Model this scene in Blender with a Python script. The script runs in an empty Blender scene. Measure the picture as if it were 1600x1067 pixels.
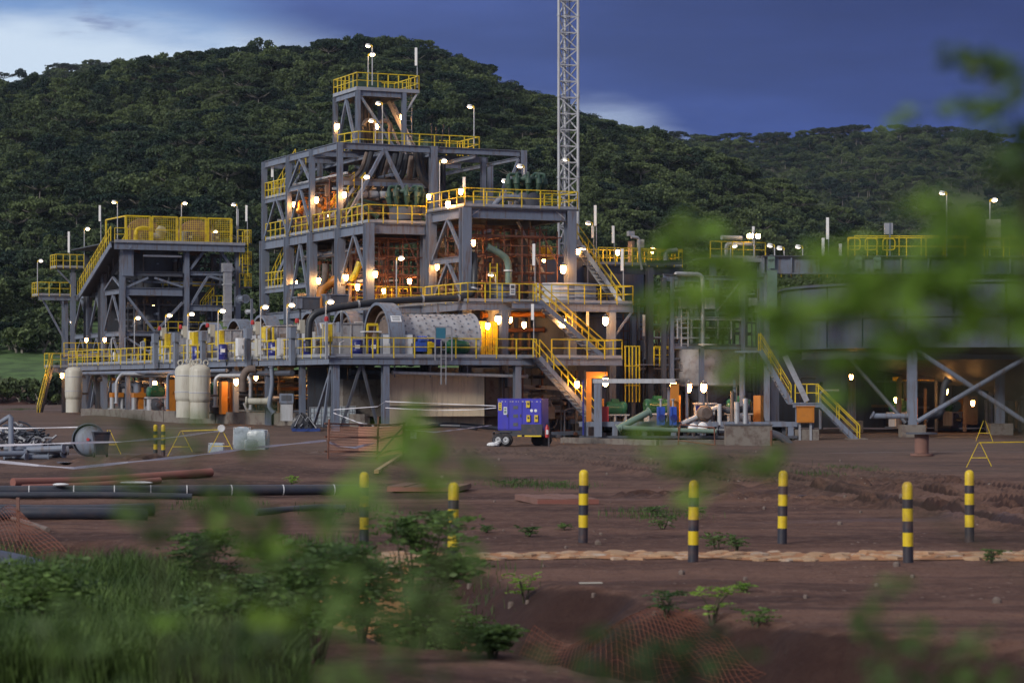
import bpy, math, random
import numpy as np
from mathutils import Vector, Matrix
R = math.radians
scene = bpy.context.scene
COL = scene.collection

# ---------------------------------------------------------------- camera
F_PX = 3778.0            # focal length in pixels of a 1600 px wide frame (85 mm)
HOR = 605.0              # picture row of the horizon
CAM_Z = 2.75
cam_d = bpy.data.cameras.new('camera')
cam = bpy.data.objects.new('camera', cam_d)
COL.objects.link(cam)
cam.location = (0, 0, CAM_Z)
cam.rotation_euler = (R(90), 0, 0)
cam_d.sensor_width = 36.0
cam_d.lens = 36.0 * F_PX / 1600.0
cam_d.shift_y = (HOR - 533.5) / 1600.0
cam_d.clip_start = 0.3
cam_d.clip_end = 12000
cam_d.dof.use_dof = True
cam_d.dof.focus_distance = 138.0
cam_d.dof.aperture_fstop = 2.7
scene.camera = cam

# ---------------------------------------------------------------- world: dusk sky with a heavy cloud sheet
world = bpy.data.worlds.new('World'); scene.world = world
world.use_nodes = True
nt = world.node_tree
for n in list(nt.nodes): nt.nodes.remove(n)
def N(tree, typ, **kw):
    n = tree.nodes.new(typ)
    for k, v in kw.items(): setattr(n, k, v)
    return n
def setin(n, **kw):
    for k, v in kw.items():
        n.inputs[k.replace('_', ' ')].default_value = v
def math_node(tree, op, a, b=None, c=None, clamp=False):
    n = N(tree, 'ShaderNodeMath', operation=op); n.use_clamp = clamp
    for i, x in enumerate((a, b, c)):
        if x is None: continue
        if isinstance(x, (int, float)): n.inputs[i].default_value = x
        else: tree.links.new(x, n.inputs[i])
    return n.outputs[0]
def mixc(tree, fac, a, b, mode='MIX'):
    n = N(tree, 'ShaderNodeMix', data_type='RGBA', blend_type=mode)
    for sock, x in ((n.inputs[0], fac), (n.inputs[6], a), (n.inputs[7], b)):
        if isinstance(x, (int, float)): sock.default_value = x
        elif isinstance(x, tuple): sock.default_value = (*x, 1)
        else: tree.links.new(x, sock)
    return n.outputs[2]
def sstep(tree, v, lo, hi):
    n = N(tree, 'ShaderNodeMapRange', interpolation_type='SMOOTHSTEP')
    tree.links.new(v, n.inputs[0])
    n.inputs[1].default_value = lo; n.inputs[2].default_value = hi
    return n.outputs[0]
SUN_EL, SUN_ROT = R(4.0), R(318)
tc = N(nt, 'ShaderNodeTexCoord')
sep = N(nt, 'ShaderNodeSeparateXYZ'); nt.links.new(tc.outputs['Generated'], sep.inputs[0])
sx, sz = sep.outputs[0], sep.outputs[2]
mp = N(nt, 'ShaderNodeMapping'); mp.inputs['Scale'].default_value = (2.6, 2.6, 13.0)
nt.links.new(tc.outputs['Generated'], mp.inputs[0])
nz = N(nt, 'ShaderNodeTexNoise'); setin(nz, Scale=2.2, Detail=6.0, Roughness=0.55)
nt.links.new(mp.outputs[0], nz.inputs['Vector'])
nzc = math_node(nt, 'SUBTRACT', nz.outputs[0], 0.5)
mp2 = N(nt, 'ShaderNodeMapping'); mp2.inputs['Scale'].default_value = (7, 7, 34); mp2.inputs['Location'].default_value = (3.1, 0, 1.3)
nt.links.new(tc.outputs['Generated'], mp2.inputs[0])
nz2 = N(nt, 'ShaderNodeTexNoise'); setin(nz2, Scale=2.0, Detail=7.0, Roughness=0.6)
nt.links.new(mp2.outputs[0], nz2.inputs['Vector'])
# height above the lower edge of the cloud sheet, which dips towards the right
edge = math_node(nt, 'MULTIPLY_ADD', sx, -0.34, 0.113)
gap = math_node(nt, 'DIVIDE', math_node(nt, 'SUBTRACT', sx, 0.05), 0.034)
gap = math_node(nt, 'POWER', 2.718, math_node(nt, 'MULTIPLY', math_node(nt, 'MULTIPLY', gap, gap), -1.0))
edge = math_node(nt, 'MULTIPLY_ADD', gap, 0.012, edge)
h_ = math_node(nt, 'SUBTRACT', edge, sz)
h_ = math_node(nt, 'MULTIPLY_ADD', nzc, 0.05, h_)
clear = sstep(nt, h_, -0.016, 0.014)
low = sstep(nt, math_node(nt, 'MULTIPLY_ADD', nzc, 0.10, math_node(nt, 'MULTIPLY_ADD', sx, 0.06, sz)), 0.118, 0.15)
nish = N(nt, 'ShaderNodeTexSky', sky_type='NISHITA')
nish.sun_disc = False; nish.sun_elevation = SUN_EL; nish.sun_rotation = SUN_ROT
nish_s = mixc(nt, 1.0, nish.outputs[0], (0.003, 0.004, 0.008), 'MULTIPLY')
pale = mixc(nt, low, (0.50, 0.60, 0.72), (0.14, 0.25, 0.48))
cloud_l = mixc(nt, sstep(nt, sx, -0.25, 0.22), (0.062, 0.100, 0.285), (0.022, 0.037, 0.145))
cloud_l = mixc(nt, sstep(nt, sz, 0.06, 0.16), mixc(nt, sstep(nt, sx, -0.2, 0.28), (0.057, 0.112, 0.375), (0.034, 0.064, 0.245)), cloud_l)
cloud = mixc(nt, sstep(nt, sz, 0.16, 0.75), cloud_l, (0.43, 0.42, 0.45))
tex = math_node(nt, 'MULTIPLY_ADD', sstep(nt, nz.outputs[0], 0.3, 0.7), 0.42, 0.78)
tx = N(nt, 'ShaderNodeVectorMath', operation='SCALE'); nt.links.new(cloud, tx.inputs[0]); nt.links.new(tex, tx.inputs['Scale']); cloud = tx.outputs[0]
colr = mixc(nt, clear, cloud, pale)
wisp = math_node(nt, 'MULTIPLY', sstep(nt, nz2.outputs[0], 0.56, 0.72), sstep(nt, math_node(nt, 'MULTIPLY', sx, -1.0), 0.03, 0.12))
wisp = math_node(nt, 'MULTIPLY', wisp, sstep(nt, math_node(nt, 'SUBTRACT', 0.5, sz), 0.1, 0.38))
colr = mixc(nt, math_node(nt, 'MULTIPLY', wisp, 0.75), colr, (0.13, 0.17, 0.33))
colr = mixc(nt, 1.0, colr, nish_s, 'ADD')
bg = N(nt, 'ShaderNodeBackground'); nt.links.new(colr, bg.inputs[0]); bg.inputs[1].default_value = 1.0
wo = N(nt, 'ShaderNodeOutputWorld'); nt.links.new(bg.outputs[0], wo.inputs[0])

# ---------------------------------------------------------------- sun: a very soft dusk glow from behind the left shoulder
sun_d = bpy.data.lights.new('sun', 'SUN'); sun = bpy.data.objects.new('sun', sun_d); COL.objects.link(sun)
sun_d.energy = 1.9; sun_d.angle = R(14); sun_d.color = (1.0, 0.95, 0.88)
sun.rotation_euler = (R(64), 0, R(-40))
scene.view_settings.view_transform = 'Standard'
scene.view_settings.look = 'None'
scene.view_settings.exposure = 0.3
scene.view_settings.gamma = 1.0
scene.view_settings.use_curve_mapping = False
scene.render.engine = 'CYCLES'
cy = scene.cycles
cy.use_denoising = True
cy.max_bounces = 5; cy.diffuse_bounces = 3; cy.glossy_bounces = 2; cy.transmission_bounces = 3; cy.transparent_max_bounces = 6
cy.sample_clamp_indirect = 4.0
cy.use_light_tree = True
cy.caustics_reflective = False; cy.caustics_refractive = False

# ---------------------------------------------------------------- materials
def mat(name, col, rough=0.6, metal=0.0, var=0.18, scale=1.5, bump=0.0, bscale=20.0, dirt=None, dirt_amt=0.0, streak=False, obj=False, spec=0.5):
    m = bpy.data.materials.new(name); m.use_nodes = True
    t = m.node_tree; b = t.nodes['Principled BSDF']
    geo = N(t, 'ShaderNodeNewGeometry')
    pos = geo.outputs['Position']
    n1 = N(t, 'ShaderNodeTexNoise'); setin(n1, Scale=scale, Detail=5.0, Roughness=0.6); t.links.new(pos, n1.inputs['Vector'])
    f = math_node(t, 'MULTIPLY_ADD', n1.outputs[0], 2 * var, 1 - var)
    c = N(t, 'ShaderNodeVectorMath', operation='SCALE'); c.inputs[0].default_value = col; t.links.new(f, c.inputs['Scale'])
    out = c.outputs[0]
    if dirt is not None:
        mpn = N(t, 'ShaderNodeMapping'); mpn.inputs['Scale'].default_value = (3.0, 3.0, 0.35) if streak else (1, 1, 1)
        t.links.new(pos, mpn.inputs[0])
        n2 = N(t, 'ShaderNodeTexNoise'); setin(n2, Scale=1.7 if streak else 2.3, Detail=7.0, Roughness=0.65); t.links.new(mpn.outputs[0], n2.inputs['Vector'])
        k = math_node(t, 'MULTIPLY', sstep(t, n2.outputs[0], 0.46, 0.68), dirt_amt)
        out = mixc(t, k, out, dirt)
    t.links.new(out, b.inputs['Base Color'])
    r2 = math_node(t, 'MULTIPLY_ADD', n1.outputs[0], 0.25, rough - 0.12, clamp=True)
    t.links.new(r2, b.inputs['Roughness'])
    b.inputs['Metallic'].default_value = metal
    b.inputs['Specular IOR Level'].default_value = spec
    if bump > 0:
        n3 = N(t, 'ShaderNodeTexNoise'); setin(n3, Scale=bscale, Detail=4.0); t.links.new(pos, n3.inputs['Vector'])
        bp = N(t, 'ShaderNodeBump'); bp.inputs['Strength'].default_value = bump; bp.inputs['Distance'].default_value = 0.02
        t.links.new(n3.outputs[0], bp.inputs['Height']); t.links.new(bp.outputs[0], b.inputs['Normal'])
    return m
def emis(name, col, s):
    m = bpy.data.materials.new(name); m.use_nodes = True
    t = m.node_tree; b = t.nodes['Principled BSDF']
    b.inputs['Base Color'].default_value = (0.9, 0.85, 0.75, 1)
    b.inputs['Emission Color'].default_value = (*col, 1); b.inputs['Emission Strength'].default_value = s
    return m
RUSTC = (0.10, 0.045, 0.025)
M = dict(
    steel=mat('blue_grey_steel_paint', (0.175, 0.205, 0.265), 0.5, 0.0, 0.14, 0.9, dirt=(0.13, 0.085, 0.065), dirt_amt=0.7, streak=True),
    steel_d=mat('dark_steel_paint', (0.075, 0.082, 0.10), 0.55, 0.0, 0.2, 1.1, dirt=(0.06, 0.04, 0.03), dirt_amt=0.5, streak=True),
    plate=mat('tank_plate_paint', (0.092, 0.112, 0.165), 0.5, 0.0, 0.16, 0.5, dirt=(0.07, 0.06, 0.06), dirt_amt=0.5, streak=True),
    galv=mat('galvanised_steel', (0.40, 0.41, 0.43), 0.45, 0.35, 0.15, 3.0, dirt=(0.2, 0.17, 0.15), dirt_amt=0.4),
    pale=mat('pale_grey_paint', (0.45, 0.46, 0.48), 0.5, 0, 0.1, 2.0, dirt=(0.25, 0.2, 0.16), dirt_amt=0.45, streak=True),
    yellow=mat('yellow_handrail_paint', (0.74, 0.54, 0.02), 0.5, 0, 0.15, 4.0, dirt=(0.30, 0.17, 0.04), dirt_amt=0.6),
    yellow_p=mat('bright_yellow_paint', (0.72, 0.52, 0.015), 0.45, 0, 0.1, 3.0, dirt=(0.32, 0.18, 0.05), dirt_amt=0.65),
    black_p=mat('black_band_paint', (0.028, 0.03, 0.042), 0.5, 0, 0.2, 6.0, dirt=(0.11, 0.06, 0.05), dirt_amt=0.7),
    orange=mat('orange_guard_paint', (0.50, 0.18, 0.018), 0.5, 0, 0.12, 2.0, dirt=(0.3, 0.12, 0.03), dirt_amt=0.4),
    rust=mat('rusty_scaffold_tube', (0.17, 0.07, 0.045), 0.8, 0, 0.3, 5.0, dirt=(0.06, 0.03, 0.02), dirt_amt=0.6),
    brown=mat('brown_dusty_steel', (0.16, 0.12, 0.10), 0.75, 0, 0.25, 2.0, dirt=(0.07, 0.045, 0.03), dirt_amt=0.6),
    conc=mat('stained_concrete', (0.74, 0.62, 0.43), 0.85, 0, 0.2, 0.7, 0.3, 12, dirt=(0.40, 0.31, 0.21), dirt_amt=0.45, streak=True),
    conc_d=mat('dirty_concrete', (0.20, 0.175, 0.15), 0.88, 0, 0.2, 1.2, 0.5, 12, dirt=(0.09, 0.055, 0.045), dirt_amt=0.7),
    hose=mat('dark_rubber_hose', (0.022, 0.024, 0.03), 0.45, 0, 0.2, 3.0, dirt=(0.06, 0.05, 0.045), dirt_amt=0.5),
    hdpe=mat('black_plastic_pipe', (0.03, 0.036, 0.052), 0.38, 0, 0.15, 2.0, dirt=(0.09, 0.065, 0.06), dirt_amt=0.4),
    green=mat('green_motor_enamel', (0.018, 0.115, 0.055), 0.3, 0, 0.15, 2.0, dirt=(0.04, 0.05, 0.035), dirt_amt=0.4),
    green_d=mat('dark_green_cyclone_paint', (0.04, 0.085, 0.06), 0.45, 0, 0.2, 3.0, dirt=(0.04, 0.04, 0.035), dirt_amt=0.5),
    green_p=mat('grey_green_pipe', (0.15, 0.23, 0.19), 0.5, 0, 0.15, 2.0, dirt=(0.10, 0.10, 0.08), dirt_amt=0.4),
    cream=mat('cream_vessel_paint', (0.52, 0.50, 0.42), 0.45, 0, 0.08, 1.2, dirt=(0.28, 0.22, 0.15), dirt_amt=0.4, streak=True),
    white=mat('white_paint', (0.72, 0.73, 0.74), 0.5, 0, 0.07, 2.0, dirt=(0.35, 0.3, 0.25), dirt_amt=0.3),
    blue=mat('blue_drum_paint', (0.022, 0.03, 0.20), 0.35, 0, 0.12, 3.0, dirt=(0.05, 0.04, 0.08), dirt_amt=0.3),
    bluegen=mat('violet_blue_canopy_paint', (0.038, 0.034, 0.42), 0.4, 0, 0.08, 1.5, dirt=(0.07, 0.05, 0.2), dirt_amt=0.4, streak=True),
    bluev=mat('bright_blue_valve_paint', (0.04, 0.10, 0.46), 0.4, 0, 0.12, 4.0, dirt=(0.06, 0.06, 0.12), dirt_amt=0.4),
    teal=mat('teal_panel', (0.05, 0.20, 0.28), 0.35, 0, 0.1, 2.0),
    red=mat('red_enamel', (0.42, 0.03, 0.03), 0.4, 0, 0.1, 3.0),
    tyre=mat('dusty_tyre_rubber', (0.03, 0.028, 0.03), 0.85, 0, 0.2, 6.0, dirt=(0.10, 0.07, 0.06), dirt_amt=0.6),
    rubberlin=mat('worn_mill_shell', (0.40, 0.40, 0.42), 0.6, 0.1, 0.16, 1.4, dirt=(0.16, 0.13, 0.12), dirt_amt=0.6),
    ringbrown=mat('oily_brown_guard_inside', (0.17, 0.085, 0.04), 0.6, 0, 0.3, 2.0, dirt=(0.05, 0.03, 0.02), dirt_amt=0.6),
    wood=mat('weathered_board', (0.21, 0.11, 0.085), 0.85, 0, 0.25, 5.0, 0.5, 25, dirt=(0.12, 0.07, 0.05), dirt_amt=0.6),
    pallet=mat('blue_plastic', (0.03, 0.06, 0.22), 0.5, 0, 0.15, 3.0),
    wrap=mat('cloudy_plastic_wrap', (0.40, 0.46, 0.50), 0.25, 0, 0.25, 4.0, 0.9, 9, dirt=(0.20, 0.22, 0.22), dirt_amt=0.6),
    tape=mat('white_barrier_tape', (0.78, 0.76, 0.80), 0.5, 0, 0.15, 14.0),
    mesh_o=mat('faded_orange_mesh', (0.19, 0.06, 0.03), 0.8, 0, 0.2, 4.0, dirt=(0.12, 0.05, 0.03), dirt_amt=0.5),
    mesh_p=mat('pale_orange_mesh', (0.48, 0.24, 0.16), 0.8, 0, 0.2, 4.0),
    stone=mat('laterite_stone', (0.40, 0.235, 0.13), 0.9, 0, 0.4, 3.4, 0.8, 18, dirt=(0.46, 0.40, 0.33), dirt_amt=0.85),
    stone_p=mat('pale_stone', (0.38, 0.25, 0.15), 0.9, 0, 0.3, 3.0, 0.8, 18, dirt=(0.36, 0.2, 0.1), dirt_amt=0.6),
    mortar=mat('orange_mortar', (0.36, 0.17, 0.075), 0.95, 0, 0.25, 3.0, 0.6, 20),
    redpipe=mat('terracotta_pipe', (0.26, 0.10, 0.075), 0.6, 0, 0.15, 2.0, dirt=(0.2, 0.09, 0.07), dirt_amt=0.5),
    twig=mat('green_brown_twig', (0.07, 0.065, 0.035), 0.8, 0, 0.2, 3.0),
    bark=mat('grey_bark', (0.20, 0.18, 0.15), 0.9, 0, 0.3, 3.0),
    white_l=mat('white_plastic_fitting', (0.80, 0.79, 0.76), 0.4, 0, 0.05, 2.0),
    glass=mat('cloudy_lamp_glass', (0.75, 0.73, 0.68), 0.15, 0, 0.05, 2.0),
)
M['globe'] = emis('warm_lamp_globe', (1.0, 0.46, 0.13), 72.0)
M['lens'] = emis('pale_lamp_lens', (1.0, 0.66, 0.32), 18.0)
M['flood'] = emis('amber_floodlight_lens', (1.0, 0.56, 0.18), 220.0)
M['dim'] = emis('weak_lamp_lens', (1.0, 0.85, 0.7), 3.0)

def leafmat(name, c1, c2, scale, rough=0.6, trans=0.25, objrand=0.35):
    m = bpy.data.materials.new(name); m.use_nodes = True
    t = m.node_tree; b = t.nodes['Principled BSDF']
    geo = N(t, 'ShaderNodeNewGeometry')
    n1 = N(t, 'ShaderNodeTexNoise'); setin(n1, Scale=scale, Detail=4.0, Roughness=0.6); t.links.new(geo.outputs['Position'], n1.inputs['Vector'])
    oi = N(t, 'ShaderNodeObjectInfo')
    k = math_node(t, 'MULTIPLY_ADD', math_node(t, 'SUBTRACT', oi.outputs['Random'], 0.5), objrand * 2, sstep(t, n1.outputs[0], 0.3, 0.7), clamp=True)
    c = mixc(t, k, c1, c2)
    rp = math_node(t, 'MULTIPLY_ADD', geo.outputs['Random Per Island'], 0.7, 0.65)
    v = N(t, 'ShaderNodeVectorMath', operation='SCALE'); t.links.new(c, v.inputs[0]); t.links.new(rp, v.inputs['Scale'])
    t.links.new(v.outputs[0], b.inputs['Base Color'])
    b.inputs['Roughness'].default_value = rough
    b.inputs['Specular IOR Level'].default_value = 0.25
    tr = N(t, 'ShaderNodeBsdfTranslucent'); t.links.new(v.outputs[0], tr.inputs[0])
    mx = N(t, 'ShaderNodeMixShader'); mx.inputs[0].default_value = trans
    out = t.nodes['Material Output']
    t.links.new(b.outputs[0], mx.inputs[1]); t.links.new(tr.outputs[0], mx.inputs[2]); t.links.new(mx.outputs[0], out.inputs[0])
    return m
M['leaf_hill'] = leafmat('hill_foliage', (0.016, 0.037, 0.024), (0.112, 0.150, 0.056), 0.022, objrand=0.6)
M['leaf_dark'] = leafmat('dark_ridge_foliage', (0.018, 0.030, 0.018), (0.040, 0.060, 0.028), 0.05)
M['leaf_fg'] = leafmat('fresh_leaf', (0.13, 0.25, 0.04), (0.27, 0.42, 0.07), 6.0, 0.45, 0.5)
M['leaf_bush'] = leafmat('bush_leaf', (0.045, 0.095, 0.03), (0.13, 0.21, 0.055), 2.0, 0.5, 0.35)
M['grass'] = leafmat('grass_blade', (0.035, 0.075, 0.02), (0.12, 0.19, 0.05), 0.8, 0.6, 0.3)

# ---------------------------------------------------------------- mesh helpers
class MB:
    def __init__(s): s.v = []; s.f = []; s.m = []
    def _add(s, vs, fs, mi=0):
        o = len(s.v); s.v.extend([tuple(v) for v in vs])
        s.f.extend([tuple(o + i for i in f) for f in fs]); s.m.extend([mi] * len(fs))
        return s
    def box(s, c, d, rz=0.0, mi=0):
        hx, hy, hz = d[0] / 2, d[1] / 2, d[2] / 2; ca, sa = math.cos(rz), math.sin(rz)
        vs = []
        for z in (-hz, hz):
            for x, y in ((-hx, -hy), (hx, -hy), (hx, hy), (-hx, hy)):
                vs.append((c[0] + x * ca - y * sa, c[1] + x * sa + y * ca, c[2] + z))
        return s._add(vs, [(3, 2, 1, 0), (4, 5, 6, 7), (0, 1, 5, 4), (1, 2, 6, 5), (2, 3, 7, 6), (3, 0, 4, 7)], mi)
    def mm(s, a, b, mi=0):
        return s.box([(a[i] + b[i]) / 2 for i in range(3)], [abs(b[i] - a[i]) for i in range(3)], 0, mi)
    def _frame(s, p, q, up=(0, 0, 1)):
        p, q = Vector(p), Vector(q); d = (q - p); L = d.length; d.normalize()
        up = Vector(up)
        if abs(d.dot(up)) > 0.98: up = Vector((0, 1, 0))
        x = d.cross(up).normalized(); y = x.cross(d).normalized()
        return p, q, x, y
    def prism(s, p, q, outline, up=(0, 0, 1), mi=0, cap=True):
        p, q, x, y = s._frame(p, q, up); n = len(outline)
        vs = [p + x * a + y * b for a, b in outline] + [q + x * a + y * b for a, b in outline]
        fs = [(i, (i + 1) % n, n + (i + 1) % n, n + i) for i in range(n)]
        if cap: fs += [tuple(range(n))[::-1], tuple(range(n, 2 * n))]
        return s._add(vs, fs, mi)
    def bar(s, p, q, w, h=None, up=(0, 0, 1), mi=0):
        h = h or w
        return s.prism(p, q, [(-w / 2, -h / 2), (w / 2, -h / 2), (w / 2, h / 2), (-w / 2, h / 2)], up, mi)
    def ibeam(s, p, q, w, h, t=0.03, up=(0, 0, 1), mi=0):
        a, b, c = w / 2, h / 2, t / 2
        o = [(-a, -b), (a, -b), (a, -b + t), (c, -b + t), (c, b - t), (a, b - t), (a, b), (-a, b), (-a, b - t), (-c, b - t), (-c, -b + t), (-a, -b + t)]
        p, q, x, y = s._frame(p, q, up); n = 12
        vs = [p + x * u + y * v for u, v in o] + [q + x * u + y * v for u, v in o]
        fs = [(i, (i + 1) % n, n + (i + 1) % n, n + i) for i in range(n)]
        for k in (0, n):
            for quad in ((0, 1, 2, 11), (11, 2, 3, 10), (10, 3, 4, 9), (9, 4, 5, 8), (8, 5, 6, 7)):
                fs.append(tuple(k + i for i in quad))
        return s._add(vs, fs, mi)
    def tube(s, pts, r, n=8, mi=0, cap=True, r2=None):
        pts = [Vector(p) for p in pts]; m = len(pts)
        if m < 2: return s
        rings = []; up = Vector((0, 0, 1))
        d0 = (pts[1] - pts[0]).normalized()
        if abs(d0.z) > 0.9: up = Vector((0, 1, 0))
        x = d0.cross(up).normalized()
        vs = []
        for i, p in enumerate(pts):
            if i == 0: d = pts[1] - pts[0]
            elif i == m - 1: d = pts[-1] - pts[-2]
            else: d = (pts[i + 1] - p).normalized() + (p - pts[i - 1]).normalized()
            if d.length < 1e-9: d = Vector((0, 0, 1))
            d.normalize()
            x = (x - d * x.dot(d))
            if x.length < 1e-6: x = d.orthogonal()
            x.normalize(); y = d.cross(x)
            rr = r if r2 is None else r + (r2 - r) * i / (m - 1)
            for k in range(n):
                a = 2 * math.pi * k / n
                vs.append(p + x * (rr * math.cos(a)) + y * (rr * math.sin(a)))
        fs = []
        for i in range(m - 1):
            for k in range(n):
                fs.append((i * n + k, i * n + (k + 1) % n, (i + 1) * n + (k + 1) % n, (i + 1) * n + k))
        if cap: fs += [tuple(range(n))[::-1], tuple(range((m - 1) * n, m * n))]
        return s._add(vs, fs, mi)
    def lathe(s, prof, c=(0, 0, 0), n=16, axis=(0, 0, 1), mi=0, cap=True):
        ax = Vector(axis).normalized(); x = ax.orthogonal().normalized(); y = ax.cross(x); c = Vector(c)
        vs = []
        for r, z in prof:
            for k in range(n):
                a = 2 * math.pi * k / n
                vs.append(c + ax * z + x * (r * math.cos(a)) + y * (r * math.sin(a)))
        fs = []
        for i in range(len(prof) - 1):
            for k in range(n):
                fs.append((i * n + k, i * n + (k + 1) % n, (i + 1) * n + (k + 1) % n, (i + 1) * n + k))
        if cap: fs += [tuple(range(n))[::-1], tuple(range((len(prof) - 1) * n, len(prof) * n))]
        return s._add(vs, fs, mi)
    def ball(s, c, r, n=10, m=6, mi=0, sc=(1, 1, 1)):
        vs = []; fs = []
        for i in range(m + 1):
            ph = math.pi * i / m
            for k in range(n):
                a = 2 * math.pi * k / n
                vs.append((c[0] + sc[0] * r * math.sin(ph) * math.cos(a), c[1] + sc[1] * r * math.sin(ph) * math.sin(a), c[2] - sc[2] * r * math.cos(ph)))
        for i in range(m):
            for k in range(n):
                fs.append((i * n + k, i * n + (k + 1) % n, (i + 1) * n + (k + 1) % n, (i + 1) * n + k))
        return s._add(vs, fs, mi)
    def mesh(s, name, mats, smooth=False):
        me = bpy.data.meshes.new(name); me.from_pydata(s.v, [], s.f)
        if not isinstance(mats, (list, tuple)): mats = [mats]
        for q in mats: me.materials.append(M[q] if isinstance(q, str) else q)
        if len(mats) > 1: me.polygons.foreach_set('material_index', s.m)
        if smooth: me.polygons.foreach_set('use_smooth', [True] * len(me.polygons))
        me.update(); return me
def smooth_by_angle(me, ang=40):
    try: me.set_sharp_from_angle(angle=R(ang)); 
    except Exception: pass

def tagit(o, label=None, cat=None, group=None, kind=None):
    if label: o['label'] = label
    if cat: o['category'] = cat
    if group: o['group'] = group
    if kind: o['kind'] = kind
    return o
def thing(name, label, cat, loc=(0, 0, 0), rz=0.0, group=None):
    o = bpy.data.objects.new(name, None); COL.objects.link(o)
    o.empty_display_size = 0.2
    o.location = loc; o.rotation_euler = (0, 0, rz)
    return tagit(o, label, cat, group)
def part(name, mb, mats, parent, label=None, smooth=False, kind=None):
    me = mb.mesh(name, mats, smooth)
    if smooth: smooth_by_angle(me)
    o = bpy.data.objects.new(name, me); COL.objects.link(o)
    if parent is not None: o.parent = parent
    if label: o['label'] = label
    if kind: o['kind'] = kind
    return o
def single(name, mb, mats, label, cat, group=None, loc=(0, 0, 0), rz=0.0, smooth=False, kind=None):
    o = part(name, mb, mats, None, None, smooth, kind)
    o.location = loc; o.rotation_euler = (0, 0, rz)
    return tagit(o, label, cat, group)
def copy_tree(o, parent=None):
    c = o.copy(); COL.objects.link(c)
    if parent is not None: c.parent = parent
    for ch in list(o.children): copy_tree(ch, c)
    return c
def place(proto, loc, rz, label, group=None, scale=None):
    if not proto.get('_used'):
        proto['_used'] = 1; o = proto
    else: o = copy_tree(proto)
    o.location = loc; o.rotation_euler = (0, 0, rz); o['label'] = label
    if group: o['group'] = group
    if scale: o.scale = scale
    return o
def fillet(pts, r, n=5):
    pts = [Vector(p) for p in pts]; out = [pts[0]]
    for i in range(1, len(pts) - 1):
        a, b, c = pts[i - 1], pts[i], pts[i + 1]
        d1 = (a - b); d2 = (c - b); rr = min(r, d1.length * 0.45, d2.length * 0.45)
        p = b + d1.normalized() * rr; q = b + d2.normalized() * rr
        for k in range(n + 1):
            t = k / n
            out.append(p * (1 - t) ** 2 + b * 2 * t * (1 - t) + q * t * t)
    out.append(pts[-1]); return out
def W(px, py, d):
    return Vector(((px - 800) / F_PX * d, d, CAM_Z + (HOR - py) / F_PX * d))

# plant frame: u runs right along the fronts, v runs back, rotated by TH about the corner column
TH = R(24.5); CS, SN = math.cos(TH), math.sin(TH)
OX, OY = (576 - 800) / F_PX * 140.66, 140.66
def uv(u, v, z=0.0): return Vector((OX + u * CS - v * SN, OY + u * SN + v * CS, z))
def U(px, v):
    k = (px - 800) / F_PX
    return (k * (OY + v * CS) - OX + v * SN) / (CS - k * SN)
def V(px, u):
    k = (px - 800) / F_PX
    return (OX + u * CS - k * (OY + u * SN)) / (SN + k * CS)
def Z(py, u, v): return CAM_Z + (HOR - py) * (OY + u * SN + v * CS) / F_PX

# ---------------------------------------------------------------- value noise
rs = np.random.RandomState(7)
_G = rs.rand(256, 256)
def vnoise(x, y, s):
    x = np.asarray(x, float) / s; y = np.asarray(y, float) / s
    xi = np.floor(x).astype(int); yi = np.floor(y).astype(int)
    fx = x - xi; fy = y - yi; fx = fx * fx * (3 - 2 * fx); fy = fy * fy * (3 - 2 * fy)
    g = lambda a, b: _G[a % 256, b % 256]
    return (g(xi, yi) * (1 - fx) * (1 - fy) + g(xi + 1, yi) * fx * (1 - fy) + g(xi, yi + 1) * (1 - fx) * fy + g(xi + 1, yi + 1) * fx * fy) - 0.5
def ss(a, b, x):
    t = np.clip((np.asarray(x, float) - a) / (b - a), 0, 1); return t * t * (3 - 2 * t)
# ================================================================= GROUND
DITCH = [(14.0, 18.0), (3.2, 24.5), (0.6, 27.5), (-0.9, 31.5), (-2.6, 35.0), (-9.0, 41.0), (-18.0, 47.0), (-40.0, 55.0)]
def seg_dist(x, y, pts):
    best = np.full(np.shape(x), 1e9)
    side = np.zeros(np.shape(x))
    for (x0, y0), (x1, y1) in zip(pts[:-1], pts[1:]):
        dx, dy = x1 - x0, y1 - y0; L2 = dx * dx + dy * dy
        t = np.clip(((x - x0) * dx + (y - y0) * dy) / L2, 0, 1)
        d = np.hypot(x - x0 - t * dx, y - y0 - t * dy)
        cr = (dx * (y - y0) - dy * (x - x0))
        m = d < best
        best = np.where(m, d, best); side = np.where(m, np.sign(cr), side)
    return best, side
def flat_px(l): return [((px - 800) / (py - HOR) * 2.75, 2.75 * F_PX / (py - HOR)) for px, py in l]
TRACKS = [flat_px(l) for l in ([(600, 695), (800, 706), (960, 722), (1100, 738), (1300, 760), (1700, 805)], [(600, 702), (800, 714), (950, 732), (1100, 750), (1300, 775), (1700, 828)],
          [(880, 699), (1100, 715), (1300, 735), (1700, 780)], [(1050, 733), (1300, 750), (1450, 757), (1700, 785)], [(1000, 772), (1300, 785), (1700, 803)], [(1150, 765), (1350, 768), (1700, 792)], [(-50, 735), (200, 730), (420, 712), (640, 700)])]
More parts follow.
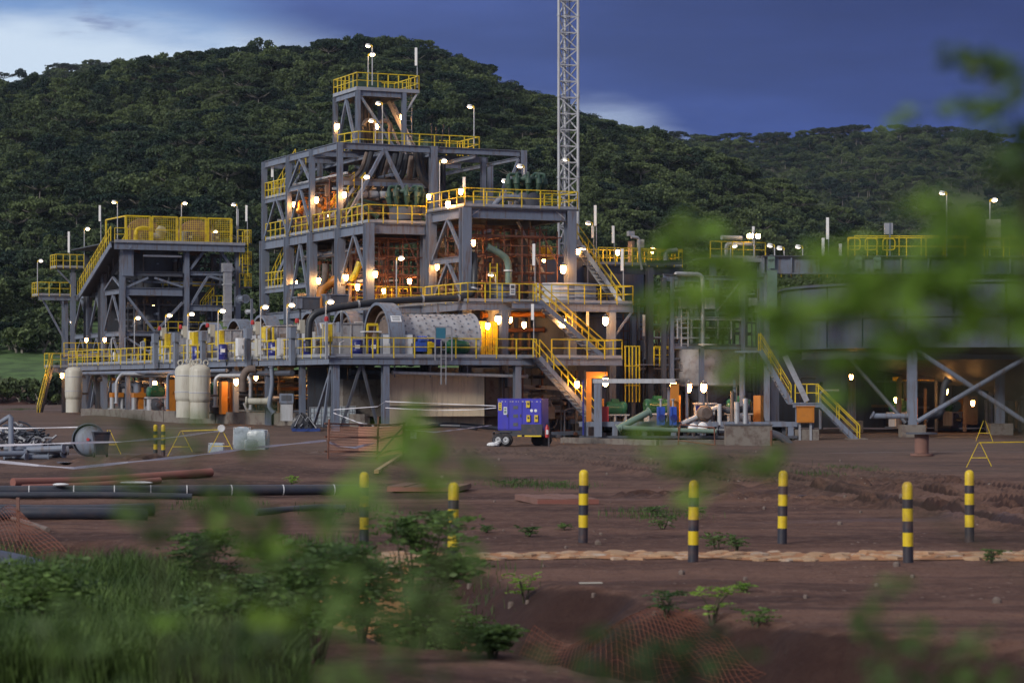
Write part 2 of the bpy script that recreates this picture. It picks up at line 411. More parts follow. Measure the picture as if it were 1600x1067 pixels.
def ground_z(x, y):
    x = np.asarray(x, float); y = np.asarray(y, float)
    z = vnoise(x, y, 9.0) * 0.22 * ss(44, 70, y) + vnoise(x + 50, y, 2.6) * 0.06 * (0.35 + 0.65 * ss(44, 60, y))
    z = z + vnoise(x, y + 9, 0.9) * 0.05 + vnoise(x + 3, y * 2.2, 0.35) * 0.03 + vnoise(x * 0.5 + 7, y, 0.17) * (0.012 + .03 * ss(43, 52, y) * ss(-.1, .25, vnoise(x, y + 31, 7))) + vnoise(x * .35, y, 1.5) * .07 * ss(43, 50, y)
    # berm where the photographer stands
    z = z + 1.1 * (1 - ss(9, 17, y))
    # ditch with a grassy bank on its far side from the road
    d, side = seg_dist(x, y, DITCH)
    z = z - 1.25 * (1 - ss(0.7, 2.6, d + vnoise(x, y, 1.2) * 0.9)) * ss(12, 18, y)
    bank = (side < 0)
    left = ss(2.0, 5.5, d) * np.where(side > 0, 1, 0) * ss(12, 18, y) * (1 - ss(48, 60, y))
    z = z + left * (0.15 + vnoise(x, y, 4.0) * 0.5)
    for tr in TRACKS:
        d, sd = seg_dist(x + vnoise(x, y, 12.0) * 1.5, y, tr)
        z = z - 0.24 * (1 - ss(0.15, 0.42, d)) + 0.15 * np.exp(-((d - 0.55) / 0.16) ** 2)
        z = z + 0.05 * (1 - ss(0.2, 0.4, d)) * np.sin((x * 0.8 + y) * 14)
    # mound left of the plant and shallow dip by the gen set
    z = z + 0.55 * np.exp(-(((x + 9) / 4.5) ** 2 + ((y - 84) / 9.0) ** 2)) * (0.8 + vnoise(x, y, 2.0))
    z = z - 0.15 * ss(100, 125, y)
    z = z + (.72 * ss(119, 137, y) + .3 * ss(145, 175, y)) * (1 - ss(-3.5, 2.5, x))
    return z
def gz(x, y): return float(ground_z(x, y))
def gpt(px, py):
    """ground point seen at a picture position"""
    lo, hi = 18.0, 400.0
    for _ in range(40):
        d = (lo + hi) / 2; p = W(px, py, d)
        if p.z > gz(p.x, p.y): lo = d
        else: hi = d
    p = W(px, py, d); return Vector((p.x, p.y, gz(p.x, p.y)))
rows = np.concatenate([np.linspace(-30, 16, 24), 2.75 * F_PX / (HOR + 0 - np.linspace(HOR - 2.75 * F_PX / 16.6, HOR - 2.75 * F_PX / 150, 620)), np.geomspace(152, 420, 40), [600, 1000, 1800, 3000, 5000, 8000]])
rows = np.unique(np.round(rows, 4))
fc = np.linspace(-1, 1, 330)
cols_w = np.concatenate([[-40, -12, -5, -2.4, -1.6], fc * 1.0, [1.6, 2.4, 5, 12, 40]])
YY, CC = np.meshgrid(rows, cols_w, indexing='ij')
XX = CC * (np.maximum(np.abs(YY), 20) * 0.27 + 3)
ZZ = ground_z(XX, YY)
ZZ = np.where(YY > 420, -0.5, ZZ)
nr, nc = XX.shape
def grid_mesh(name, X, Y, Zz, material, smooth=True):
    nr, nc = X.shape
    me = bpy.data.meshes.new(name)
    co = np.stack([X, Y, Zz], -1).reshape(-1, 3).astype(np.float32)
    idx = np.arange(nr * nc).reshape(nr, nc)
    q = np.stack([idx[:-1, :-1], idx[:-1, 1:], idx[1:, 1:], idx[1:, :-1]], -1).reshape(-1, 4)
    me.vertices.add(len(co)); me.vertices.foreach_set('co', co.ravel())
    me.loops.add(q.size); me.loops.foreach_set('vertex_index', q.ravel())
    me.polygons.add(len(q)); me.polygons.foreach_set('loop_start', np.arange(0, q.size, 4)); me.polygons.foreach_set('loop_total', np.full(len(q), 4))
    me.polygons.foreach_set('use_smooth', np.full(len(q), smooth))
    me.materials.append(material); me.update(calc_edges=True); me.validate()
    o = bpy.data.objects.new(name, me); COL.objects.link(o); return o
def earth_material():
    m = bpy.data.materials.new('red_earth'); m.use_nodes = True
    t = m.node_tree; b = t.nodes['Principled BSDF']
    geo = N(t, 'ShaderNodeNewGeometry'); pos = geo.outputs['Position']
    def noise(s, d=5.0, r=0.6, vec=pos):
        n = N(t, 'ShaderNodeTexNoise'); setin(n, Scale=s, Detail=d, Roughness=r); t.links.new(vec, n.inputs['Vector']); return n.outputs[0]
    mpn = N(t, 'ShaderNodeMapping'); mpn.inputs['Scale'].default_value = (0.16, 1.2, 1); t.links.new(pos, mpn.inputs[0])
    a = noise(0.22, 6.0, 0.62, mpn.outputs[0]); c = noise(3.2, 8.0, 0.7); e = noise(0.07, 3.0)
    col = mixc(t, sstep(t, a, 0.34, 0.66), (0.044, 0.018, 0.013), (0.175, 0.092, 0.064))
    col = mixc(t, math_node(t, 'MULTIPLY', sstep(t, c, 0.42, 0.72), 0.7), col, (0.205, 0.118, 0.086))
    fn = noise(14.0, 4.0, 0.7)
    col = mixc(t, math_node(t, 'MULTIPLY', sstep(t, fn, 0.52, 0.66), 0.65), col, (0.040, 0.018, 0.014))
    wl = noise(0.6, 6.0, 0.7, mpn.outputs[0])
    col = mixc(t, math_node(t, 'MULTIPLY', sstep(t, wl, 0.52, 0.62), 0.55), col, (0.046, 0.021, 0.017))
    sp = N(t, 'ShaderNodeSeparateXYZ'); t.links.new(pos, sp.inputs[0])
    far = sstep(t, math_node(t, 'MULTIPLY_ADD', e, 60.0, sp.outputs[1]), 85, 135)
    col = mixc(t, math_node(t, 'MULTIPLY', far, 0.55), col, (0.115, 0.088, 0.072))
    # gravel and pale chips
    vo = N(t, 'ShaderNodeTexVoronoi'); setin(vo, Scale=7.0); t.links.new(pos, vo.inputs['Vector'])
    vsep = N(t, 'ShaderNodeSeparateColor'); t.links.new(vo.outputs['Color'], vsep.inputs[0])
    chip = math_node(t, 'MULTIPLY', sstep(t, math_node(t, 'SUBTRACT', 1.0, vo.outputs['Distance']), 0.72, 0.86), sstep(t, vsep.outputs[0], 0.72, 0.84))
    chip = math_node(t, 'MULTIPLY', chip, sstep(t, noise(0.35), 0.45, 0.62))
    col = mixc(t, math_node(t, 'MULTIPLY', chip, 0.75), col, (0.42, 0.33, 0.27))
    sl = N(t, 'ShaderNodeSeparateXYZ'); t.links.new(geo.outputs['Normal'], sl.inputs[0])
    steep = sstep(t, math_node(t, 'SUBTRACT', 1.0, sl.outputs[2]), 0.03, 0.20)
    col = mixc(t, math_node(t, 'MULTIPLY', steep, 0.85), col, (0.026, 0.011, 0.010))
    t.links.new(col, b.inputs['Base Color'])
    wet = sstep(t, noise(0.13, 4.0, 0.5, mpn.outputs[0]), 0.60, 0.68)
    t.links.new(math_node(t, 'MULTIPLY_ADD', wet, -0.35, 0.9), b.inputs['Roughness'])
    b.inputs['Specular IOR Level'].default_value = 0.3
    bp = N(t, 'ShaderNodeBump'); bp.inputs['Strength'].default_value = 1.0; bp.inputs['Distance'].default_value = 0.09
    t.links.new(math_node(t, 'ADD', c, math_node(t, 'MULTIPLY', chip, 0.6)), bp.inputs['Height']); t.links.new(bp.outputs[0], b.inputs['Normal'])
    return m
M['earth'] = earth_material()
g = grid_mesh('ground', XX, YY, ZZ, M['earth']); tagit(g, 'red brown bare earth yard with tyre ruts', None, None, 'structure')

# puddles: thin water sheets in shallow places
M['water'] = mat('muddy_water', (0.11, 0.08, 0.065), 0.22, 0, 0.1, 1.0)
for px, py, a, b_ in ((95, 723, .5, 1.6), (1245, 775, .7, .5)):
    p = gpt(px, py); mb = MB(); n = 22
    ring = []
    for k in range(n):
        an = 2 * math.pi * k / n; rr = 1 + 0.35 * math.sin(3 * an + px) + 0.2 * math.sin(5 * an + 1)
        ring.append((a * 0.5 * rr * math.cos(an), b_ * 0.5 * rr * math.sin(an), 0.0))
    mb._add(ring, [tuple(range(n))])
    o = part('puddle', mb, 'water', None); o.location = (p.x, p.y, p.z + 0.02)
    tagit(o, 'shallow muddy puddle on the red earth', None, None, 'structure')

# ================================================================= HILLS
SKY1 = [(-900, 330), (-400, 250), (-150, 190), (0, 172), (100, 160), (190, 142), (240, 142), (300, 126), (350, 118), (400, 112), (460, 114), (520, 106), (600, 100), (660, 102), (700, 118), (760, 140), (800, 166), (870, 196), (920, 216), (960, 232), (1000, 246), (1060, 280), (1130, 300), (1200, 338), (1280, 372), (1380, 420), (1500, 470), (1900, 560)]
SKY2 = [(-900, 150), (-300, 140), (0, 138), (60, 130), (120, 118), (190, 112), (260, 118), (400, 150), (700, 200), (900, 214), (1000, 230), (1100, 234), (1200, 232), (1300, 224), (1380, 219), (1440, 218), (1500, 224), (1560, 234), (1640, 246), (1900, 250), (2500, 300)]
def interp(tab, px):
    return np.interp(px, [a for a, _ in tab], [b for _, b in tab])
def hill_z(x, y, tab, d0, d1, d2):
    px = 800 + F_PX * x / np.maximum(y, 1)
    py = interp(tab, px)
    zc = CAM_Z + (HOR - py) / F_PX * d1
    up = ss(d0, d1, y); t = np.clip((y - d0) / (d1 - d0), 0, 1)
    f = np.where(y < d1, 0.45 * t + 0.55 * up, 1 - 0.8 * ss(d1, d2, y))
    z = zc * f + vnoise(x, y, 60) * 16 * t * (1 - ss(0.75, 1.0, t)) + vnoise(x, y, 25) * 5 * t * (1 - ss(0.8, 1.0, t))
    if d0 < 500: z = np.maximum(z, 11.7 * ss(322, 342, y) * (1 - ss(d1, d2, y)))
    return z - 1.0 * (y < d0 + 3)
HILLS = [(SKY1, 330.0, 820.0, 1150.0), (SKY2, 900.0, 1350.0, 1700.0)]
M['hill_soil'] = mat('grassy_hill_soil', (0.042, 0.058, 0.022), 0.95, 0, 0.4, 0.05, dirt=(0.045, 0.032, 0.018), dirt_amt=0.4)
for i, (tab, d0, d1, d2) in enumerate(HILLS):
    ys = np.concatenate([np.linspace(d0 - 8, d1, 70), np.linspace(d1 + 15, d2, 16)])
    ks = np.linspace(-0.62, 0.62, 130)
    Y, K = np.meshgrid(ys, ks, indexing='ij'); X = K * Y
    h = grid_mesh('hill', X, Y, hill_z(X, Y, tab, d0, d1, d2), M['hill_soil'])
    tagit(h, ['near wooded hill rising behind the plant', 'far wooded ridge behind on the right'][i], None, None, 'structure')
# red earth cut and grass field at the foot, far left
Y, K = np.meshgrid(np.linspace(236, 342, 40), np.linspace(-0.5, 0.5, 150), indexing='ij'); X = K * Y
t_ = ss(242, 262, Y)
Zf = -0.6 + 3.4 * t_ + 9.0 * ss(255, 342, Y) + vnoise(X, Y, 12) * 1.2 * t_ + vnoise(X, Y, 4) * 0.5 * ss(238, 248, Y) * (1 - ss(255, 265, Y))
def field_z(x, y):
    return -0.6 + 3.4 * ss(242, 262, y) + 9.0 * ss(255, 342, y) + vnoise(x, y, 12) * 1.2 * ss(242, 262, y)
bankm = bpy.data.materials.new('cut_bank'); bankm.use_nodes = True
t = bankm.node_tree; b = t.nodes['Principled BSDF']; geo = N(t, 'ShaderNodeNewGeometry')
n1 = N(t, 'ShaderNodeTexNoise'); setin(n1, Scale=0.35, Detail=7.0, Roughness=0.7); t.links.new(geo.outputs['Position'], n1.inputs['Vector'])
sp = N(t, 'ShaderNodeSeparateXYZ'); t.links.new(geo.outputs['Position'], sp.inputs[0])
k = sstep(t, math_node(t, 'MULTIPLY_ADD', n1.outputs[0], 5.0, sp.outputs[2]), 4.6, 6.4)
t.links.new(mixc(t, k, mixc(t, n1.outputs[0], (0.05, 0.018, 0.014), (0.13, 0.055, 0.04)), mixc(t, sstep(t, n1.outputs[0], .35, .6), (0.035, 0.07, 0.018), (0.08, 0.15, 0.038))), b.inputs['Base Color']); b.inputs['Roughness'].default_value = 0.95
bk = grid_mesh('hillside_bank', X, Y, Zf, bankm); tagit(bk, 'red earth cut with green grass above it', None, None, 'structure')

# ---------------------------------------------------------------- trees of the hill
def crown_mesh(name, seed, w, h, base, nclump, nleaf, leaf, flat=False, material='leaf_hill', limbs=0):
    rr = np.random.RandomState(seed)
    cs = []
    for i in range(nclump):
        a = rr.rand() * 2 * math.pi
        if flat:
            r = w * math.sqrt(rr.rand()) * 0.92; z = base + h * (0.75 + 0.25 * rr.rand()) - 0.28 * h * (r / w) ** 2
            cs.append((r * math.cos(a), r * math.sin(a), z, w * (0.16 + 0.1 * rr.rand()), h * 0.16))
        else:
            ph = math.acos(1 - 1.5 * rr.rand()); q = 0.55 + 0.35 * rr.rand()
            cs.append((w * q * math.sin(ph) * math.cos(a), w * q * math.sin(ph) * math.sin(a), base + h * 0.42 + h * 0.5 * q * math.cos(ph), w * (0.26 + 0.2 * rr.rand()), h * (0.13 + 0.1 * rr.rand())))
    P = []
    for (x, y, z, r, rz) in cs:
        d = rr.randn(nleaf, 3); d /= np.linalg.norm(d, axis=1)[:, None]
        d[:, 2] = np.abs(d[:, 2]) * np.where(rr.rand(nleaf) < 0.8, 1, -1)
        q = 0.65 + 0.4 * rr.rand(nleaf, 1)
        P.append(np.array([x, y, z]) + d * q * np.array([r, r, rz]))
    P = np.concatenate(P); n = len(P)
    a1 = rr.randn(n, 3); a1 /= np.linalg.norm(a1, axis=1)[:, None]
    a2 = np.cross(a1, rr.randn(n, 3)); a2 /= np.linalg.norm(a2, axis=1)[:, None]
    s1 = (leaf * (0.6 + 0.8 * rr.rand(n)))[:, None]; s2 = s1 * (0.5 + 0.4 * rr.rand(n))[:, None]
    co = np.stack([P - a1 * s1, P + a2 * s2, P + a1 * s1, P - a2 * s2], 1).reshape(-1, 3)
    me = bpy.data.meshes.new(name)
    me.vertices.add(4 * n); me.vertices.foreach_set('co', co.astype(np.float32).ravel())
    me.loops.add(4 * n); me.loops.foreach_set('vertex_index', np.arange(4 * n))
    me.polygons.add(n); me.polygons.foreach_set('loop_start', np.arange(0, 4 * n, 4)); me.polygons.foreach_set('loop_total', np.full(n, 4))
    me.materials.append(M[material]); me.update(calc_edges=True)
    return me, cs
def trunk_mesh(name, cs, base, r, seed, k=6):
    rr = random.Random(seed); mb = MB()
    top = (rr.uniform(-.3, .3), rr.uniform(-.3, .3), base)
    mb.tube([(0, 0, -1.5), (rr.uniform(-.15, .15), rr.uniform(-.15, .15), base * 0.5), top], r, 6, r2=r * 0.6)
    for c in rr.sample(cs, min(k, len(cs))):
        mid = ((top[0] + c[0]) / 2 + rr.uniform(-.3, .3), (top[1] + c[1]) / 2, (top[2] * 0.6 + c[2] * 0.4))
        mb.tube([top, mid, (c[0], c[1], c[2])], r * 0.5, 5, r2=r * 0.12)
    return mb.mesh(name, 'bark', True)
KINDS = []
for i, (w, h, base, nc_, nl, leaf, flat) in enumerate([
        (4.2, 6.0, 2.2, 16, 95, 0.34, False), (3.4, 6.8, 2.4, 14, 95, 0.32, False), (5.0, 5.4, 2.0, 18, 90, 0.36, False),
        (3.0, 4.6, 1.5, 12, 90, 0.30, False), (5.8, 3.6, 4.2, 26, 60, 0.32, True), (4.4, 7.4, 2.8, 15, 100, 0.36, False), (2.2, 2.8, 0.6, 9, 70, 0.26, False)]):
    cm, cs = crown_mesh('crown', 20 + i, w, h, base, nc_, nl, leaf, flat)
    KINDS.append((cm, trunk_mesh('trunk', cs, base * (1.15 if not flat else 1.25), 0.22, i, 7 if not flat else 11), flat))
cm, cs = crown_mesh('crown', 77, 6.8, 3.6, 5.6, 30, 60, 0.26, True, 'leaf_dark')
ACACIA = (cm, trunk_mesh('trunk', cs, 6.2, 0.24, 9, 20), True)
cm, cs = crown_mesh('crown', 78, 4.6, 5.0, 3.6, 20, 50, 0.26, False, 'leaf_dark')
OPEN = (cm, trunk_mesh('trunk', cs, 4.4, 0.2, 10, 14), False)
rt = random.Random(5)
def add_tree(kind, x, y, z, s, label, group, name='hill_tree'):
    o = thing(name, label, 'tree', (x, y, z), rt.uniform(0, 6.28), group)
    o.scale = (s, s, s * rt.uniform(0.9, 1.1))
    for nm, me in (('crown', kind[0]), ('trunk', kind[1])):
        c = bpy.data.objects.new(nm, me); COL.objects.link(c); c.parent = o
    return o
pts = []; near = []
for hi, (tab, d0, d1, d2) in enumerate(HILLS):
    y = d0 + 6
    while y < d1 + 60:
        step = 3.5 if hi == 0 else 5.0
        kmax = 0.27 if hi == 0 else 0.27
        x = -kmax * y
        while x < kmax * y:
            xx = x + rt.uniform(-2.6, 2.6); yy = y + rt.uniform(-2.8, 2.8)
            px = 800 + F_PX * xx / yy
            if hi == 1 and 330 < px < 860: x += step; continue
            zz = float(hill_z(xx, yy, tab, d0, d1, d2))
            if zz > 0.5 and not (hi == 0 and yy < 360 and px < 260):
                dens = float(vnoise(xx, yy, 30))
                if not (dens > 0.33 and rt.random() < 0.75):
                    pts.append((xx, yy, zz, hi, px))
            x += step * rt.uniform(0.8, 1.2)
        y += step
# individuals: skyline trees and the nearest ones, the rest is one wood
sky = [p for p in pts if (HILLS[p[3]][2] - 16 < p[1] < HILLS[p[3]][2] + 6) and -60 < p[4] < 1660 and not (p[3] == 0 and p[4] > 1100) and not (p[3] == 0 and p[4] < 180)]
rt.shuffle(sky); sky = sorted(sky[:200], key=lambda p: p[4])
skys = set(map(id, sky))
cand = sorted([p for p in pts if p[3] == 0 and p[1] < 470 and -40 < p[4] < 1640 and id(p) not in skys], key=lambda p: p[1])
near = cand[:60]; nears = set(map(id, near))
ORD = 'first second third fourth fifth sixth seventh eighth ninth tenth eleventh twelfth thirteenth fourteenth fifteenth sixteenth seventeenth eighteenth nineteenth twentieth'.split()
def landmark_labels(lst, marks, what):
    """counts each tree left or right of the nearest thing one can find"""
    out = {}; cnt = {}
    for p in sorted(lst, key=lambda p: min(abs(p[4] - m[0]) for m in marks)):
        m = min(marks, key=lambda m: abs(p[4] - m[0])); sd = 'left' if p[4] < m[0] else 'right'
        k = cnt.get((m[1], sd), 0); cnt[(m[1], sd)] = k + 1
        out[id(p)] = '%s, %s to the %s of %s' % (what, ORD[min(k, 19)], sd, m[1])
    return out
c1 = [p for p in sky if p[3] == 0]; c2 = [p for p in sky if p[3] == 1]
lab = landmark_labels(c1, [(250, 'the left ridge dip'), (430, 'the tower edge'), (590, 'the penthouse'), (740, 'the roof lamp'), (886, 'the lattice mast'), (1010, 'the sky gap')], 'crest tree on the near hill')
lab.update(landmark_labels(c2, [(40, 'the picture edge'), (180, 'the left cloud'), (960, 'the sky gap'), (1130, 'the floodlights'), (1290, 'the tallest tube fitting'), (1472, 'the tall pole lamp'), (1590, 'the corner leaves')], 'dark skyline tree on the far ridge'))
lab.update(landmark_labels(near, [(60, 'the end platform'), (400, 'the gap between buildings'), (935, 'the upper stair'), (1000, 'the tank top rails'), (1170, 'the floodlights'), (1293, 'the tallest tube fitting'), (1480, 'the tall pole lamp')], 'low tree behind the plant'))
for p in sky:
    far = p[3] == 1
    ac = (far or p[4] < 300) and rt.random() < 0.6
    if ac: add_tree(ACACIA, p[0], p[1], p[2] - 1, rt.uniform(0.7, 1.15), lab[id(p)], 'trees on the far skyline', 'umbrella_tree')
    elif far: add_tree(OPEN, p[0], p[1], p[2] - 0.5, rt.uniform(0.6, 1.2), lab[id(p)], 'trees on the far skyline')
    else: add_tree(OPEN if rt.random() < 0.5 else KINDS[rt.choice((0, 1, 4, 5))], p[0], p[1], p[2] - 0.5, rt.uniform(0.65, 1.05), lab[id(p)], 'trees on the crest of the near hill')
for p in near: add_tree(KINDS[rt.choice((0, 1, 2, 3, 4, 5))], p[0], p[1], p[2] - 0.3, rt.uniform(0.6, .95), lab[id(p)], 'trees at the foot of the hill')
rest = [p for p in pts if id(p) not in skys and id(p) not in nears]
for _ in range(900):
    yy = rt.uniform(252, 345); xx = rt.uniform(-.25, -.13) * yy
    if float(vnoise(xx, yy, 9)) > -.05 + .25 * (yy < 290): rest.append((xx, yy, float(field_z(xx, yy)) + .3, -1, 0))
wood_col = bpy.data.collections.new('wood_kinds')
for i, kd in enumerate(KINDS):
    me = kd[0].copy(); bmv = kd[1]
    import bmesh
    bm = bmesh.new(); bm.from_mesh(kd[0]); nf = len(bm.faces)
    bm.from_mesh(kd[1])
    bm.faces.ensure_lookup_table()
    for f in bm.faces[nf:]: f.material_index = 1
    bm.to_mesh(me); bm.free(); me.materials.append(M['bark'])
    o = bpy.data.objects.new('wood_kind_%s' % 'abcdefg'[i], me); wood_col.objects.link(o)
me = bpy.data.meshes.new('hill_wood'); me.from_pydata([(p[0], p[1], p[2] - 0.4) for p in rest], [], [])
sc_ = me.attributes.new('sc', 'FLOAT', 'POINT'); sc_.data.foreach_set('value', [rt.choice((.42, .5, .55, .6, .68, .8, 1.0)) * rt.uniform(.85, 1.1) for p in rest])
ro_ = me.attributes.new('ro', 'FLOAT', 'POINT'); ro_.data.foreach_set('value', [rt.uniform(0, 6.28) for p in rest])
kk = me.attributes.new('kd', 'INT', 'POINT'); kk.data.foreach_set('value', [6 if p[3] < 0 else rt.choice((0, 0, 1, 1, 2, 2, 3, 3, 4, 4, 5, 6)) for p in rest])
wood = bpy.data.objects.new('hill_wood', me); COL.objects.link(wood)
tagit(wood, 'dense dark green woodland covering the hills', 'wood', None, 'stuff')
def instancer(ob, col):
    ng = bpy.data.node_groups.new('scatter', 'GeometryNodeTree')
    ng.interface.new_socket('Geometry', in_out='INPUT', socket_type='NodeSocketGeometry')
    ng.interface.new_socket('Geometry', in_out='OUTPUT', socket_type='NodeSocketGeometry')
    gi = ng.nodes.new('NodeGroupInput'); go = ng.nodes.new('NodeGroupOutput')
    m2p = ng.nodes.new('GeometryNodeMeshToPoints'); ng.links.new(gi.outputs[0], m2p.inputs[0])
    ci = ng.nodes.new('GeometryNodeCollectionInfo'); ci.inputs['Collection'].default_value = col
    ci.inputs['Separate Children'].default_value = True; ci.inputs['Reset Children'].default_value = True
    ip = ng.nodes.new('GeometryNodeInstanceOnPoints'); ip.inputs['Pick Instance'].default_value = True
    def att(n, ty):
        a = ng.nodes.new('GeometryNodeInputNamedAttribute'); a.data_type = ty; a.inputs[0].default_value = n
        return a.outputs[0]
    cx = ng.nodes.new('ShaderNodeCombineXYZ'); ng.links.new(att('ro', 'FLOAT'), cx.inputs[2])
    ng.links.new(m2p.outputs[0], ip.inputs['Points']); ng.links.new(ci.outputs[0], ip.inputs['Instance'])
    ng.links.new(att('kd', 'INT'), ip.inputs['Instance Index']); ng.links.new(cx.outputs[0], ip.inputs['Rotation']); ng.links.new(att('sc', 'FLOAT'), ip.inputs['Scale'])
    ng.links.new(ip.outputs[0], go.inputs[0])
    md = ob.modifiers.new('scatter', 'NODES'); md.node_group = ng
instancer(wood, wood_col)
print('trees', len(pts), 'rest', len(rest))
# ================================================================= PLANT: generic steelwork
GZ = -0.15
GL = 1.15      # floor of the left pump area
class Steel:
    """collects named parts under one thing standing in the plant frame"""
    def __init__(s, name, label, cat, group=None, origin=(0, 0), loc=None, rz=None):
        s.o = origin
        p = uv(origin[0], origin[1], 0) if loc is None else Vector(loc)
        s.root = thing(name, label, cat, p, TH if rz is None else rz, group)
    def L(s, p): return (p[0] - s.o[0], p[1] - s.o[1], p[2])
    def put(s, name, mb, m, parent=None, **kw):
        mb.v = [s.L(v) for v in mb.v]
        return part(name, mb, m, parent or s.root, **kw)
    def col(s, u, v, z0, z1, w=0.36, m='steel', foot=True, name='column'):
        mb = MB().ibeam((u, v, z0), (u, v, z1), w, w, w * 0.1, up=(0, 1, 0))
        if foot: mb.box((u, v, z0 + 0.03), (w * 1.6, w * 1.6, 0.06))
        return s.put(name, mb, m)
    def beam(s, p, q, w=0.2, h=0.4, m='steel', name='beam'):
        return s.put(name, MB().ibeam(p, q, w, h, 0.03), m)
    def brace(s, p, q, w=0.16, m='steel', name='brace'):
        return s.put(name, MB().bar(p, q, w), m)
    def vbrace(s, p, q, z0, z1, w=0.16, m='steel'):
        mid = ((p[0] + q[0]) / 2, (p[1] + q[1]) / 2, z1)
        s.brace((p[0], p[1], z0), mid, w, m); s.brace((q[0], q[1], z0), mid, w, m)
    def deck(s, u0, v0, u1, v1, z, t=0.06, m='steel_d', edge=0.32, em='steel', sides='fblr'):
        s.put('deck', MB().mm((u0, v0, z - t), (u1, v1, z)), m)
        e = edge; zz = z - t - e / 2 - 0.004
        if 'f' in sides: s.beam((u0, v0, zz), (u1, v0, zz), 0.16, e, em, 'edge_beam')
        if 'b' in sides: s.beam((u0, v1, zz), (u1, v1, zz), 0.16, e, em, 'edge_beam')
        if 'l' in sides: s.beam((u0, v0 + 0.1, zz), (u0, v1 - 0.1, zz), 0.16, e, em, 'edge_beam')
        if 'r' in sides: s.beam((u1, v0 + 0.1, zz), (u1, v1 - 0.1, zz), 0.16, e, em, 'edge_beam')
    def rail(s, pts, gap=1.25, m='yellow', kick=True, h=1.02, rr=0.028, name='handrail'):
        mb = MB(); pts = [Vector(p) for p in pts]
        up = Vector((0, 0, h))
        for a, b in zip(pts[:-1], pts[1:]):
            mb.bar(a + up, b + up, 2 * rr); mb.bar(a + up * 0.53, b + up * 0.53, 1.5 * rr)
            n = max(1, int(round((b - a).length / gap)))
            for i in range(n + 1):
                p = a.lerp(b, i / n)
                mb.bar(p - Vector((0, 0, 0.1)), p + up, 2 * rr, up=(0, 1, 0))
        r = s.put(name, mb, m)
        if kick:
            kb = MB()
            for a, b in zip(pts[:-1], pts[1:]):
                kb.bar(a + Vector((0, 0, 0.07)), b + Vector((0, 0, 0.07)), 0.02, 0.16)
            s.put('kick_plate', kb, 'galv')
        return r
    def stair(s, top, bot, wdir, width=0.85, m='steel', rails=True, n=None, nm='stringer'):
        top, bot = Vector(top), Vector(bot); w = Vector(wdir).normalized() * (width / 2)
        for sg in (-1, 1):
            s.put('stringer', MB().bar(top + w * sg, bot + w * sg, 0.06, 0.26), m)
        n = n or max(3, int(round(abs(top.z - bot.z) / 0.24)))
        run = (bot - top); run.z = 0; rd = run.normalized()
        for i in range(1, n):
            p = top.lerp(bot, i / n)
            a = p - w * 0.94; b = p + w * 0.94
            s.put('tread', MB().bar(a, b, 0.25, 0.035, up=(0, 0, 1)), 'galv' if m != 'steel_d' else 'steel_d')
        if rails:
            for sg in (-1, 1):
                mb = MB(); a = top + w * sg; b = bot + w * sg; up = Vector((0, 0, 0.98))
                mb.bar(a + up, b + up, 0.05); mb.bar(a + up * 0.55, b + up * 0.55, 0.035)
                k = max(2, int((top - bot).length / 1.1))
                for i in range(k + 1):
                    p = a.lerp(b, i / k); mb.bar(p, p + up, 0.045, up=(0, 1, 0))
                s.put('handrail', mb, 'yellow')
    def ladder(s, p, h, wdir=(1, 0, 0), m='pale', cage=False):
        mb = MB(); w = Vector(wdir) * 0.22; p = Vector(p); up = Vector((0, 0, h))
        mb.bar(p - w, p - w + up, 0.05, up=(0, 1, 0)); mb.bar(p + w, p + w + up, 0.05, up=(0, 1, 0))
        for i in range(int(h / 0.3)): mb.bar(p - w + Vector((0, 0, 0.15 + 0.3 * i)), p + w + Vector((0, 0, 0.15 + 0.3 * i)), 0.03)
        s.put('ladder', mb, m)
    def pipe(s, pts, r, m='steel', name='pipe', n=8, fl=0.5, flanges=True):
        pp = fillet(pts, fl)
        mb = MB().tube(pp, r, n)
        if flanges:
            for i in (0, -1):
                a = Vector(pts[0] if i == 0 else pts[-1]); b = Vector(pts[1] if i == 0 else pts[-2]); d = (b - a).normalized()
                mb.lathe([(r * 1.5, 0), (r * 1.5, 0.06)], a, 10, d)
        return s.put(name, mb, m, smooth=True)

# levels
Z1 = 4.40                      # lower deck by the mills
Z2 = 7.60                      # landing and tank deck
ZD = Z(347, 0, 0)              # screen deck of the main tower
V1 = V(531, 0); V2 = V(487.5, 0); V3 = V(451, 0); V4 = V(413, 0)
ZR = Z(222, 0, V1)             # roof frame
UA = U(671, 0)
VT = V(727, UA)
UB = U(891, VT)
ZT = Z(322, UA, VT)            # cyclone deck of the right tower
print('V', V1, V2, V3, V4, 'ZD', ZD, 'ZR', ZR, 'UA', UA, 'VT', VT, 'UB', UB, 'ZT', ZT)

# ----------------------------------------------------------------- main tower
T = Steel('screening_tower', 'tallest blue grey steel tower frame with yellow handrails in the centre of the plant', 'steel tower')
vs = [0, V1, V2, V3, V4]
for v in vs: T.col(0, v, Z1 if False else GZ, ZD - 0.06, 0.52)
UC = U(677, V1); UR = U(817, V1)
for v in (V1, V4): 
    for u in (UC,): T.col(u, v, GZ, ZD - 0.4, 0.45)
T.col(UA - 0.1, 0.35, GZ, ZD - 0.4, 0.5)
T.col(UR, V4, GZ, ZR - 0.02, 0.3)
for v in vs[1:]: T.col(0, v, ZD, ZR - 0.02, 0.31, foot=False)
for v in (V1,): T.col(UC, v, ZD, ZR - 0.02, 0.42, foot=False); T.col(UR, v, ZD - 4, ZR - 0.02, 0.4, foot=False)
for px, v in ((755, V2), (766, V3), (500, V3 + 1.5), (380 + 180, V4)):
    T.col(U(px, v), v, ZD, ZR - 0.1, 0.3, foot=False)
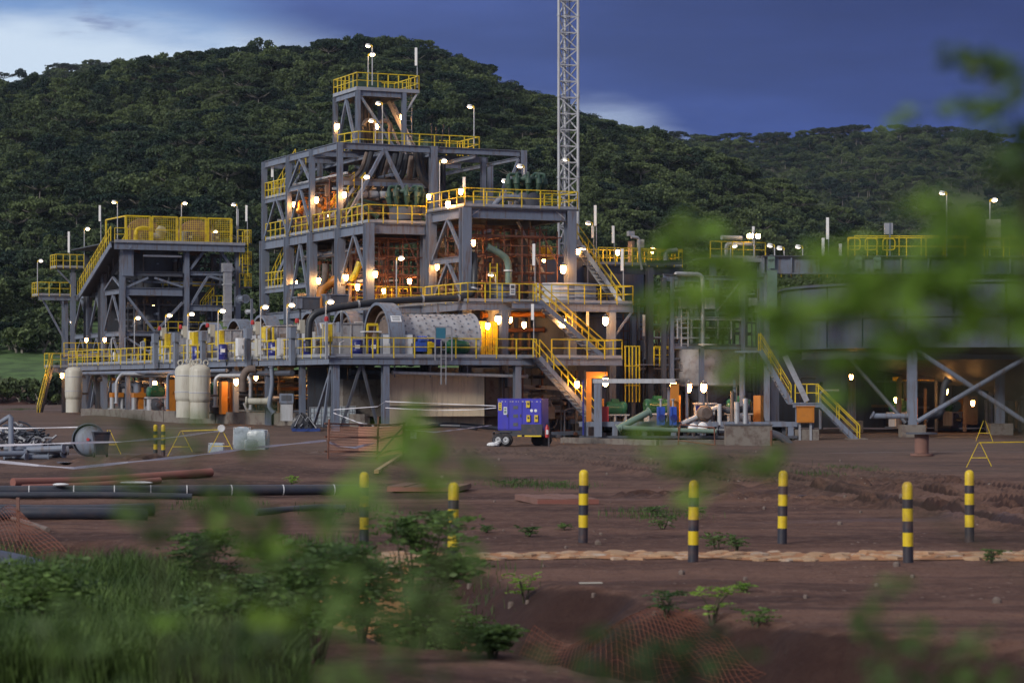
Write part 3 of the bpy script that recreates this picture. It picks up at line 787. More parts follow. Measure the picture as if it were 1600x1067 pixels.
T.col(U(523, V4), V4, ZD, ZR - 0.1, 0.3, foot=False)
# roof frame
for a, b in ((V1, V2), (V2, V3), (V3, V4)):
    T.beam((0, a + 0.2, ZR - 0.2), (0, b - 0.2, ZR - 0.2), 0.2, 0.42)
for v in (V1, V2, V3, V4):
    T.beam((0.2, v, ZR - 0.22), (UC - 0.22, v, ZR - 0.22), 0.22, 0.40)
    T.beam((UC + 0.22, v, ZR - 0.22), (UR - 0.2, v, ZR - 0.22), 0.22, 0.36)
for u in (UC * 0.5, UC, UC + (UR - UC) * 0.5, UR):
    T.beam((u, V1 + 0.25, ZR - 0.48), (u, V4 - 0.25, ZR - 0.48), 0.16, 0.22)
# big V bracing of the front of the upper frame
mid = (UC * 0.47, V1, ZR - 0.3)
T.brace((0.25, V1, ZD + 0.2), mid, 0.2); T.brace((UC - 0.25 - 1.2, V1, ZD + 1.4), mid, 0.2)
T.brace((UR - 0.3, V1, ZR - 0.6), (U(785, V1), V1, ZR - 3.2), 0.15)
T.brace((U(790, V4), V4, ZR - 0.6), (U(770, V4), V4, ZR - 3.4), 0.15)
# side bracing
for a, b, z0, z1 in ((V2, V3, ZD + 2.9, ZR - 0.4), (V3, V4, ZD, ZD + 2.6), (V2, V3, ZD, ZD + 2.9), (V2, V3, Z1 + 2.6, ZD - 0.6)):
    T.vbrace((0, a), (0, b), z0, z1, 0.15)
T.vbrace((0, V2), (0, V3), Z1, Z1 + 2.4, 0.15); T.vbrace((0, 0), (0, V1), Z1 + 4.4, ZD - 0.6, 0.15)
T.beam((0, V2 + 0.2, ZD + 2.9), (0, V3 - 0.2, ZD + 2.9), 0.18, 0.3); T.beam((0, V3 + 0.2, ZD + 2.5), (0, V4 - 0.2, ZD + 2.5), 0.18, 0.3)
T.beam((0, V3 + 0.2, Z1 + 4.6), (0, V4 - 0.2, Z1 + 4.6), 0.18, 0.3); T.beam((0, V2 + 0.2, Z1 + 4.7), (0, V3 - 0.2, Z1 + 4.7), 0.18, 0.3)
for v in vs[:-1]:
    i = vs.index(v)
    T.beam((0, v + 0.27, ZD - 0.36), (0, vs[i + 1] - 0.27, ZD - 0.36), 0.26, 0.56, name='edge_beam')
T.beam((0.27, 0, ZD - 0.36), (UA - 0.3, 0, ZD - 0.36), 0.26, 0.6, name='edge_beam')
for v in vs[1:]: T.beam((0.27, v, ZD - 0.36), (UC - 0.3, v, ZD - 0.36), 0.2, 0.5, 'steel_d')
T.beam((UC, V1 + 0.3, ZD - 0.36), (UC, V4 - 0.3, ZD - 0.36), 0.2, 0.5, 'steel_d')
T.put('deck', MB().mm((0.1, 0.1, ZD - 0.06), (UC + 2.5, V4 - 0.1, ZD)), 'steel_d')
T.put('deck', MB().mm((0.1, V2, ZD + 2.9), (1.2, V3, ZD + 2.96)), 'steel_d')
T.rail([(UA - 0.2, 0.0, ZD), (0.0, 0.0, ZD), (0.0, V1 - 0.2, ZD), (0, V2 - 0.2, ZD), (0, V3 - 0.3, ZD), (0, V4 - 0.3, ZD)], 0.95)
T.rail([(0, V3 + 0.2, ZD + 2.66), (0, V4 - 0.2, ZD + 2.66), (1.6, V4 - 0.2, ZD + 2.66)], 0.6)
T.put('deck', MB().mm((0.05, V3 + 0.1, ZD + 2.6), (1.7, V4 - 0.1, ZD + 2.66)), 'steel_d')
T.put('deck', MB().mm((0.05, V3 + 0.1, Z1 + 4.7), (1.7, V4 - 0.1, Z1 + 4.76)), 'steel_d')
T.rail([(0, V3 + 0.2, Z1 + 4.76), (0, V4 - 0.2, Z1 + 4.76)], 0.6)
T.stair((0.7, V3 - 0.3, ZR - 0.6), (0.7, V3 + 3.4, ZD + 2.7), (1, 0, 0), 0.7)
T.stair((1.5, V1 + 0.6, ZD + 2.4), (1.5, V2 + 2.0, ZD + 0.1), (1, 0, 0), 0.7)
T.stair((0.8, V3, ZD), (0.8, V4, Z1 + 4.8), (1, 0, 0), 0.7)
# penthouse: small tower on the roof
pu0 = U(554, V3); pu1 = U(634, V3 - 1.8)
PV0 = V3 - 2.2
pu0 = U(559, PV0); pu1 = U(631, PV0); PV1 = V(524, pu0); ZP = Z(139, pu0, PV0)
print('pent', pu0, pu1, PV0, PV1, ZP)
for u in (pu0, pu1):
    for v in (PV0, PV1): T.col(u, v, ZR - 0.3, ZP - 0.1, 0.27, foot=False)
for v in (PV0, PV1): T.beam((pu0 + .18, v, ZP - 0.26), (pu1 - .18, v, ZP - 0.26), 0.16, 0.36)
for u in (pu0, pu1): T.beam((u, PV0 + .18, ZP - 0.26), (u, PV1 - .18, ZP - 0.26), 0.16, 0.36)
XR = U(654, PV0)
T.put('top_deck', MB().mm((pu0 - 0.1, PV0 - 0.1, ZP - 0.06), (XR, PV1 + 0.1, ZP + 0.0)), 'steel_d')
T.put('kick_plate', MB().bar((pu0 - .12, PV0 - .12, ZP + 0.02), (XR, PV0 - .12, ZP + 0.02), 0.03, 0.22).bar((pu0 - .12, PV0 - .12, ZP + .02), (pu0 - .12, PV1 + .1, ZP + .02), 0.03, 0.22), 'galv')
T.brace((XR - 0.1, PV0, ZP - 0.1), (pu1 + 0.15, PV0, ZP - 1.3), 0.1, 'pale')
T.rail([(XR, PV0 - .08, ZP), (pu0 - .08, PV0 - .08, ZP), (pu0 - .08, PV1 + .08, ZP), (XR, PV1 + .08, ZP), (XR, PV0 - .08, ZP)], 0.75, kick=False)
T.vbrace((pu0, PV0), (pu0, PV1), ZR, ZP - 0.5, 0.17)
T.brace((pu0 + 0.2, PV0, ZP - 0.5), (pu1 - 0.3, PV0, ZR + 0.1), 0.15)
T.brace((pu1 - 0.7, PV1, ZP - 0.5), (pu0 + 0.7, PV1, ZR + 0.1), 0.15)
T.brace((pu1, PV0 + .2, ZR + 0.2), (pu1, PV1 - .2, ZP - 0.5), 0.14)
T.stair((pu1 + 0.1, PV0 + 2.6, ZP - 0.4), (pu1 + 1.2, PV0 + 0.8, ZR + 0.2), (0.5, 0.5, 0), 0.6, 'pale', rails=False)
T.ladder((pu1 + 0.45, PV0 + 0.3, ZR + 0.1), ZP - ZR + 0.2)
# roof level walkway rails
T.put('roof_deck', MB().mm((pu0 - 1.4, V2, ZR), (UR * 0.5, V4, ZR + 0.05)), 'steel_d')
ru1 = U(738, V2)
T.put('walkway', MB().mm((pu0 - 1.4, V2 - 1.2, ZR + 0.052), (ru1, V2, ZR + 0.1)), 'steel_d')
T.rail([(pu0 - 1.6, V2 + 1.5, ZR + 0.1), (pu0 - 1.2, V2 - 1.1, ZR + 0.1), (ru1, V2 - 1.1, ZR + 0.1), (ru1, V2 + 2.4, ZR + 0.1)], 1.0, kick=False)
T.rail([(U(655, V2 + 2), V2 + 2, ZR + 0.1), (ru1, V2 + 2, ZR + 0.1)], 1.0, kick=False)
# launder boxes behind the mills
for px, v in ((487, 2.2), (540, 1.0)):
    u = U(px, v)
# lower ring beams of the tower at landing level
for a, b in ((0, V1), (V1, V2), (V2, V3), (V3, V4)):
    T.beam((0, a + 0.28, Z2 - 0.3), (0, b - 0.28, Z2 - 0.3), 0.22, 0.42)
T.beam((0.28, 0, Z2 - 0.3), (UA - 0.4, 0, Z2 - 0.3), 0.22, 0.42)
T.put('deck', MB().mm((0.1, 0.1, Z2 - 0.06), (UC, V4, Z2)), 'steel_d')
T.rail([(0.3, 0.0, Z2), (UA - 0.4, 0.0, Z2)], 0.8)
T.rail([(0.3, V1, Z2), (UA - 0.4, V1, Z2)], 0.8)
T.rail([(1.4, 2.4, Z2), (3.4, 2.4, Z2)], 0.5)

# ----------------------------------------------------------------- right tower
Q = Steel('cyclone_tower', 'lower blue grey steel tower with full scaffolding inside, right of the tallest one', 'steel tower')
for u in (UA, UB):
    Q.col(u, VT, GZ, ZT - 0.1, 0.56)
    Q.col(u, 0.35 if u == UB else -0.28, GZ, ZT - 0.1, 0.5)
zz = ZT - 0.40
Q.beam((UA + .3, VT, zz), (UB - .3, VT, zz), 0.28, 0.56, name='edge_beam'); Q.beam((UA, VT + .3, zz), (UA, -.55, zz), 0.26, 0.5, name='edge_beam')
Q.beam((UB, VT + .3, zz), (UB, .1, zz), 0.26, 0.5, name='edge_beam'); Q.beam((UA + .3, 0.2, zz), (UB - .3, 0.2, zz), 0.2, 0.46)
Q.put('deck', MB().mm((UA - 0.2, VT - 0.2, ZT - 0.09), (UB + 0.45, 0.4, ZT)), 'steel_d')
Q.put('brackets', MB().bar((UA + 0.35, VT, zz - 0.15), (UA + 0.9, VT, zz + 0.25), 0.06).bar((UB - 0.35, VT, zz - 0.15), (UB - 0.9, VT, zz + 0.25), 0.06), 'pale')
Q.rail([(UA - 0.1, 0.2, ZT), (UA - 0.1, VT - 0.15, ZT), (UB + 0.4, VT - 0.15, ZT), (UB + 0.4, 0.3, ZT)], 1.1)
Q.rail([(UA + 1.3, VT + 1.8, ZT), (UA + 3.8, VT + 1.8, ZT)], 0.8, kick=False)
Q.rail([(UB - 1.4, VT + 1.6, ZT), (UB + 0.1, VT + 1.6, ZT)], 0.5, kick=False)
zm = Z(404, UA, VT)
Q.beam((UA, VT + .3, zm), (UA, -.55, zm), 0.2, 0.34)
Q.vbrace((UA, VT + 0.2), (UA, -0.5), zm + 0.1, zz - 0.2, 0.17); Q.vbrace((UA, VT + 0.2), (UA, -0.5), Z2 + 0.1, zm - 0.1, 0.17)
Q.brace((UB - 2.6, 0.2, zz - 0.2), (UB, 0.2, Z2 + 1.2), 0.17)
Q.brace((UB - 2.2, VT + 2.5, zz - 0.2), (UB - 0.4, VT + 2.5, Z2 + 1.6), 0.14, 'pale')
# ----------------------------------------------------------------- tank deck at landing level, right of the mills
PD = Steel('platform', 'upper grey landing platform with yellow handrails at the foot of the scaffolded tower', 'platform')
vf = VT - 1.4; uL = U(731, vf); uR = U(989, vf)
PD.deck(uL, vf, uR, 0.2, Z2 - 0.02, 0.06, 'steel_d', 0.42)
PD.rail([(uL, -0.4, Z2), (uL, vf, Z2), (U(838, vf), vf, Z2)], 1.1)
PD.rail([(U(862, vf), vf, Z2), (uR, vf, Z2), (uR, 0, Z2)], 1.15)
PD.rail([(U(838, vf - 1.0), vf - 1.0, Z2), (U(838, vf), vf, Z2)], 0.6)
VS1 = vf - 1.0   # stair run plane
PD.put('landing', MB().mm((U(795, VS1), VS1 - 0.45, Z2 - 0.08), (U(842, VS1), vf - 0.05, Z2 - 0.02)), 'steel_d')
PD.beam((U(795, VS1), VS1 - .45, Z2 - 0.28), (U(842, VS1), VS1 - .45, Z2 - 0.28), 0.12, 0.3)
for px, v, w in ((787, vf - 0.2, 0.4), (955, vf + 0.1, 0.42), (989, 0.0, 0.3), (840, -0.2, 0.3)):
    PD.col(U(px, v), v, GZ, Z2 - 0.5, w)
PD.brace((uR - 0.1, vf, Z2 - 0.5), (U(960, vf), vf, Z2 - 1.9), 0.12); PD.brace((U(797, vf), vf, Z2 - 0.5), (U(790, vf), vf, Z2 - 2.1), 0.1)
PD.stair((U(838, VS1), VS1, Z2), (U(940, VS1), VS1, Z1), (0, 1, 0), 0.85)
# stair going further up to the tank tops, back right
zU = Z(378, U(905, -1.5), -1.5)
PD.stair((U(897, -2.6), -2.6, zU), (U(968, -4.4), -4.4, Z2), (0, 1, 0), 0.8, 'pale')
# ----------------------------------------------------------------- lower deck
LD = Steel('mill_deck', 'long grey steel deck with yellow handrails carrying the row of mills', 'platform')
vF = -9.7; uE = U(972, vF); uW = U(516, vF); VB = 47.0; uI = -1.2
LD.deck(uW, vF, uE, VT - 0.4, Z1, 0.06, 'steel_d', 0.36, sides='frb')
LD.put('deck', MB().mm((uW, VT - 0.35, Z1 - 0.06), (uI + 5.5, 26.0, Z1)), 'steel_d')
LD.put('deck', MB().mm((uW, 26.05, Z1 - 0.06), (uI + 2.0, VB, Z1)), 'steel_d')
LD.rail([(uW, vF, Z1), (U(838, vF), vF, Z1)], 1.22)
LD.rail([(U(862, vF), vF, Z1), (uE, vF, Z1), (uE, VT, Z1)], 1.2)
vv = vF; segs = []
while vv < VB - 2:
    segs.append((vv, min(vv + 6.0, VB))); vv += 6.0
for a, b in segs:
    LD.beam((uW, a + 0.1, Z1 - 0.25), (uW, b - 0.1, Z1 - 0.25), 0.16, 0.34, name='edge_beam')
    LD.rail([(uW, a, Z1), (uW, b - 0.15, Z1)], 1.35)
cols_ = [(U(524, vF + .3), vF + .3), (U(602, vF + .2), vF + .2), (U(808, vF + .2), vF + .2)]
for u, v in cols_: LD.col(u, v, GZ, Z1 - 0.44, 0.36)
for v in (-4.4, 1.5, 7.5, 13.5, 19.5, 25.5, 31.5, 37.5, 43.5):
    LD.col(uW + 0.3, v, GZ + 0.3, Z1 - 0.4, 0.3)
    LD.beam((uW + 0.5, v, Z1 - 0.28), (uI + 1.5, v, Z1 - 0.28), 0.14, 0.3, 'steel_d')
    LD.col(uI + 0.6, v, GZ + 0.3, Z1 - 0.45, 0.28, 'steel_d')
LD.brace((U(563, vF + .3), vF + .3, Z1 - 0.5), (U(534, vF + .3), vF + .3, GZ + 0.8), 0.14, 'steel_d'); LD.brace((U(566, vF + .3), vF + .3, Z1 - 0.5), (U(594, vF + .3), vF + .3, GZ + 0.2), 0.14, 'steel_d')
LD.brace((uW + .3, -9.2, Z1 - .5), (uW + .3, -6.2, 0.6), 0.14); LD.brace((uW + .3, -9.0, Z1 - .5), (uW + .3, -12 + 4.2, 0.6), 0.14)
LD.stair((U(838, vF - .55), vF - .55, Z1), (U(926, vF - .55), vF - .55, 0.9), (0, 1, 0), 0.85)
LD.put('landing', MB().mm((U(820, vF - .55), vF - 1.0, Z1 - 0.06), (U(841, vF - .55), vF - 0.06, Z1)), 'steel_d')
for x0 in np.arange(uW + 1.2, uE - 0.5, 2.4):
    LD.put('joist', MB().ibeam((x0, vF + 0.12, Z1 - 0.24), (x0, VT - 0.5, Z1 - 0.24), 0.12, 0.24), 'steel_d')
# service pipe slung under the deck
LD.pipe([(U(618, vF), vF + 0.5, 3.55), (U(830, vF), vF + 0.5, 3.35)], 0.09, 'pale')
for px in (622, 678, 736, 800, 826): LD.put('hanger', MB().bar((U(px, vF), vF + .5, 3.3), (U(px, vF), vF + .5, Z1 - 0.07), 0.05, up=(0, 1, 0)), 'steel')
# ladder frame in front of the rail (galvanised kit stand)
k0 = U(680, vF - 0.35); k1 = U(706, vF - 0.35); zt = Z(511, k0, vF); zb = Z(563, k0, vF)
LD.put('kit_stand', MB().bar((k0, vF - .35, zb), (k0, vF - .35, zt), .06, up=(0, 1, 0)).bar((k1, vF - .35, zb), (k1, vF - .35, zt), .06, up=(0, 1, 0)).bar((k0, vF - .35, zt), (k1, vF - .35, zt), .06).bar((k0, vF - .35, zt - .65), (k1, vF - .35, zt - .65), .05), 'galv')
LD.put('screen_panel', MB().mm((k0 + .04, vF - .38, zt - .62), (k0 + .60, vF - .33, zt - .04)), 'teal')
LD.put('notice_panel', MB().mm((k0 + .62, vF - .38, zt - .42), (k1 - .04, vF - .33, zt - .04)), 'pale')
k2 = (k0 + k1) / 2
LD.put('cable_ladder', MB().bar((k2 - .14, vF - .35, 2.9), (k2 - .14, vF - .35, Z1 + 0.9), .05, up=(0, 1, 0)).bar((k2 + .14, vF - .35, 2.9), (k2 + .14, vF - .35, Z1 + 0.9), .05, up=(0, 1, 0)).bar((k2 - .14, vF - .35, Z1 + 0.4), (k2 + .14, vF - .35, Z1 + 0.4), .04).bar((k2 - .14, vF - .35, Z1 - 0.1), (k2 + .14, vF - .35, Z1 - 0.1), .04).bar((k2 - .14, vF - .35, Z1 - 0.6), (k2 + .14, vF - .35, Z1 - 0.6), .04), 'galv')
# jib posts with boxes along the left edge of the deck
jl = ['first grey jib post with a pale box, from the left along the deck edge', 'second grey jib post with a pale box, from the left along the deck edge', 'third grey jib post with a pale box, between the feeder boxes', 'grey jib post with box and red beacon beside the fourth mill guard', 'grey jib post with box and red beacon left of the black hose bend', 'slim galvanised post with red beacon right of the black hose bend']
for i, px in enumerate((242.5, 275, 317, 387, 456, 510)):
    u = uW - 0.28; v = V(px, u); zt = Z([523, 521, 519, 515, 513, 502][i], u, v)
    zb = Z([575, 576, 574, 573, 571, 560][i], u, v)
    J = Steel('jib_post', jl[i], 'post', 'posts along the mill deck edge', origin=(u, v))
    w = 0.42 if i < 5 else 0.2
    J.put('post', MB().box((u, v, (zt + zb) / 2), (w * .6, w, zt - zb)), 'steel' if i < 5 else 'galv')
    if i < 5:
        J.put('head', MB().box((u - 0.02, v - 0.05, zt - 0.25), (w * .8, w * 1.4, 0.6)), 'steel')
        J.put('junction_box', MB().box((u + 0.55, v, zt + 0.1), (0.3, 0.45, 0.75)).bar((u + 0.1, v, zt - .1), (u + .5, v, zt - .1), 0.06), 'cream')
    J.put('beacon', MB().lathe([(0.11, 0), (0.13, 0.12), (0.08, 0.26)], (u + (0.3 if i < 5 else 0), v, zt + (0.3 if i < 5 else 0)), 8), 'red', smooth=True)
    J.put('bracket', MB().bar((u, v, zb + .1), (u + .5, v, zb + .1), 0.1), 'steel')
# ----------------------------------------------------------------- concrete wall and slabs
wl0 = U(609, vF + 1.6); wl1 = U(757, vF + 1.6)
CW = Steel('concrete_wall', 'tall stained concrete wall below the mill deck behind the generator', 'wall', origin=(wl0, vF + 1.6))
zt = Z(583, wl0, vF + 1.6)
np_ = 4
for i in range(np_):
    a = wl0 + (wl1 - wl0) * i / np_; b = wl0 + (wl1 - wl0) * (i + 1) / np_
    for zz0, zz1 in ((GZ - 0.3, 1.72), (1.74, zt)):
        CW.put('wall_panel', MB().mm((a + 0.006, vF + 1.6 + rt.uniform(0, .02), zz0), (b - 0.006, vF + 2.3, zz1)), 'conc')
CW.put('joint_ledge', MB().mm((wl0, vF + 1.54, 1.66), (wl1, vF + 1.66, 1.735)), 'conc_d')
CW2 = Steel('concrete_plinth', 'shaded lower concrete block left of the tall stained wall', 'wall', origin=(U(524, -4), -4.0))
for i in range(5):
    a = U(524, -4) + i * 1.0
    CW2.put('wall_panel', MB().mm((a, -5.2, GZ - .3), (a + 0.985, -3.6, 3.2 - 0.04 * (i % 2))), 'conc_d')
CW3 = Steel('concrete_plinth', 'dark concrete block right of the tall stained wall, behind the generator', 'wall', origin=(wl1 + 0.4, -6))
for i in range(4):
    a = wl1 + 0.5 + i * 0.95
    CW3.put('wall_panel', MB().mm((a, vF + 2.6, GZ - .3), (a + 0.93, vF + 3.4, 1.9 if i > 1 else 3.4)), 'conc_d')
slab = Steel('concrete_kerb', 'low concrete kerb edging the pump area on the left', 'kerb')
def path_px(pts): return [gpt(a, b) for a, b in pts]
kp = [W(130, 640, 168), W(260, 652, 152), W(430, 662, 140), W(575, 665, 133)]
slabroot = slab.root; slabroot.location = kp[0]; slabroot.rotation_euler = (0, 0, 0)
for a, b in zip(kp[:-1], kp[1:]):
    n = max(2, int((b - a).length / 6))
    for i in range(n):
        p = a.lerp(b, i / n) - kp[0]; q = a.lerp(b, (i + 0.985) / n) - kp[0]
        p.z = q.z = -kp[0].z + GL - .35
        part('kerb_block', MB().bar(p, q, 0.35, 0.95), 'conc_d', slabroot)
fl = grid_mesh('plant_floor', *(lambda A: (A[0], A[1], A[0] * 0 + GZ + 0.32))(np.meshgrid(np.linspace(0, 1, 2), np.linspace(0, 1, 2))), M['conc_d'])
fl.data.clear_geometry()
quad = [(kp[0].x, kp[0].y), (kp[1].x, kp[1].y), (kp[2].x, kp[2].y), (kp[3].x, kp[3].y), (-2, 133), (6, 150), (-15, 200), (-34, 196)]
fl.data.from_pydata([(x, y, GL) for x, y in quad], [], [tuple(range(len(quad)))]); fl.data.materials.append(M['conc_d']) if not fl.data.materials else None
tagit(fl, 'concrete floor of the pump area', None, None, 'structure')
# ================================================================= MILLS
def mill(px, v, zc, r, rr, length, label, plates=True, first=False):
    u = U(px, v)
    S = Steel('mill', label, 'mill', 'mills in a row on the deck', origin=(u, v))
    zf = Z1
    # shell, along +u
    S.put('shell', MB().lathe([(r * .55, -0.1), (r, 0.0), (r, length), (r * .96, length + .02), (r * 0.55, length + 0.18)], (u + .35, v, zc), 40, (1, 0, 0)), 'rubberlin', smooth=True)
    S.put('end_flange', MB().lathe([(r * 1.06, 0), (r * 1.06, 0.14)], (u + .35 + length - .12, v, zc), 40, (1, 0, 0)), 'rubberlin', smooth=True)
    nb = 24; bolts = MB()
    for i in range(int(length / 0.42)):
        for k in range(nb):
            a = 2 * math.pi * (k + 0.5 * (i % 2)) / nb
            if math.sin(a) * 0.5 - math.cos(a) * 1.0 < -0.9 and False: continue
            d = Vector((0, math.cos(a), math.sin(a)))
            p = Vector((u + .75 + i * 0.42, v, zc)) + d * r
            bolts.prism(p, p + d * 0.055, [(-.035, -.035), (.035, -.035), (.035, .035), (-.035, .035)], up=(1, 0, 0))
    S.put('shell_bolts', bolts, 'steel', kind='stuff')
    # head wall and trunnion seen through the ring
    S.put('end_head', MB().lathe([(0.28, -.75), (0.30, -.3), (0.5, -0.26), (r * .75, -0.16), (r * 1.0, 0.02), (r * 1.0, 0.1)], (u + .1, v, zc), 32, (1, 0, 0)), 'brown', smooth=True)
    hb = MB()
    for k in range(16):
        a = 2 * math.pi * k / 16
        hb.ball((u - 0.05, v + math.cos(a) * r * .8, zc + math.sin(a) * r * .8), 0.06, 6, 4)
    S.put('head_bolts', hb, 'steel_d', kind='stuff')
    # ring gear guard: horseshoe shell open to the left
    n = 22; out = []; inn = []
    ang = [R(-40) + (math.pi + R(80)) * k / n for k in range(n + 1)]
    ang = [R(-8) + (math.pi + R(16)) * k / n for k in range(n + 1)]
    def ring(mb, r0, r1, x0, x1, ang):
        vs_ = []
        for a in ang:
            c_, s_ = math.cos(a), math.sin(a)
            for (q, x) in ((r0, x0), (r1, x0), (r1, x1), (r0, x1)): vs_.append((u + x, v + q * c_, zc + q * s_))
        fs = []
        for i in range(len(ang) - 1):
            for k in range(4): fs.append((i * 4 + k, i * 4 + (k + 1) % 4, i * 4 + 4 + (k + 1) % 4, i * 4 + 4 + k))
        fs += [(0, 1, 2, 3), tuple(4 * (len(ang) - 1) + k for k in (3, 2, 1, 0))]
        mb._add(vs_, fs)
    ro = MB(); ring(ro, rr - 0.03, rr, -0.45, 0.42, ang); S.put('gear_guard', ro, 'steel', smooth=True)
    rim = MB(); ring(rim, rr - 0.14, rr + 0.02, -0.50, -0.455, ang); S.put('guard_rim', rim, 'steel', smooth=True)
    bk_ = MB(); ring(bk_, r + 0.02, rr - 0.035, 0.36, 0.42, ang); S.put('guard_back_plate', bk_, 'ringbrown')
    li = MB(); ring(li, rr - 0.16, rr - 0.035, -0.40, 0.35, ang); S.put('guard_lining', li, 'ringbrown', smooth=True)
    ge = MB(); ring(ge, r + 0.02, r + 0.16, -0.1, 0.2, [2 * math.pi * k / 36 for k in range(37)]); S.put('ring_gear', ge, 'brown', smooth=True)
    # guard legs and flat warning plate
    S.put('guard_leg', MB().mm((u - .45, v - rr, zf), (u + .42, v - rr + .06, zc + .1)), 'steel')
    S.put('guard_leg', MB().mm((u - .45, v + rr - .06, zf), (u + .42, v + rr, zc + .1)), 'steel')
    a = R(122); 
    d = Vector((0, -math.sin(R(52)), math.cos(R(52)))); tt = Vector((0, -math.cos(R(52)), -math.sin(R(52))))
    # plate lies on the front slope of the guard
    th = R(128); c = Vector((u, v + (rr + .012) * math.cos(th + R(20)), zc + (rr + .012) * math.sin(th + R(20))))
    nrm = Vector((0, math.cos(th + R(20)), math.sin(th + R(20)))); tan = Vector((0, -nrm.z, nrm.y))
    lab = MB().prism(c - nrm * 0.02, c + nrm * 0.008, [(-.3, -.2), (.3, -.2), (.3, .2), (-.3, .2)], up=tan)
    S.put('warning_label', lab, 'white')
    tx = MB()
    for q in (-.1, 0.0, .1):
        cc = c + tan * q; tx.prism(cc + nrm * .009, cc + nrm * 0.014, [(-.22, -.018), (.22, -.018), (.22, .018), (-.22, .018)], up=tan)
    S.put('label_print', tx, 'steel_d')
    S.put('bearing_pedestal', MB().mm((u - .75, v - .55, zf), (u - .48, v + .55, zc - .25)), 'steel_d')
    S.put('saddle', MB().mm((u + .8, v - .8, zf), (u + 1.1, v + .8, zc - r * .8)).mm((u + length - .6, v - .8, zf), (u + length - .3, v + .8, zc - r * .8)), 'steel_d')
    return S
ms = [(601, -7.35, 5.42, 1.38, 1.98, U(737, -7.35) - U(601, -7.35) - .4, 'largest and nearest grey mill shell with bolts and open horseshoe gear guard'),
      (546, 2.3, 5.4, 1.35, 1.9, 3.6, 'second mill, its gear guard just left of the nearest mill, behind the black hose'),
      (493, 7.0, 5.4, 1.35, 1.95, 3.2, 'third mill guard from the right, under the bend of the black hose'),
      (417, 12.8, 5.4, 1.3, 1.85, 5.5, 'fourth mill guard from the right, left of the black hose bend'),
      (376, 19.6, 5.4, 1.25, 1.8, 5.5, 'fifth mill guard from the right along the deck'),
      (330, 26.4, 5.4, 1.2, 1.75, 5.5, 'farthest and leftmost small mill guard on the deck')]
for px, v, zc, r, rr, ln, lb in ms: mill(px, v, zc, r, rr, ln, lb)

# feeder boxes / hoods between the guards
def hood(px0, px1, py0, py1, v, label, yellow=True, m='rubberlin'):
    u0, u1 = U(px0, v), U(px1, v); zt, zb = Z(py0, u0, v), Z1
    zb = max(zb, Z(py1, u0, v))
    S = Steel('mill_hood', label, 'steel box', 'grey steel hoods along the mill deck', origin=(u0, v))
    S.put('casing', MB().mm((u0, v, zb), (u1, v + 1.3, zt)), m)
    S.put('top_flange', MB().mm((u0 - .06, v - .06, zt), (u1 + .06, v + 1.36, zt + 0.06)), m)
    for k in range(3):
        x = u0 + (u1 - u0) * (k + 0.5) / 3
        S.put('rib', MB().mm((x - .03, v - .05, zb), (x + .03, v - .002, zt - .02)), m)
    if yellow: S.put('end_guard', MB().mm((u0 - 0.32, v + .1, zb + (zt - zb) * .45), (u0 - .03, v + 1.0, zt - .02)), 'yellow_p')
    for q in (0.2, 0.8): S.put('support_leg', MB().bar((u0 + (u1 - u0) * q, v + .6, Z1), (u0 + (u1 - u0) * q, v + .6, zb + .02), 0.2, up=(0, 1, 0)), 'steel_d')
    return S
hood(521, 575, 506, 556, -3.4, 'wide pale grey hood box left of the nearest mill, behind the blue drums')
hood(424, 476, 510, 556, 4.0, 'pale grey hood box behind the post with a red beacon')
hood(352, 402, 516, 560, 9.5, 'pale grey hood box left of the fourth mill guard')
hood(311, 345, 518, 560, 15.5, 'small grey hood box left of the fifth mill guard')
hood(268, 303, 521, 562, 22.0, 'leftmost small grey hood box on the mill deck')
# launder boxes below the tower
for px0, px1, py0, py1, v, lb in ((464, 500, 465, 483, -0.9, 'left grey launder box under the tallest tower'), (509, 544, 461, 478, -1.2, 'right grey launder box under the tallest tower')):
    u0, u1 = U(px0, v), U(px1, v); z0, z1 = Z(py1, u0, v), Z(py0, u0, v)
    S = Steel('launder_box', lb, 'steel box', 'grey launder boxes under the tower', origin=(u0, v))
    S.put('box', MB().mm((u0, v, z0), (u1, v + 0.6, z1)), 'steel_d'); S.put('lid', MB().mm((u0 - .05, v - .05, z1), (u1 + .05, v + .65, z1 + .06)), 'steel')
    S.put('end_panel', MB().mm((u0 - .03, v - .04, z0 + .05), (u0 + .32, v - .003, z1 - .04)), 'steel')
    S.put('support', MB().bar((u0 + .3, v + .3, Z1), (u0 + .3, v + .3, z0), .1, up=(0, 1, 0)).bar((u1 - .3, v + .3, Z1), (u1 - .3, v + .3, z0), .1, up=(0, 1, 0)), 'steel_d')

# ----------------------------------------------------------------- things on the lower deck
drum_root = thing('drum', 'x', 'drum', (0, 0, 0))
part('barrel', MB().lathe([(.27, 0), (.29, .02), (.29, .28), (.305, .3), (.29, .32), (.29, .56), (.305, .58), (.29, .6), (.29, .86), (.27, .88)], (0, 0, 0), 20), 'blue', drum_root, smooth=True)
part('label', MB().mm((-.13, -.30, .42), (.13, -.288, .62)), 'white', drum_root)
for px, v, lb in ((558, -8.6, 'blue steel drum left of the pair beside the white cabinet'), (583, -8.6, 'blue steel drum just left of the white cabinets'), (348, 8, 'blue drum behind the handrail near the third jib post'),
                  (427, 0.5, 'blue drum in front of the fourth mill hood'), (308, 15, 'leftmost blue drum on the mill deck'), (480, -4.5, 'blue drum at the foot of the black hose')):
    p = uv(U(px, v), v, Z1); place(drum_root, p, TH - 0.3, lb, 'blue steel drums on the mill deck', (1.05, 1.05, 1.05))
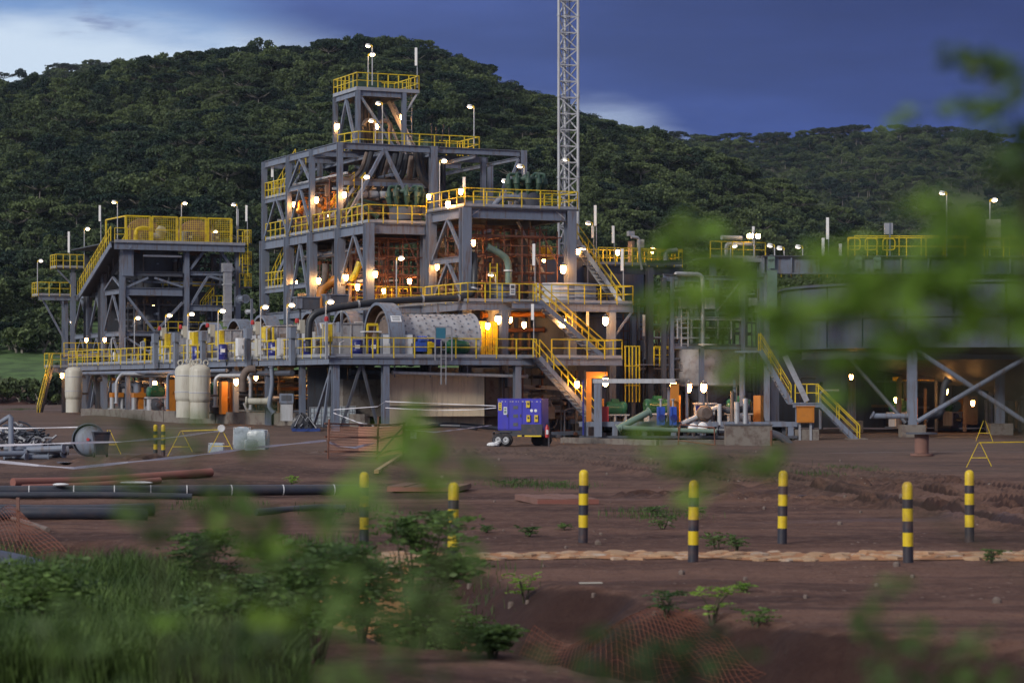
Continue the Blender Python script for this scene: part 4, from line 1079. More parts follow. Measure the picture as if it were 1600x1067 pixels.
def cabinet(px0, px1, py0, py1, v, label, m='steel', panel='white', d=0.5):
    u0, u1 = U(px0, v), U(px1, v); z0, z1 = max(Z1, Z(py1, u0, v)), Z(py0, u0, v)
    S = Steel('cabinet', label, 'cabinet', 'control cabinets on the mill deck', origin=(u0, v))
    S.put('body', MB().mm((u0, v, z0), (u1, v + d, z1)), m)
    S.put('door', MB().mm((u0 + .06, v - .03, z0 + .1), (u1 - .06, v - .003, z1 - .07)), panel)
    S.put('handle', MB().mm((u1 - .14, v - .06, (z0 + z1) / 2 - .1), (u1 - .10, v - .032, (z0 + z1) / 2 + .1)), 'steel_d')
    if z0 > Z1 + .05: S.put('foot', MB().mm((u0 + .1, v + .1, Z1), (u0 + .2, v + d - .1, z0)).mm((u1 - .2, v + .1, Z1), (u1 - .1, v + d - .1, z0)), m)
cabinet(597, 616, 521, 556, -9.2, 'narrow white fronted cabinet in front of the nearest mill guard')
cabinet(623, 646, 521, 557, -9.2, 'wide white fronted cabinet in front of the nearest mill')
cabinet(372, 382, 528, 556, 3.0, 'slim white cabinet behind the rail below the fourth guard', 'white')
cabinet(437, 447, 528, 556, -2.0, 'slim pale cabinet left of the hose foot', 'pale')
cabinet(402, 412, 529, 557, 2.0, 'slim pale cabinet beside the yellow motor guard', 'cream')
cabinet(295, 304, 530, 560, 16, 'slim pale cabinet among the far jib posts', 'cream')
# yellow gate frame with small canopy beside the ring guard
S = Steel('yellow_portal', 'yellow portal frame with little white awning beside the nearest mill guard', 'frame', origin=(U(573, -8.9), -8.9))
a, b = U(574, -8.9), U(590, -8.9); zt = Z(507, a, -8.9)
S.put('frame', MB().bar((a, -8.9, Z1), (a, -8.9, zt), .09, up=(0, 1, 0)).bar((b, -8.9, Z1), (b, -8.9, zt), .09, up=(0, 1, 0)).bar((a, -8.9, zt), (b, -8.9, zt), .14), 'yellow_p')
S.put('awning', MB().mm((U(567, -9), -9.2, zt - .42), (U(594, -9), -8.6, zt - .36)), 'white')
S.put('post', MB().bar((U(568, -9), -9.1, Z1), (U(568, -9), -9.1, zt - .42), .05, up=(0, 1, 0)), 'steel')
# blue gearbox + yellow coupling + green motor beside the mill
v = -8.95; u0 = U(648, v)
S = Steel('drive_unit', 'blue gearbox with yellow coupling guard and green motor in front of the nearest mill', 'motor', origin=(u0, v))
S.put('gearbox', MB().mm((u0, v - .25, Z1 + .3), (u0 + .62, v + .3, Z1 + .85)).lathe([(.2, 0), (.22, .1), (.2, .5)], (u0 + .15, v - .1, Z1 + .95), 12, (1, 0, 0)), 'bluev')
S.put('gearbox_end', MB().lathe([(.24, 0), (.26, .08), (.2, .3)], (u0 - .28, v, Z1 + .6), 14, (1, 0, 0)), 'bluev', smooth=True)
S.put('coupling_guard', MB().mm((u0 + .66, v - .3, Z1 + .1), (u0 + .9, v + .25, Z1 + .85)).mm((u0 + .66, v - .45, Z1 + .55), (u0 + 1.0, v - .3, Z1 + .8)), 'yellow_p')
S.put('upper_casing', MB().mm((u0 + .9, v - .2, Z1 + .5), (u0 + 1.5, v + .3, Z1 + 1.05)), 'blue')
S.put('base_frame', MB().mm((u0 - .2, v - .3, Z1), (u0 + 3.4, v + .3, Z1 + .12)), 'steel_d')
S.put('motor', MB().lathe([(.1, -.05), (.32, 0), (.34, .1), (.34, 1.2), (.3, 1.3), (.12, 1.36)], (u0 + 1.85, v, Z1 + .55), 20, (1, 0, 0)), 'green', smooth=True)
fins = MB()
for k in range(18):
    a = 2 * math.pi * k / 18; d = Vector((0, math.cos(a), math.sin(a))); c = Vector((u0 + 2.0, v, Z1 + .55)) + d * .35
    fins.bar(c, c + Vector((.95, 0, 0)), .02, .04)
S.put('cooling_fins', fins, 'green')
S.put('terminal_box', MB().mm((u0 + 2.1, v - .15, Z1 + .9), (u0 + 2.5, v + .15, Z1 + 1.1)), 'green')
# yellow barred guard right of the mill
v = -7.9; a, b = U(741, v), U(775, v)
S = Steel('bar_guard', 'tall bright yellow barred guard at the right end of the nearest mill', 'guard', origin=(a, v))
mb = MB().bar((a, v, Z1 + 2.0), (b, v, Z1 + 2.0), .08).bar((a, v, Z1 + .08), (b, v, Z1 + .08), .08)
S.put('frame', mb, 'yellow_p')
n = 9
for i in range(n + 1):
    x = a + (b - a) * i / n; S.put('bar', MB().bar((x, v, Z1 + .05), (x, v, Z1 + 2.0), .08 if i % 3 else .16, up=(0, 1, 0)), 'yellow_p')
for (px, py0, py1) in ((770, 503, 560), (752, 506, 560)): pass
# long black slurry hose sweeping over the mills
path = [uv(U(483, -5.5), -5.5, Z1 + .3), uv(U(482, -5.5), -5.5, Z(520, U(482, -5.5), -5.5)), uv(U(484, -5.5), -5.5, Z(500, U(484, -5.5), -5.5)), uv(U(492, -5.6), -5.6, Z(490, U(492, -5.6), -5.6)), uv(U(515, -5.8), -5.8, Z(482.5, U(515, -5.8), -5.8)),
        uv(U(560, -6), -6, Z(475.5, U(560, -6), -6)), uv(U(600, -6), -6, Z(471, U(600, -6), -6)), uv(U(660, -6), -6, Z(467.5, U(660, -6), -6)), uv(U(716, -6), -6, Z(466, U(716, -6), -6)), uv(U(733, -6), -6, Z(463, U(733, -6), -6)), uv(U(741, -5.9), -5.9, Z(452, U(741, -5.9), -5.9)), uv(U(742, -5.7), -5.7, Z(425, U(742, -5.7), -5.7)), uv(U(740, -5), -5, Z(398, U(740, -5), -5))]
hs = thing('slurry_hose', 'long thick black rubber hose sweeping over the mills and up beside the scaffold', 'hose', path[0])
o_ = path[0]
part('hose', MB().tube(fillet([p - o_ for p in path], .8, 4), .2, 12), 'hose', hs, smooth=True)
for i in (5, 7, 8, 10):
    p = path[i] - o_; d = (path[i + 1] - path[i - 1]).normalized()
    part('clamp', MB().lathe([(.24, -.05), (.24, .05)], p, 12, d), 'galv', hs, smooth=True)
S = Steel('cable_tray', 'pale straight tray running under the black hose', 'tray', origin=(U(533, -5.4), -5.4))
S.put('tray', MB().bar((U(533, -5.2), -5.2, Z(486, U(533, -5.2), -5.2)), (U(686, -5.2), -5.2, Z(473, U(686, -5.2), -5.2)), .3, .1), 'pale')
S.put('support', MB().bar((U(684, -5.2), -5.2, Z1), (U(684, -5.2), -5.2, Z(474, U(684, -5.2), -5.2)), .12, up=(0, 1, 0)).bar((U(534, -5.2), -5.2, Z1), (U(534, -5.2), -5.2, Z(488, U(534, -5.2), -5.2)), .12, up=(0, 1, 0)), 'galv')

# ================================================================= SCAFFOLDING
def scaffold(u0, u1, v0, v1, z0, z1, du, label, seed):
    rr = random.Random(seed)
    S = Steel('scaffold', label, 'scaffold', origin=(u0, v0))
    nu = max(2, int(round((u1 - u0) / du))); nv = 2
    us = [u0 + (u1 - u0) * i / nu for i in range(nu + 1)]; vs_ = [v0 + (v1 - v0) * j / nv for j in range(nv + 1)]
    for u in us:
        for v in vs_: S.put('standard', MB().bar((u, v, z0), (u, v, z1 - rr.uniform(0, .5)), .07, up=(0, 1, 0)), 'rust')
    z = z0 + 0.7; lv = 0
    while z < z1 - .2:
        for j, v in enumerate(vs_):
            if rr.random() < .85: S.put('ledger', MB().bar((u0 - rr.uniform(.1, .5), v - .06, z), (u1 + rr.uniform(0, .4), v - .06, z + rr.uniform(-.03, .03)), .065), 'rust')
            if rr.random() < .7: S.put('ledger', MB().bar((u0, v - .06, z + .5), (u1, v - .06, z + .5), .05), 'rust')
        for u in us:
            if rr.random() < .8: S.put('transom', MB().bar((u + .05, v0, z - .06), (u + .05, v1, z - .06), .06), 'rust')
        if lv % 2 == 1:
            for k in range(3): S.put('board', MB().mm((u0 + .1, v0 + .1 + k * .27, z + .03), (u1 - .1, v0 + .32 + k * .27, z + .07)), 'wood')
        z += 1.05; lv += 1
    S.put('diagonal', MB().bar((us[0], v0 - .1, z0 + .3), (us[1], v0 - .1, z0 + 2.4), .06), 'rust')
    S.put('diagonal', MB().bar((us[-1], v0 - .1, z0 + 2.3), (us[-2], v0 - .1, z0 + 4.2), .06), 'rust')
scaffold(0.5, UA - .5, 0.6, 3.4, Z2, ZD - .7, 0.85, 'rust brown scaffolding inside the left bay under the tallest tower', 1)
scaffold(UA + .5, UB - .5, VT + .7, -1.6, Z2, ZT - .75, 1.1, 'rust brown scaffolding filling the lower right tower', 2)
scaffold(UA - .2, UA + 3.2, 1.2, 4.2, Z2, ZD - 1.0, 0.9, 'rusty scaffolding seen deep between the two towers', 4)
S = Steel('scaffold', 'dark rusty scaffold tower behind the landing right of the stairs', 'scaffold', origin=(U(990, 1), 1))
for i, px in enumerate((974, 984, 996, 1008)):
    for v in (0.8, 2.6): S.put('standard', MB().bar((U(px, v), v, GZ), (U(px, v), v, Z2 + rt.uniform(-.8, .6)), .06, up=(0, 1, 0)), 'rust')
for k in range(9):
    z = 2.9 + k * .55; S.put('ledger', MB().bar((U(968, .8), .8, z), (U(1012, .8), .8, z), .055), 'rust')

# ================================================================= process equipment in the towers
def bent(S, pts, r, m, name='pipe', n=10, fl=.6): return S.pipe(pts, r, m, name, n, fl)
# main tower interior: screen decks, chutes and drooping hoses
S = Steel('vibrating_screen', 'dark vibrating screens and chutes on the deck of the tallest tower', 'machine', origin=(1.5, V1))
S.put('screen_box', MB().mm((1.4, V1 + 1.6, ZD + .9), (4.2, V1 + 5.2, ZD + 1.9)), 'brown')
S.put('screen_box', MB().mm((1.4, V2 + 1.6, ZD + 1.2), (4.2, V2 + 5.4, ZD + 2.4)), 'brown')
S.put('chute', MB().bar((5.0, V1 + 1.2, ZR - 3.0), (U(745, V1 + 1), V1 + 1.0, ZD + 1.6), .5, .5), 'brown')
S.put('chute', MB().bar((UC + .6, V1 - .4, ZD + 1.2), (UR - 1.5, V1 - .4, ZD + 2.0), .2, .42), 'steel')
S.put('chute', MB().bar((U(632, V1 + 2), V1 + 2.0, ZR - 2.6), (U(676, V1 + 2), V1 + 2.0, ZR - 4.3), .4, .5), 'pale')
S.put('walk_beam', MB().bar((.4, V1 + 1, ZD + 2.9), (UC, V1 + 1, ZD + 2.9), .12, .3), 'brown')
for k in range(6): S.put('leg', MB().bar((1.5 + .5 * k, V1 + 1.7, ZD), (1.5 + .5 * k, V1 + 1.7, ZD + .95), .14, up=(0, 1, 0)), 'steel_d')
for k in range(4): S.put('motor', MB().lathe([(.2, 0), (.24, .06), (.24, .5), (.2, .56)], (1.6 + .7 * k, V1 + 1.1, ZD + 2.1), 10, (1, 0, 0)), 'pale', smooth=True)
HL = ['thick drooping dark hose bundle under the roof of the tallest tower']
S = Steel('hose_bundle', 'fan of thick dark drooping hoses hanging under the roof of the tallest tower', 'hoses', origin=(3, V1))
r3 = random.Random(3)
for i in range(15):
    pt = 575 + i * 8.5 + r3.uniform(-3, 3); pb = 528 + i * 12 + r3.uniform(-5, 5)
    v = V1 + 1.0 + r3.uniform(0, 3.0)
    zt = ZR - .35; zb = ZD + 1.2 + r3.uniform(0, 1.2)
    a, b = U(min(pt, 700), v), U(pb, v)
    S.put('hose', MB().tube(fillet([(a, v, zt), (a + (b - a) * .25, v, zt - 1.4), (b, v, zb + .8), (b + r3.uniform(-.1, .1), v - .2, zb - .6)], 1.0, 4), .13 + r3.uniform(0, .08), 8), 'hose' if i % 4 else 'brown', smooth=True)
for i in range(5):
    v = V1 + .8 + i * .5; a, b = U(650 + i * 6, v), U(722 + i * 5, v)
    S.put('hose', MB().tube(fillet([(a, v, ZR - .3), (a + .25, v, ZR - 1.9), ((a + b) / 2, v, ZR - 2.9 - .1 * i), (b, v, ZR - 3.9)], 1.2, 5), .2, 8), 'hose', smooth=True)
for i in range(4):
    v = PV0 + 1 + i * .5; a = pu0 + .5 + i * .42
    S.put('hose', MB().tube(fillet([(a, v, ZP - .3), (a + .05, v, ZP - 2.0), (a + .35, v, ZR + .1)], .8, 4), .2, 8), 'hose', smooth=True)
    an = []
for (cx, n2) in ((U(583, PV0), 0), (U(606, PV0), 1)):
    S.put('gooseneck', MB().tube([(cx + .42 * math.cos(R(t)), PV0 + .6, ZR + 1.9 + .42 * math.sin(R(t))) for t in range(180, -31, -30)] + [(cx + .4, PV0 + .6, ZR + .7)], .14, 10), 'brown', smooth=True)
S.put('orange_box', MB().mm((U(564, PV0), PV0 + .9, ZR + 1.1), (U(574, PV0), PV0 + 1.3, ZR + 1.6)), 'orange')
# green tank and drum on the two upper levels
for (a, b, v, z0, h, lb) in ((U(555, PV0 + 1), U(598, PV0 + 1), PV0 + 1.2, ZP, .8, 'dark green box on the topmost yellow railed deck'), (U(671, V2), U(688, V2), V2 + .2, ZR + .1, .85, 'dark green drum like box on the roof walkway')):
    mb = MB().mm((a, v, z0), (b, v + .8, z0 + h)); 
    S = Steel('green_box', lb, 'box', origin=(a, v)); S.put('body', mb, 'green_d'); S.put('lid', MB().mm((a - .04, v - .04, z0 + h), (b + .04, v + .84, z0 + h + .06)), 'green_d')
S = Steel('rods', 'three dark leaning rods beside the green box on the roof walkway', 'rods', origin=(U(680, V2), V2))
for i, (x0, x1) in enumerate(((669, 670), (676, 678), (688, 683), (696, 698))):
    S.put('rod', MB().bar((U(x1, V2), V2 - .6, ZR + .1), (U(x0, V2), V2 - .6, ZR + 1.9 - .2 * (i % 2)), .09, up=(0, 1, 0)), 'hose')

def cyclone_cluster(u, v, z, rad, label, stand=1.0):
    S = Steel('cyclone_cluster', label, 'cyclone cluster', 'green cyclone clusters on the tower decks', origin=(u, v))
    S.put('distributor', MB().lathe([(.2, -.2), (.5, 0), (.55, .3), (.35, .5), (.1, .58)], (u, v, z + stand + .4), 18), 'green_d', smooth=True)
    S.put('launder_tub', MB().lathe([(rad * .8, 0), (rad * .85, .05), (rad * .85, .75), (rad * .8, .8)], (u, v, z + .25), 24), 'steel_d', smooth=True)
    S.put('overflow_ring', MB().tube([(u + rad * .62 * math.cos(a), v + rad * .62 * math.sin(a), z + stand + .75) for a in [2 * math.pi * k / 24 for k in range(25)]], .14, 8), 'green_d', smooth=True)
    for k in range(10):
        a = 2 * math.pi * k / 10; c, s_ = math.cos(a), math.sin(a); R0 = rad * .92
        tc_ = (u + c * R0, v + s_ * R0, z + stand + .45); bc = (u + c * R0 * .8, v + s_ * R0 * .8, z + .75)
        S.put('cyclone', MB().tube([bc, tc_], .06, 10, r2=.19).tube([tc_, (tc_[0], tc_[1], tc_[2] + .3)], .2, 10), 'green_d', smooth=True)
        S.put('elbow', MB().tube(fillet([(tc_[0], tc_[1], tc_[2] + .3), (tc_[0], tc_[1], tc_[2] + .62), (u + c * R0 * .6, v + s_ * R0 * .6, tc_[2] + .62), (u + c * R0 * .55, v + s_ * R0 * .55, tc_[2] + .3)], .2, 3), .085, 8), 'green_d', smooth=True)
        S.put('feed_valve', MB().box((u + c * R0 * .55, v + s_ * R0 * .55, z + stand + .1), (.2, .2, .26), a).bar((u + c * .4, v + s_ * .4, z + stand + .1), (u + c * R0 * .9, v + s_ * R0 * .9, z + stand + .35), .12), 'green_d')
    for k in range(4):
        a = 2 * math.pi * (k + .5) / 4; S.put('leg', MB().bar((u + rad * .7 * math.cos(a), v + rad * .7 * math.sin(a), z), (u + rad * .7 * math.cos(a), v + rad * .7 * math.sin(a), z + .3), .1, up=(0, 1, 0)), 'steel_d')
    return S
cyclone_cluster(U(634, 1.8), 1.8, ZD, 1.15, 'green cyclone cluster behind the rail of the tallest tower deck', 1.2)
cyclone_cluster(U(822, -2.8), -2.8, ZT, 1.2, 'dark green cyclone cluster standing on the lower right tower', 1.1)
S = Steel('feed_pipe', 'curved grey feed pipe on the deck of the lower right tower', 'pipe', origin=(U(770, VT + 1), VT + 1))
v = VT + 1.5
S.put('pipe', MB().tube(fillet([(U(771, v), v, ZT + .12), (U(780, v), v, ZT + .6), (U(795, v), v, ZT + .72), (U(810, v), v, ZT + .7)], .4, 4), .17, 10), 'steel', smooth=True)
S.put('manhole', MB().lathe([(.6, 0), (.6, .18), (.4, .22)], (U(748, v + .5), v + .5, ZT), 18), 'green_p', smooth=True)
# manifold with orange valves on the left of the deck
S = Steel('valve_manifold', 'pipe manifold with amber lit orange valves on the left side of the tallest tower deck', 'manifold', origin=(1.2, V2))
for i, (px, v) in enumerate(((468, V3 - .6), (477, V3 - 1.6), (502, V2 + 1.4), (509, V2 + .8), (516, V2 + .2), (523, V2 - .5), (530, V2 - 1.2))):
    u = 0.9; u = U(px, v); z = ZD + 1.55 + .12 * (i % 3)
    S.put('valve_body', MB().ball((u, v, z), .3, 10, 6, sc=(1, 1, .7)).lathe([(.1, 0), (.1, .5)], (u, v, z + .1), 8), 'orange', smooth=True)
    S.put('valve_wheel', MB().lathe([(.2, 0), (.2, .06)], (u, v, z + .62), 10), 'orange', smooth=True)
    S.put('riser', MB().tube([(u, v, ZD), (u, v, z - .1)], .12, 8), 'brown', smooth=True)
S.pipe([(U(462, V3), V3, ZD + .75), (U(538, V1 + 1.2), V1 + 1.2, ZD + .75)], .14, 'brown', 'header_pipe')
S.pipe([(U(500, V2 + 1), V2 + 1, ZD + 1.9), (U(512, V2 + 1), V2 + 1, ZD + 2.5), (U(520, V2), V2, ZD + 3.3)], .16, 'brown')
S.pipe([(U(540, V1 + .6), V1 + .6, ZD + 1.0), (U(552, V1 + .4), V1 + .4, ZD + 1.8), (U(600, V1 + 1), V1 + 1, ZD + 1.4)], .12, 'green_d')
S.pipe([(U(540, V1 + .6), V1 + .6, ZD + .5), (U(560, V1 - 2), V1 - 2, ZD + 1.3), (U(590, V1 - 2), V1 - 2, ZD + .5)], .12, 'green_d')
# amber lit elbow pipes in the bays at landing height
S = Steel('elbow_pipe', 'thick ochre elbow pipe in the left bay of the tallest tower', 'pipe', origin=(1.5, V1))
v = V1 + 2.2
S.put('pipe', MB().tube(fillet([(U(502, v), v, Z1 + 1.6), (U(502, v), v, Z(452, U(502, v), v)), (U(520, v), v, Z(440, U(520, v), v)), (U(548, v - 1), v - 1, Z(425, U(548, v - 1), v - 1))], .35, 4), .3, 14), 'orange', smooth=True)
S.put('pipe', MB().tube(fillet([(U(502, v), v, Z(455, U(502, v), v)), (U(509, v), v, Z(430, U(509, v), v)), (U(509, v), v, Z(412, U(509, v), v))], .3, 4), .22, 12), 'brown', smooth=True)
S = Steel('elbow_pipe', 'short ochre elbows glowing beside the corner column, right of the launder boxes', 'pipe', origin=(1.5, 1.5))
v = 2.0
S.put('pipe', MB().tube(fillet([(U(547, v), v, Z(440, U(547, v), v)), (U(556, v), v, Z(428, U(556, v), v)), (U(562, v), v, Z(410, U(562, v), v))], .3, 4), .2, 12), 'yellow', smooth=True)
S.put('platform_plate', MB().mm((U(538, v), v - .5, Z(446, U(538, v), v)), (U(566, v), v + .5, Z(444, U(566, v), v))), 'orange')
S.put('stub', MB().tube([(U(545, v), v, Z1 + .1), (U(547, v), v, Z(440, U(547, v), v))], .12, 8), 'brown', smooth=True)
# right tower interior: distributor, pipes, tanks
S = Steel('riser_column', 'thick dark riser standing inside the scaffolded tower', 'pipe', origin=(U(820, -2.4), -2.4))
S.put('riser', MB().tube([(U(819, -2.4), -2.4, Z2), (U(819, -2.4), -2.4, ZT - .1)], .38, 14), 'steel_d', smooth=True)
S = Steel('green_elbow_pipe', 'grey green pipe bending down beside the ladder in the scaffolded tower', 'pipe', origin=(U(780, VT + .5), VT + .5))
v = VT + .5
S.put('pipe', MB().tube(fillet([(U(762, v), v, Z(386, U(762, v), v)), (U(781, v), v, Z(396, U(781, v), v)), (U(792, v), v, Z(404, U(792, v), v)), (U(795, v), v, Z(418, U(795, v), v)), (U(794, v), v, Z2 + .1)], .5, 4), .2, 12), 'green_p', smooth=True)
S.put('collar', MB().lathe([(.26, 0), (.26, .08)], (U(794, v), v, Z(424, U(794, v), v)), 12), 'white', smooth=True)
S = Steel('cooling_drum', 'yellow winch like machine glowing inside the right tower', 'machine', origin=(U(854, -2), -2.0))
zz = Z(400, U(854, -2), -2)
S.put('frame', MB().mm((U(845, -2), -2.2, zz - .2), (U(864, -2), -1.6, zz + .1)), 'yellow_p'); S.put('drum', MB().lathe([(.3, 0), (.3, .5)], (U(849, -2), -1.9, zz + .35), 12, (1, 0, 0)), 'yellow_p', smooth=True)
S.put('beam', MB().bar((UA + 3.2, -2.0, zz - .35), (UB - .3, -2.0, zz - .35), .2, .3), 'brown'); S.put('post', MB().bar((UB - .5, -2, Z2), (UB - .5, -2, zz - .5), .14, up=(0, 1, 0)), 'brown'); S.put('post', MB().bar((UA + 3.4, -2, Z2), (UA + 3.4, -2, zz - .5), .14, up=(0, 1, 0)), 'brown')
# light coloured tanks standing on the landing
def tank(name, label, u, v, r, z0, z1, m, group=None, bands=2, cat='tank', n=40):
    S = Steel(name, label, cat, group, origin=(u, v))
    S.put('shell', MB().lathe([(r, z0), (r, z1)], (u, v, 0), n), m, smooth=True)
    for k in range(bands):
        z = z0 + (z1 - z0) * (k + 1) / (bands + 1)
        S.put('stiffener', MB().lathe([(r + .005, z - .03), (r + .06, z - .03), (r + .06, z + .03), (r + .005, z + .03)], (u, v, 0), n, cap=False), m, smooth=True)
    S.put('rim', MB().lathe([(r + .004, z1 - .1), (r + .1, z1 - .08), (r + .1, z1 + .0)], (u, v, 0), n), m, smooth=True)
    return S
tank('sump_tank', 'round grey sump tank on the landing left of the warning sign', U(783, -4.6), -4.6, .85, Z2, Z(444, U(783, -4.6), -4.6), 'steel')
tank('sump_tank', 'wide pale tank top on the landing below the right tower', U(878, -3.6), -3.6, 2.0, Z2, Z(444, U(878, -3.6), -3.6), 'pale')
S = Steel('warning_sign', 'white warning sign hung on the yellow rail of the landing', 'sign', origin=(U(800, vf), vf))
S.put('plate', MB().mm((U(796, vf), vf - .09, Z2 + .38), (U(804, vf), vf - .06, Z2 + 1.0)), 'white')
S.put('print', MB().mm((U(797.3, vf), vf - .096, Z2 + .75), (U(802.7, vf), vf - .092, Z2 + .92)).mm((U(797.3, vf), vf - .096, Z2 + .6), (U(802.7, vf), vf - .092, Z2 + .66)).mm((U(797.3, vf), vf - .096, Z2 + .48), (U(802.7, vf), vf - .092, Z2 + .54)), 'steel_d')
PD.ladder((U(768, -5.6), -5.9, Z2), 2.2, (1, 0, 0), 'yellow')
# big dark tanks and cladding behind the stairs
tank('leach_tank', 'big dark grey tank behind the stairs at the right end of the deck', U(925, -1.5), 0.5, 2.6, GZ, Z2 - .6, 'plate', bands=3)
tank('leach_tank', 'dark round tank under the landing, behind the upper stair', U(868, -3), -2.6, 1.7, Z1, Z2 - .6, 'plate')
S = Steel('pump_bay', 'amber lit beams and pipes under the landing', 'pipework', origin=(U(760, -3), -3))
for k, z in enumerate((Z1 + .5, Z1 + 1.6, Z1 + 2.5)): S.pipe([(U(752, -4), -4, z), (U(850, -4), -4, z + .1)], .09 + .03 * k, ('brown', 'rust', 'orange')[k])
for px in (762, 800, 812, 826): S.put('post', MB().bar((U(px, -3.6), -3.6, Z1), (U(px, -3.6), -3.6, Z2 - .4), .16, up=(0, 1, 0)), 'brown')
S.put('hopper', MB().tube([(U(770, -4), -4, Z1 + 1.2), (U(770, -4), -4, Z2 - .2)], .15, 10, r2=.5), 'pale', smooth=True)
# pipe risers and dark clutter below the deck
S = Steel('under_deck_pipes', 'tangle of dark pipes and posts in the shade under the mill deck', 'pipework', origin=(uW, 0))
r5 = random.Random(8)
for i in range(46):
    v = r5.uniform(-4, 44); u = r5.uniform(uW + .8, uW + 5); z = r5.uniform(.8, 3.9)
    if i % 3 == 0: S.pipe([(u, v, GZ + .4), (u, v, z), (u, v + r5.uniform(1.5, 4), z)], r5.uniform(.07, .16), r5.choice(('steel', 'pale', 'brown', 'steel_d')))
    elif i % 3 == 1: S.pipe([(u, v, z), (u + r5.uniform(1, 2.4), v, z), (u + r5.uniform(1, 2.4), v, GZ + .4)], r5.uniform(.06, .13), r5.choice(('steel', 'brown', 'steel_d')))
    else: S.put('post', MB().bar((u, v, GZ + .3), (u, v, Z1 - .1), .14, up=(0, 1, 0)), r5.choice(('steel_d', 'steel', 'brown')))
S.put('pipe_run', MB().tube([(uW - .1, 8.0, 3.75), (uW - .1, 46, 3.75)], .12, 8), 'steel', smooth=True)
S.put('pipe_run', MB().tube([(uW + .2, -3.0, 3.55), (uW + .2, 30, 3.55)], .16, 8), 'steel_d', smooth=True)
# small deck clutter along the mills, individually
r6 = random.Random(11)
S = Steel('pipe_rack', 'small pipes, valves and boxes along the rail of the mill deck', 'pipework', origin=(uW + .6, 0))
for i in range(60):
    v = -8.2 + i * .85 + r6.uniform(-.2, .2); u = uW + r6.uniform(.35, 1.6); h = r6.uniform(.5, 1.9)
    k = i % 5
    if k == 0: S.put('box', MB().mm((u, v, Z1 + h - .45), (u + .1, v + .4, Z1 + h + .1)), r6.choice(('pale', 'white', 'cream', 'steel')))
    elif k in (1, 3): S.put('riser', MB().tube([(u, v, Z1), (u, v, Z1 + h), (u + .3, v + .2, Z1 + h + .1)], .05, 6), r6.choice(('galv', 'brown', 'steel', 'pale')))
    elif k == 2: S.put('post', MB().bar((u, v, Z1), (u, v, Z1 + h), .1, up=(0, 1, 0)), r6.choice(('galv', 'steel', 'yellow')))
    else: S.put('cross_pipe', MB().tube([(u, v, Z1 + h * .5), (u, v + r6.uniform(1, 2.5), Z1 + h * .5)], .06, 6), r6.choice(('galv', 'brown', 'bluev', 'steel')))
S = Steel('mill_wall', 'dusty steel splash plates behind the rail on the mill deck', 'panel', origin=(uI - 1, 2))
for i in range(14):
    v = -2.0 + i * 2.4
    S.put('plate', MB().mm((uW + 1.9, v, Z1), (uW + 1.98, v + 2.2, Z1 + 1.5)), ('pale', 'steel', 'brown', 'rubberlin')[i % 4])
# steep far panel: bent exhaust stack on left of post 4 and pipe link between buildings
S = Steel('link_pipe', 'thick grey pipe linking the left building to the tallest tower', 'pipe', origin=(-1, 30))
VK = V(384, -1.5)
S.pipe([(-1.5, V4 + .5, Z(468, 0, V4)), (-1.5, VK, Z(468, 0, V4))], .2, 'steel'); S.pipe([(-1.0, V4 + .5, Z(487, 0, V4)), (-1.0, VK, Z(487, 0, V4))], .12, 'pale')
for v in (VK - .3,): S.put('post', MB().bar((-1.2, v, Z1), (-1.2, v, Z(468, 0, V4)), .14, up=(0, 1, 0)), 'steel')

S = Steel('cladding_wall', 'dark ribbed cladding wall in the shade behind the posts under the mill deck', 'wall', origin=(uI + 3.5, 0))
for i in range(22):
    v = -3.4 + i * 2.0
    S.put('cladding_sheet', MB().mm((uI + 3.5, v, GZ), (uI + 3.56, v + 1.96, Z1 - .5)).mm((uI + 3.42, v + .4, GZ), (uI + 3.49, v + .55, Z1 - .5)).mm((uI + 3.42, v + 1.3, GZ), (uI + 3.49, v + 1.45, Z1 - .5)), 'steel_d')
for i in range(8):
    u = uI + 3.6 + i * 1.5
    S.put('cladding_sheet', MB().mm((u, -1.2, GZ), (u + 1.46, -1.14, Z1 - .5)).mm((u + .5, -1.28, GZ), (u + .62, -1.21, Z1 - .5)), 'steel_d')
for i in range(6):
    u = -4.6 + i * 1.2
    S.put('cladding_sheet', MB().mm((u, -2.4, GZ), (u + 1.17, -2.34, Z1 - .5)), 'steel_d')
# ================================================================= LEFT BUILDING (crushing house)
VL = 49.0
uL0, uL1, uL2 = U(191, VL), U(291, VL), U(371, VL)
ZTOP = Z(378, uL0, VL); ZB = Z(455, uL0, VL); ZC = Z(521, uL0, VL); ZG = 0.35
vl = [VL, V(163, uL0), V(140, uL0), V(115, uL0)]
print('left', uL0, uL1, uL2, ZTOP, vl)
B = Steel('crushing_house', 'dark steel frame building on the left with a yellow fenced flat top', 'steel building', origin=(uL0, VL))
for u in (uL0, uL1, uL2):
    for v in (VL, vl[1] + 1, vl[2] + 1):
        B.col(u, v, ZG, ZTOP - .4, .4, 'steel_d' if v > VL else 'steel')
for v in vl[1:]: B.col(uL0 - .05, v, ZG, min(ZTOP - .4, Z(385 + (v - VL) * 2.8, uL0, v)), .4)
B.col(U(101, vl[3] + 2), vl[3] + 2, ZG, ZB - .2, .4)
B.put('deck', MB().mm((U(175, VL) - .2, VL - .6, ZTOP - .08), (uL2 + .4, vl[2] + 2, ZTOP)), 'steel_d')
B.beam((U(175, VL), VL - .6, ZTOP - .36), (uL2 + .4, VL - .6, ZTOP - .36), .2, .5, name='edge_beam')
B.put('kick_plate', MB().bar((U(175, VL), VL - .72, ZTOP + .02), (uL2 + .4, VL - .72, ZTOP + .02), .03, .2), 'galv')
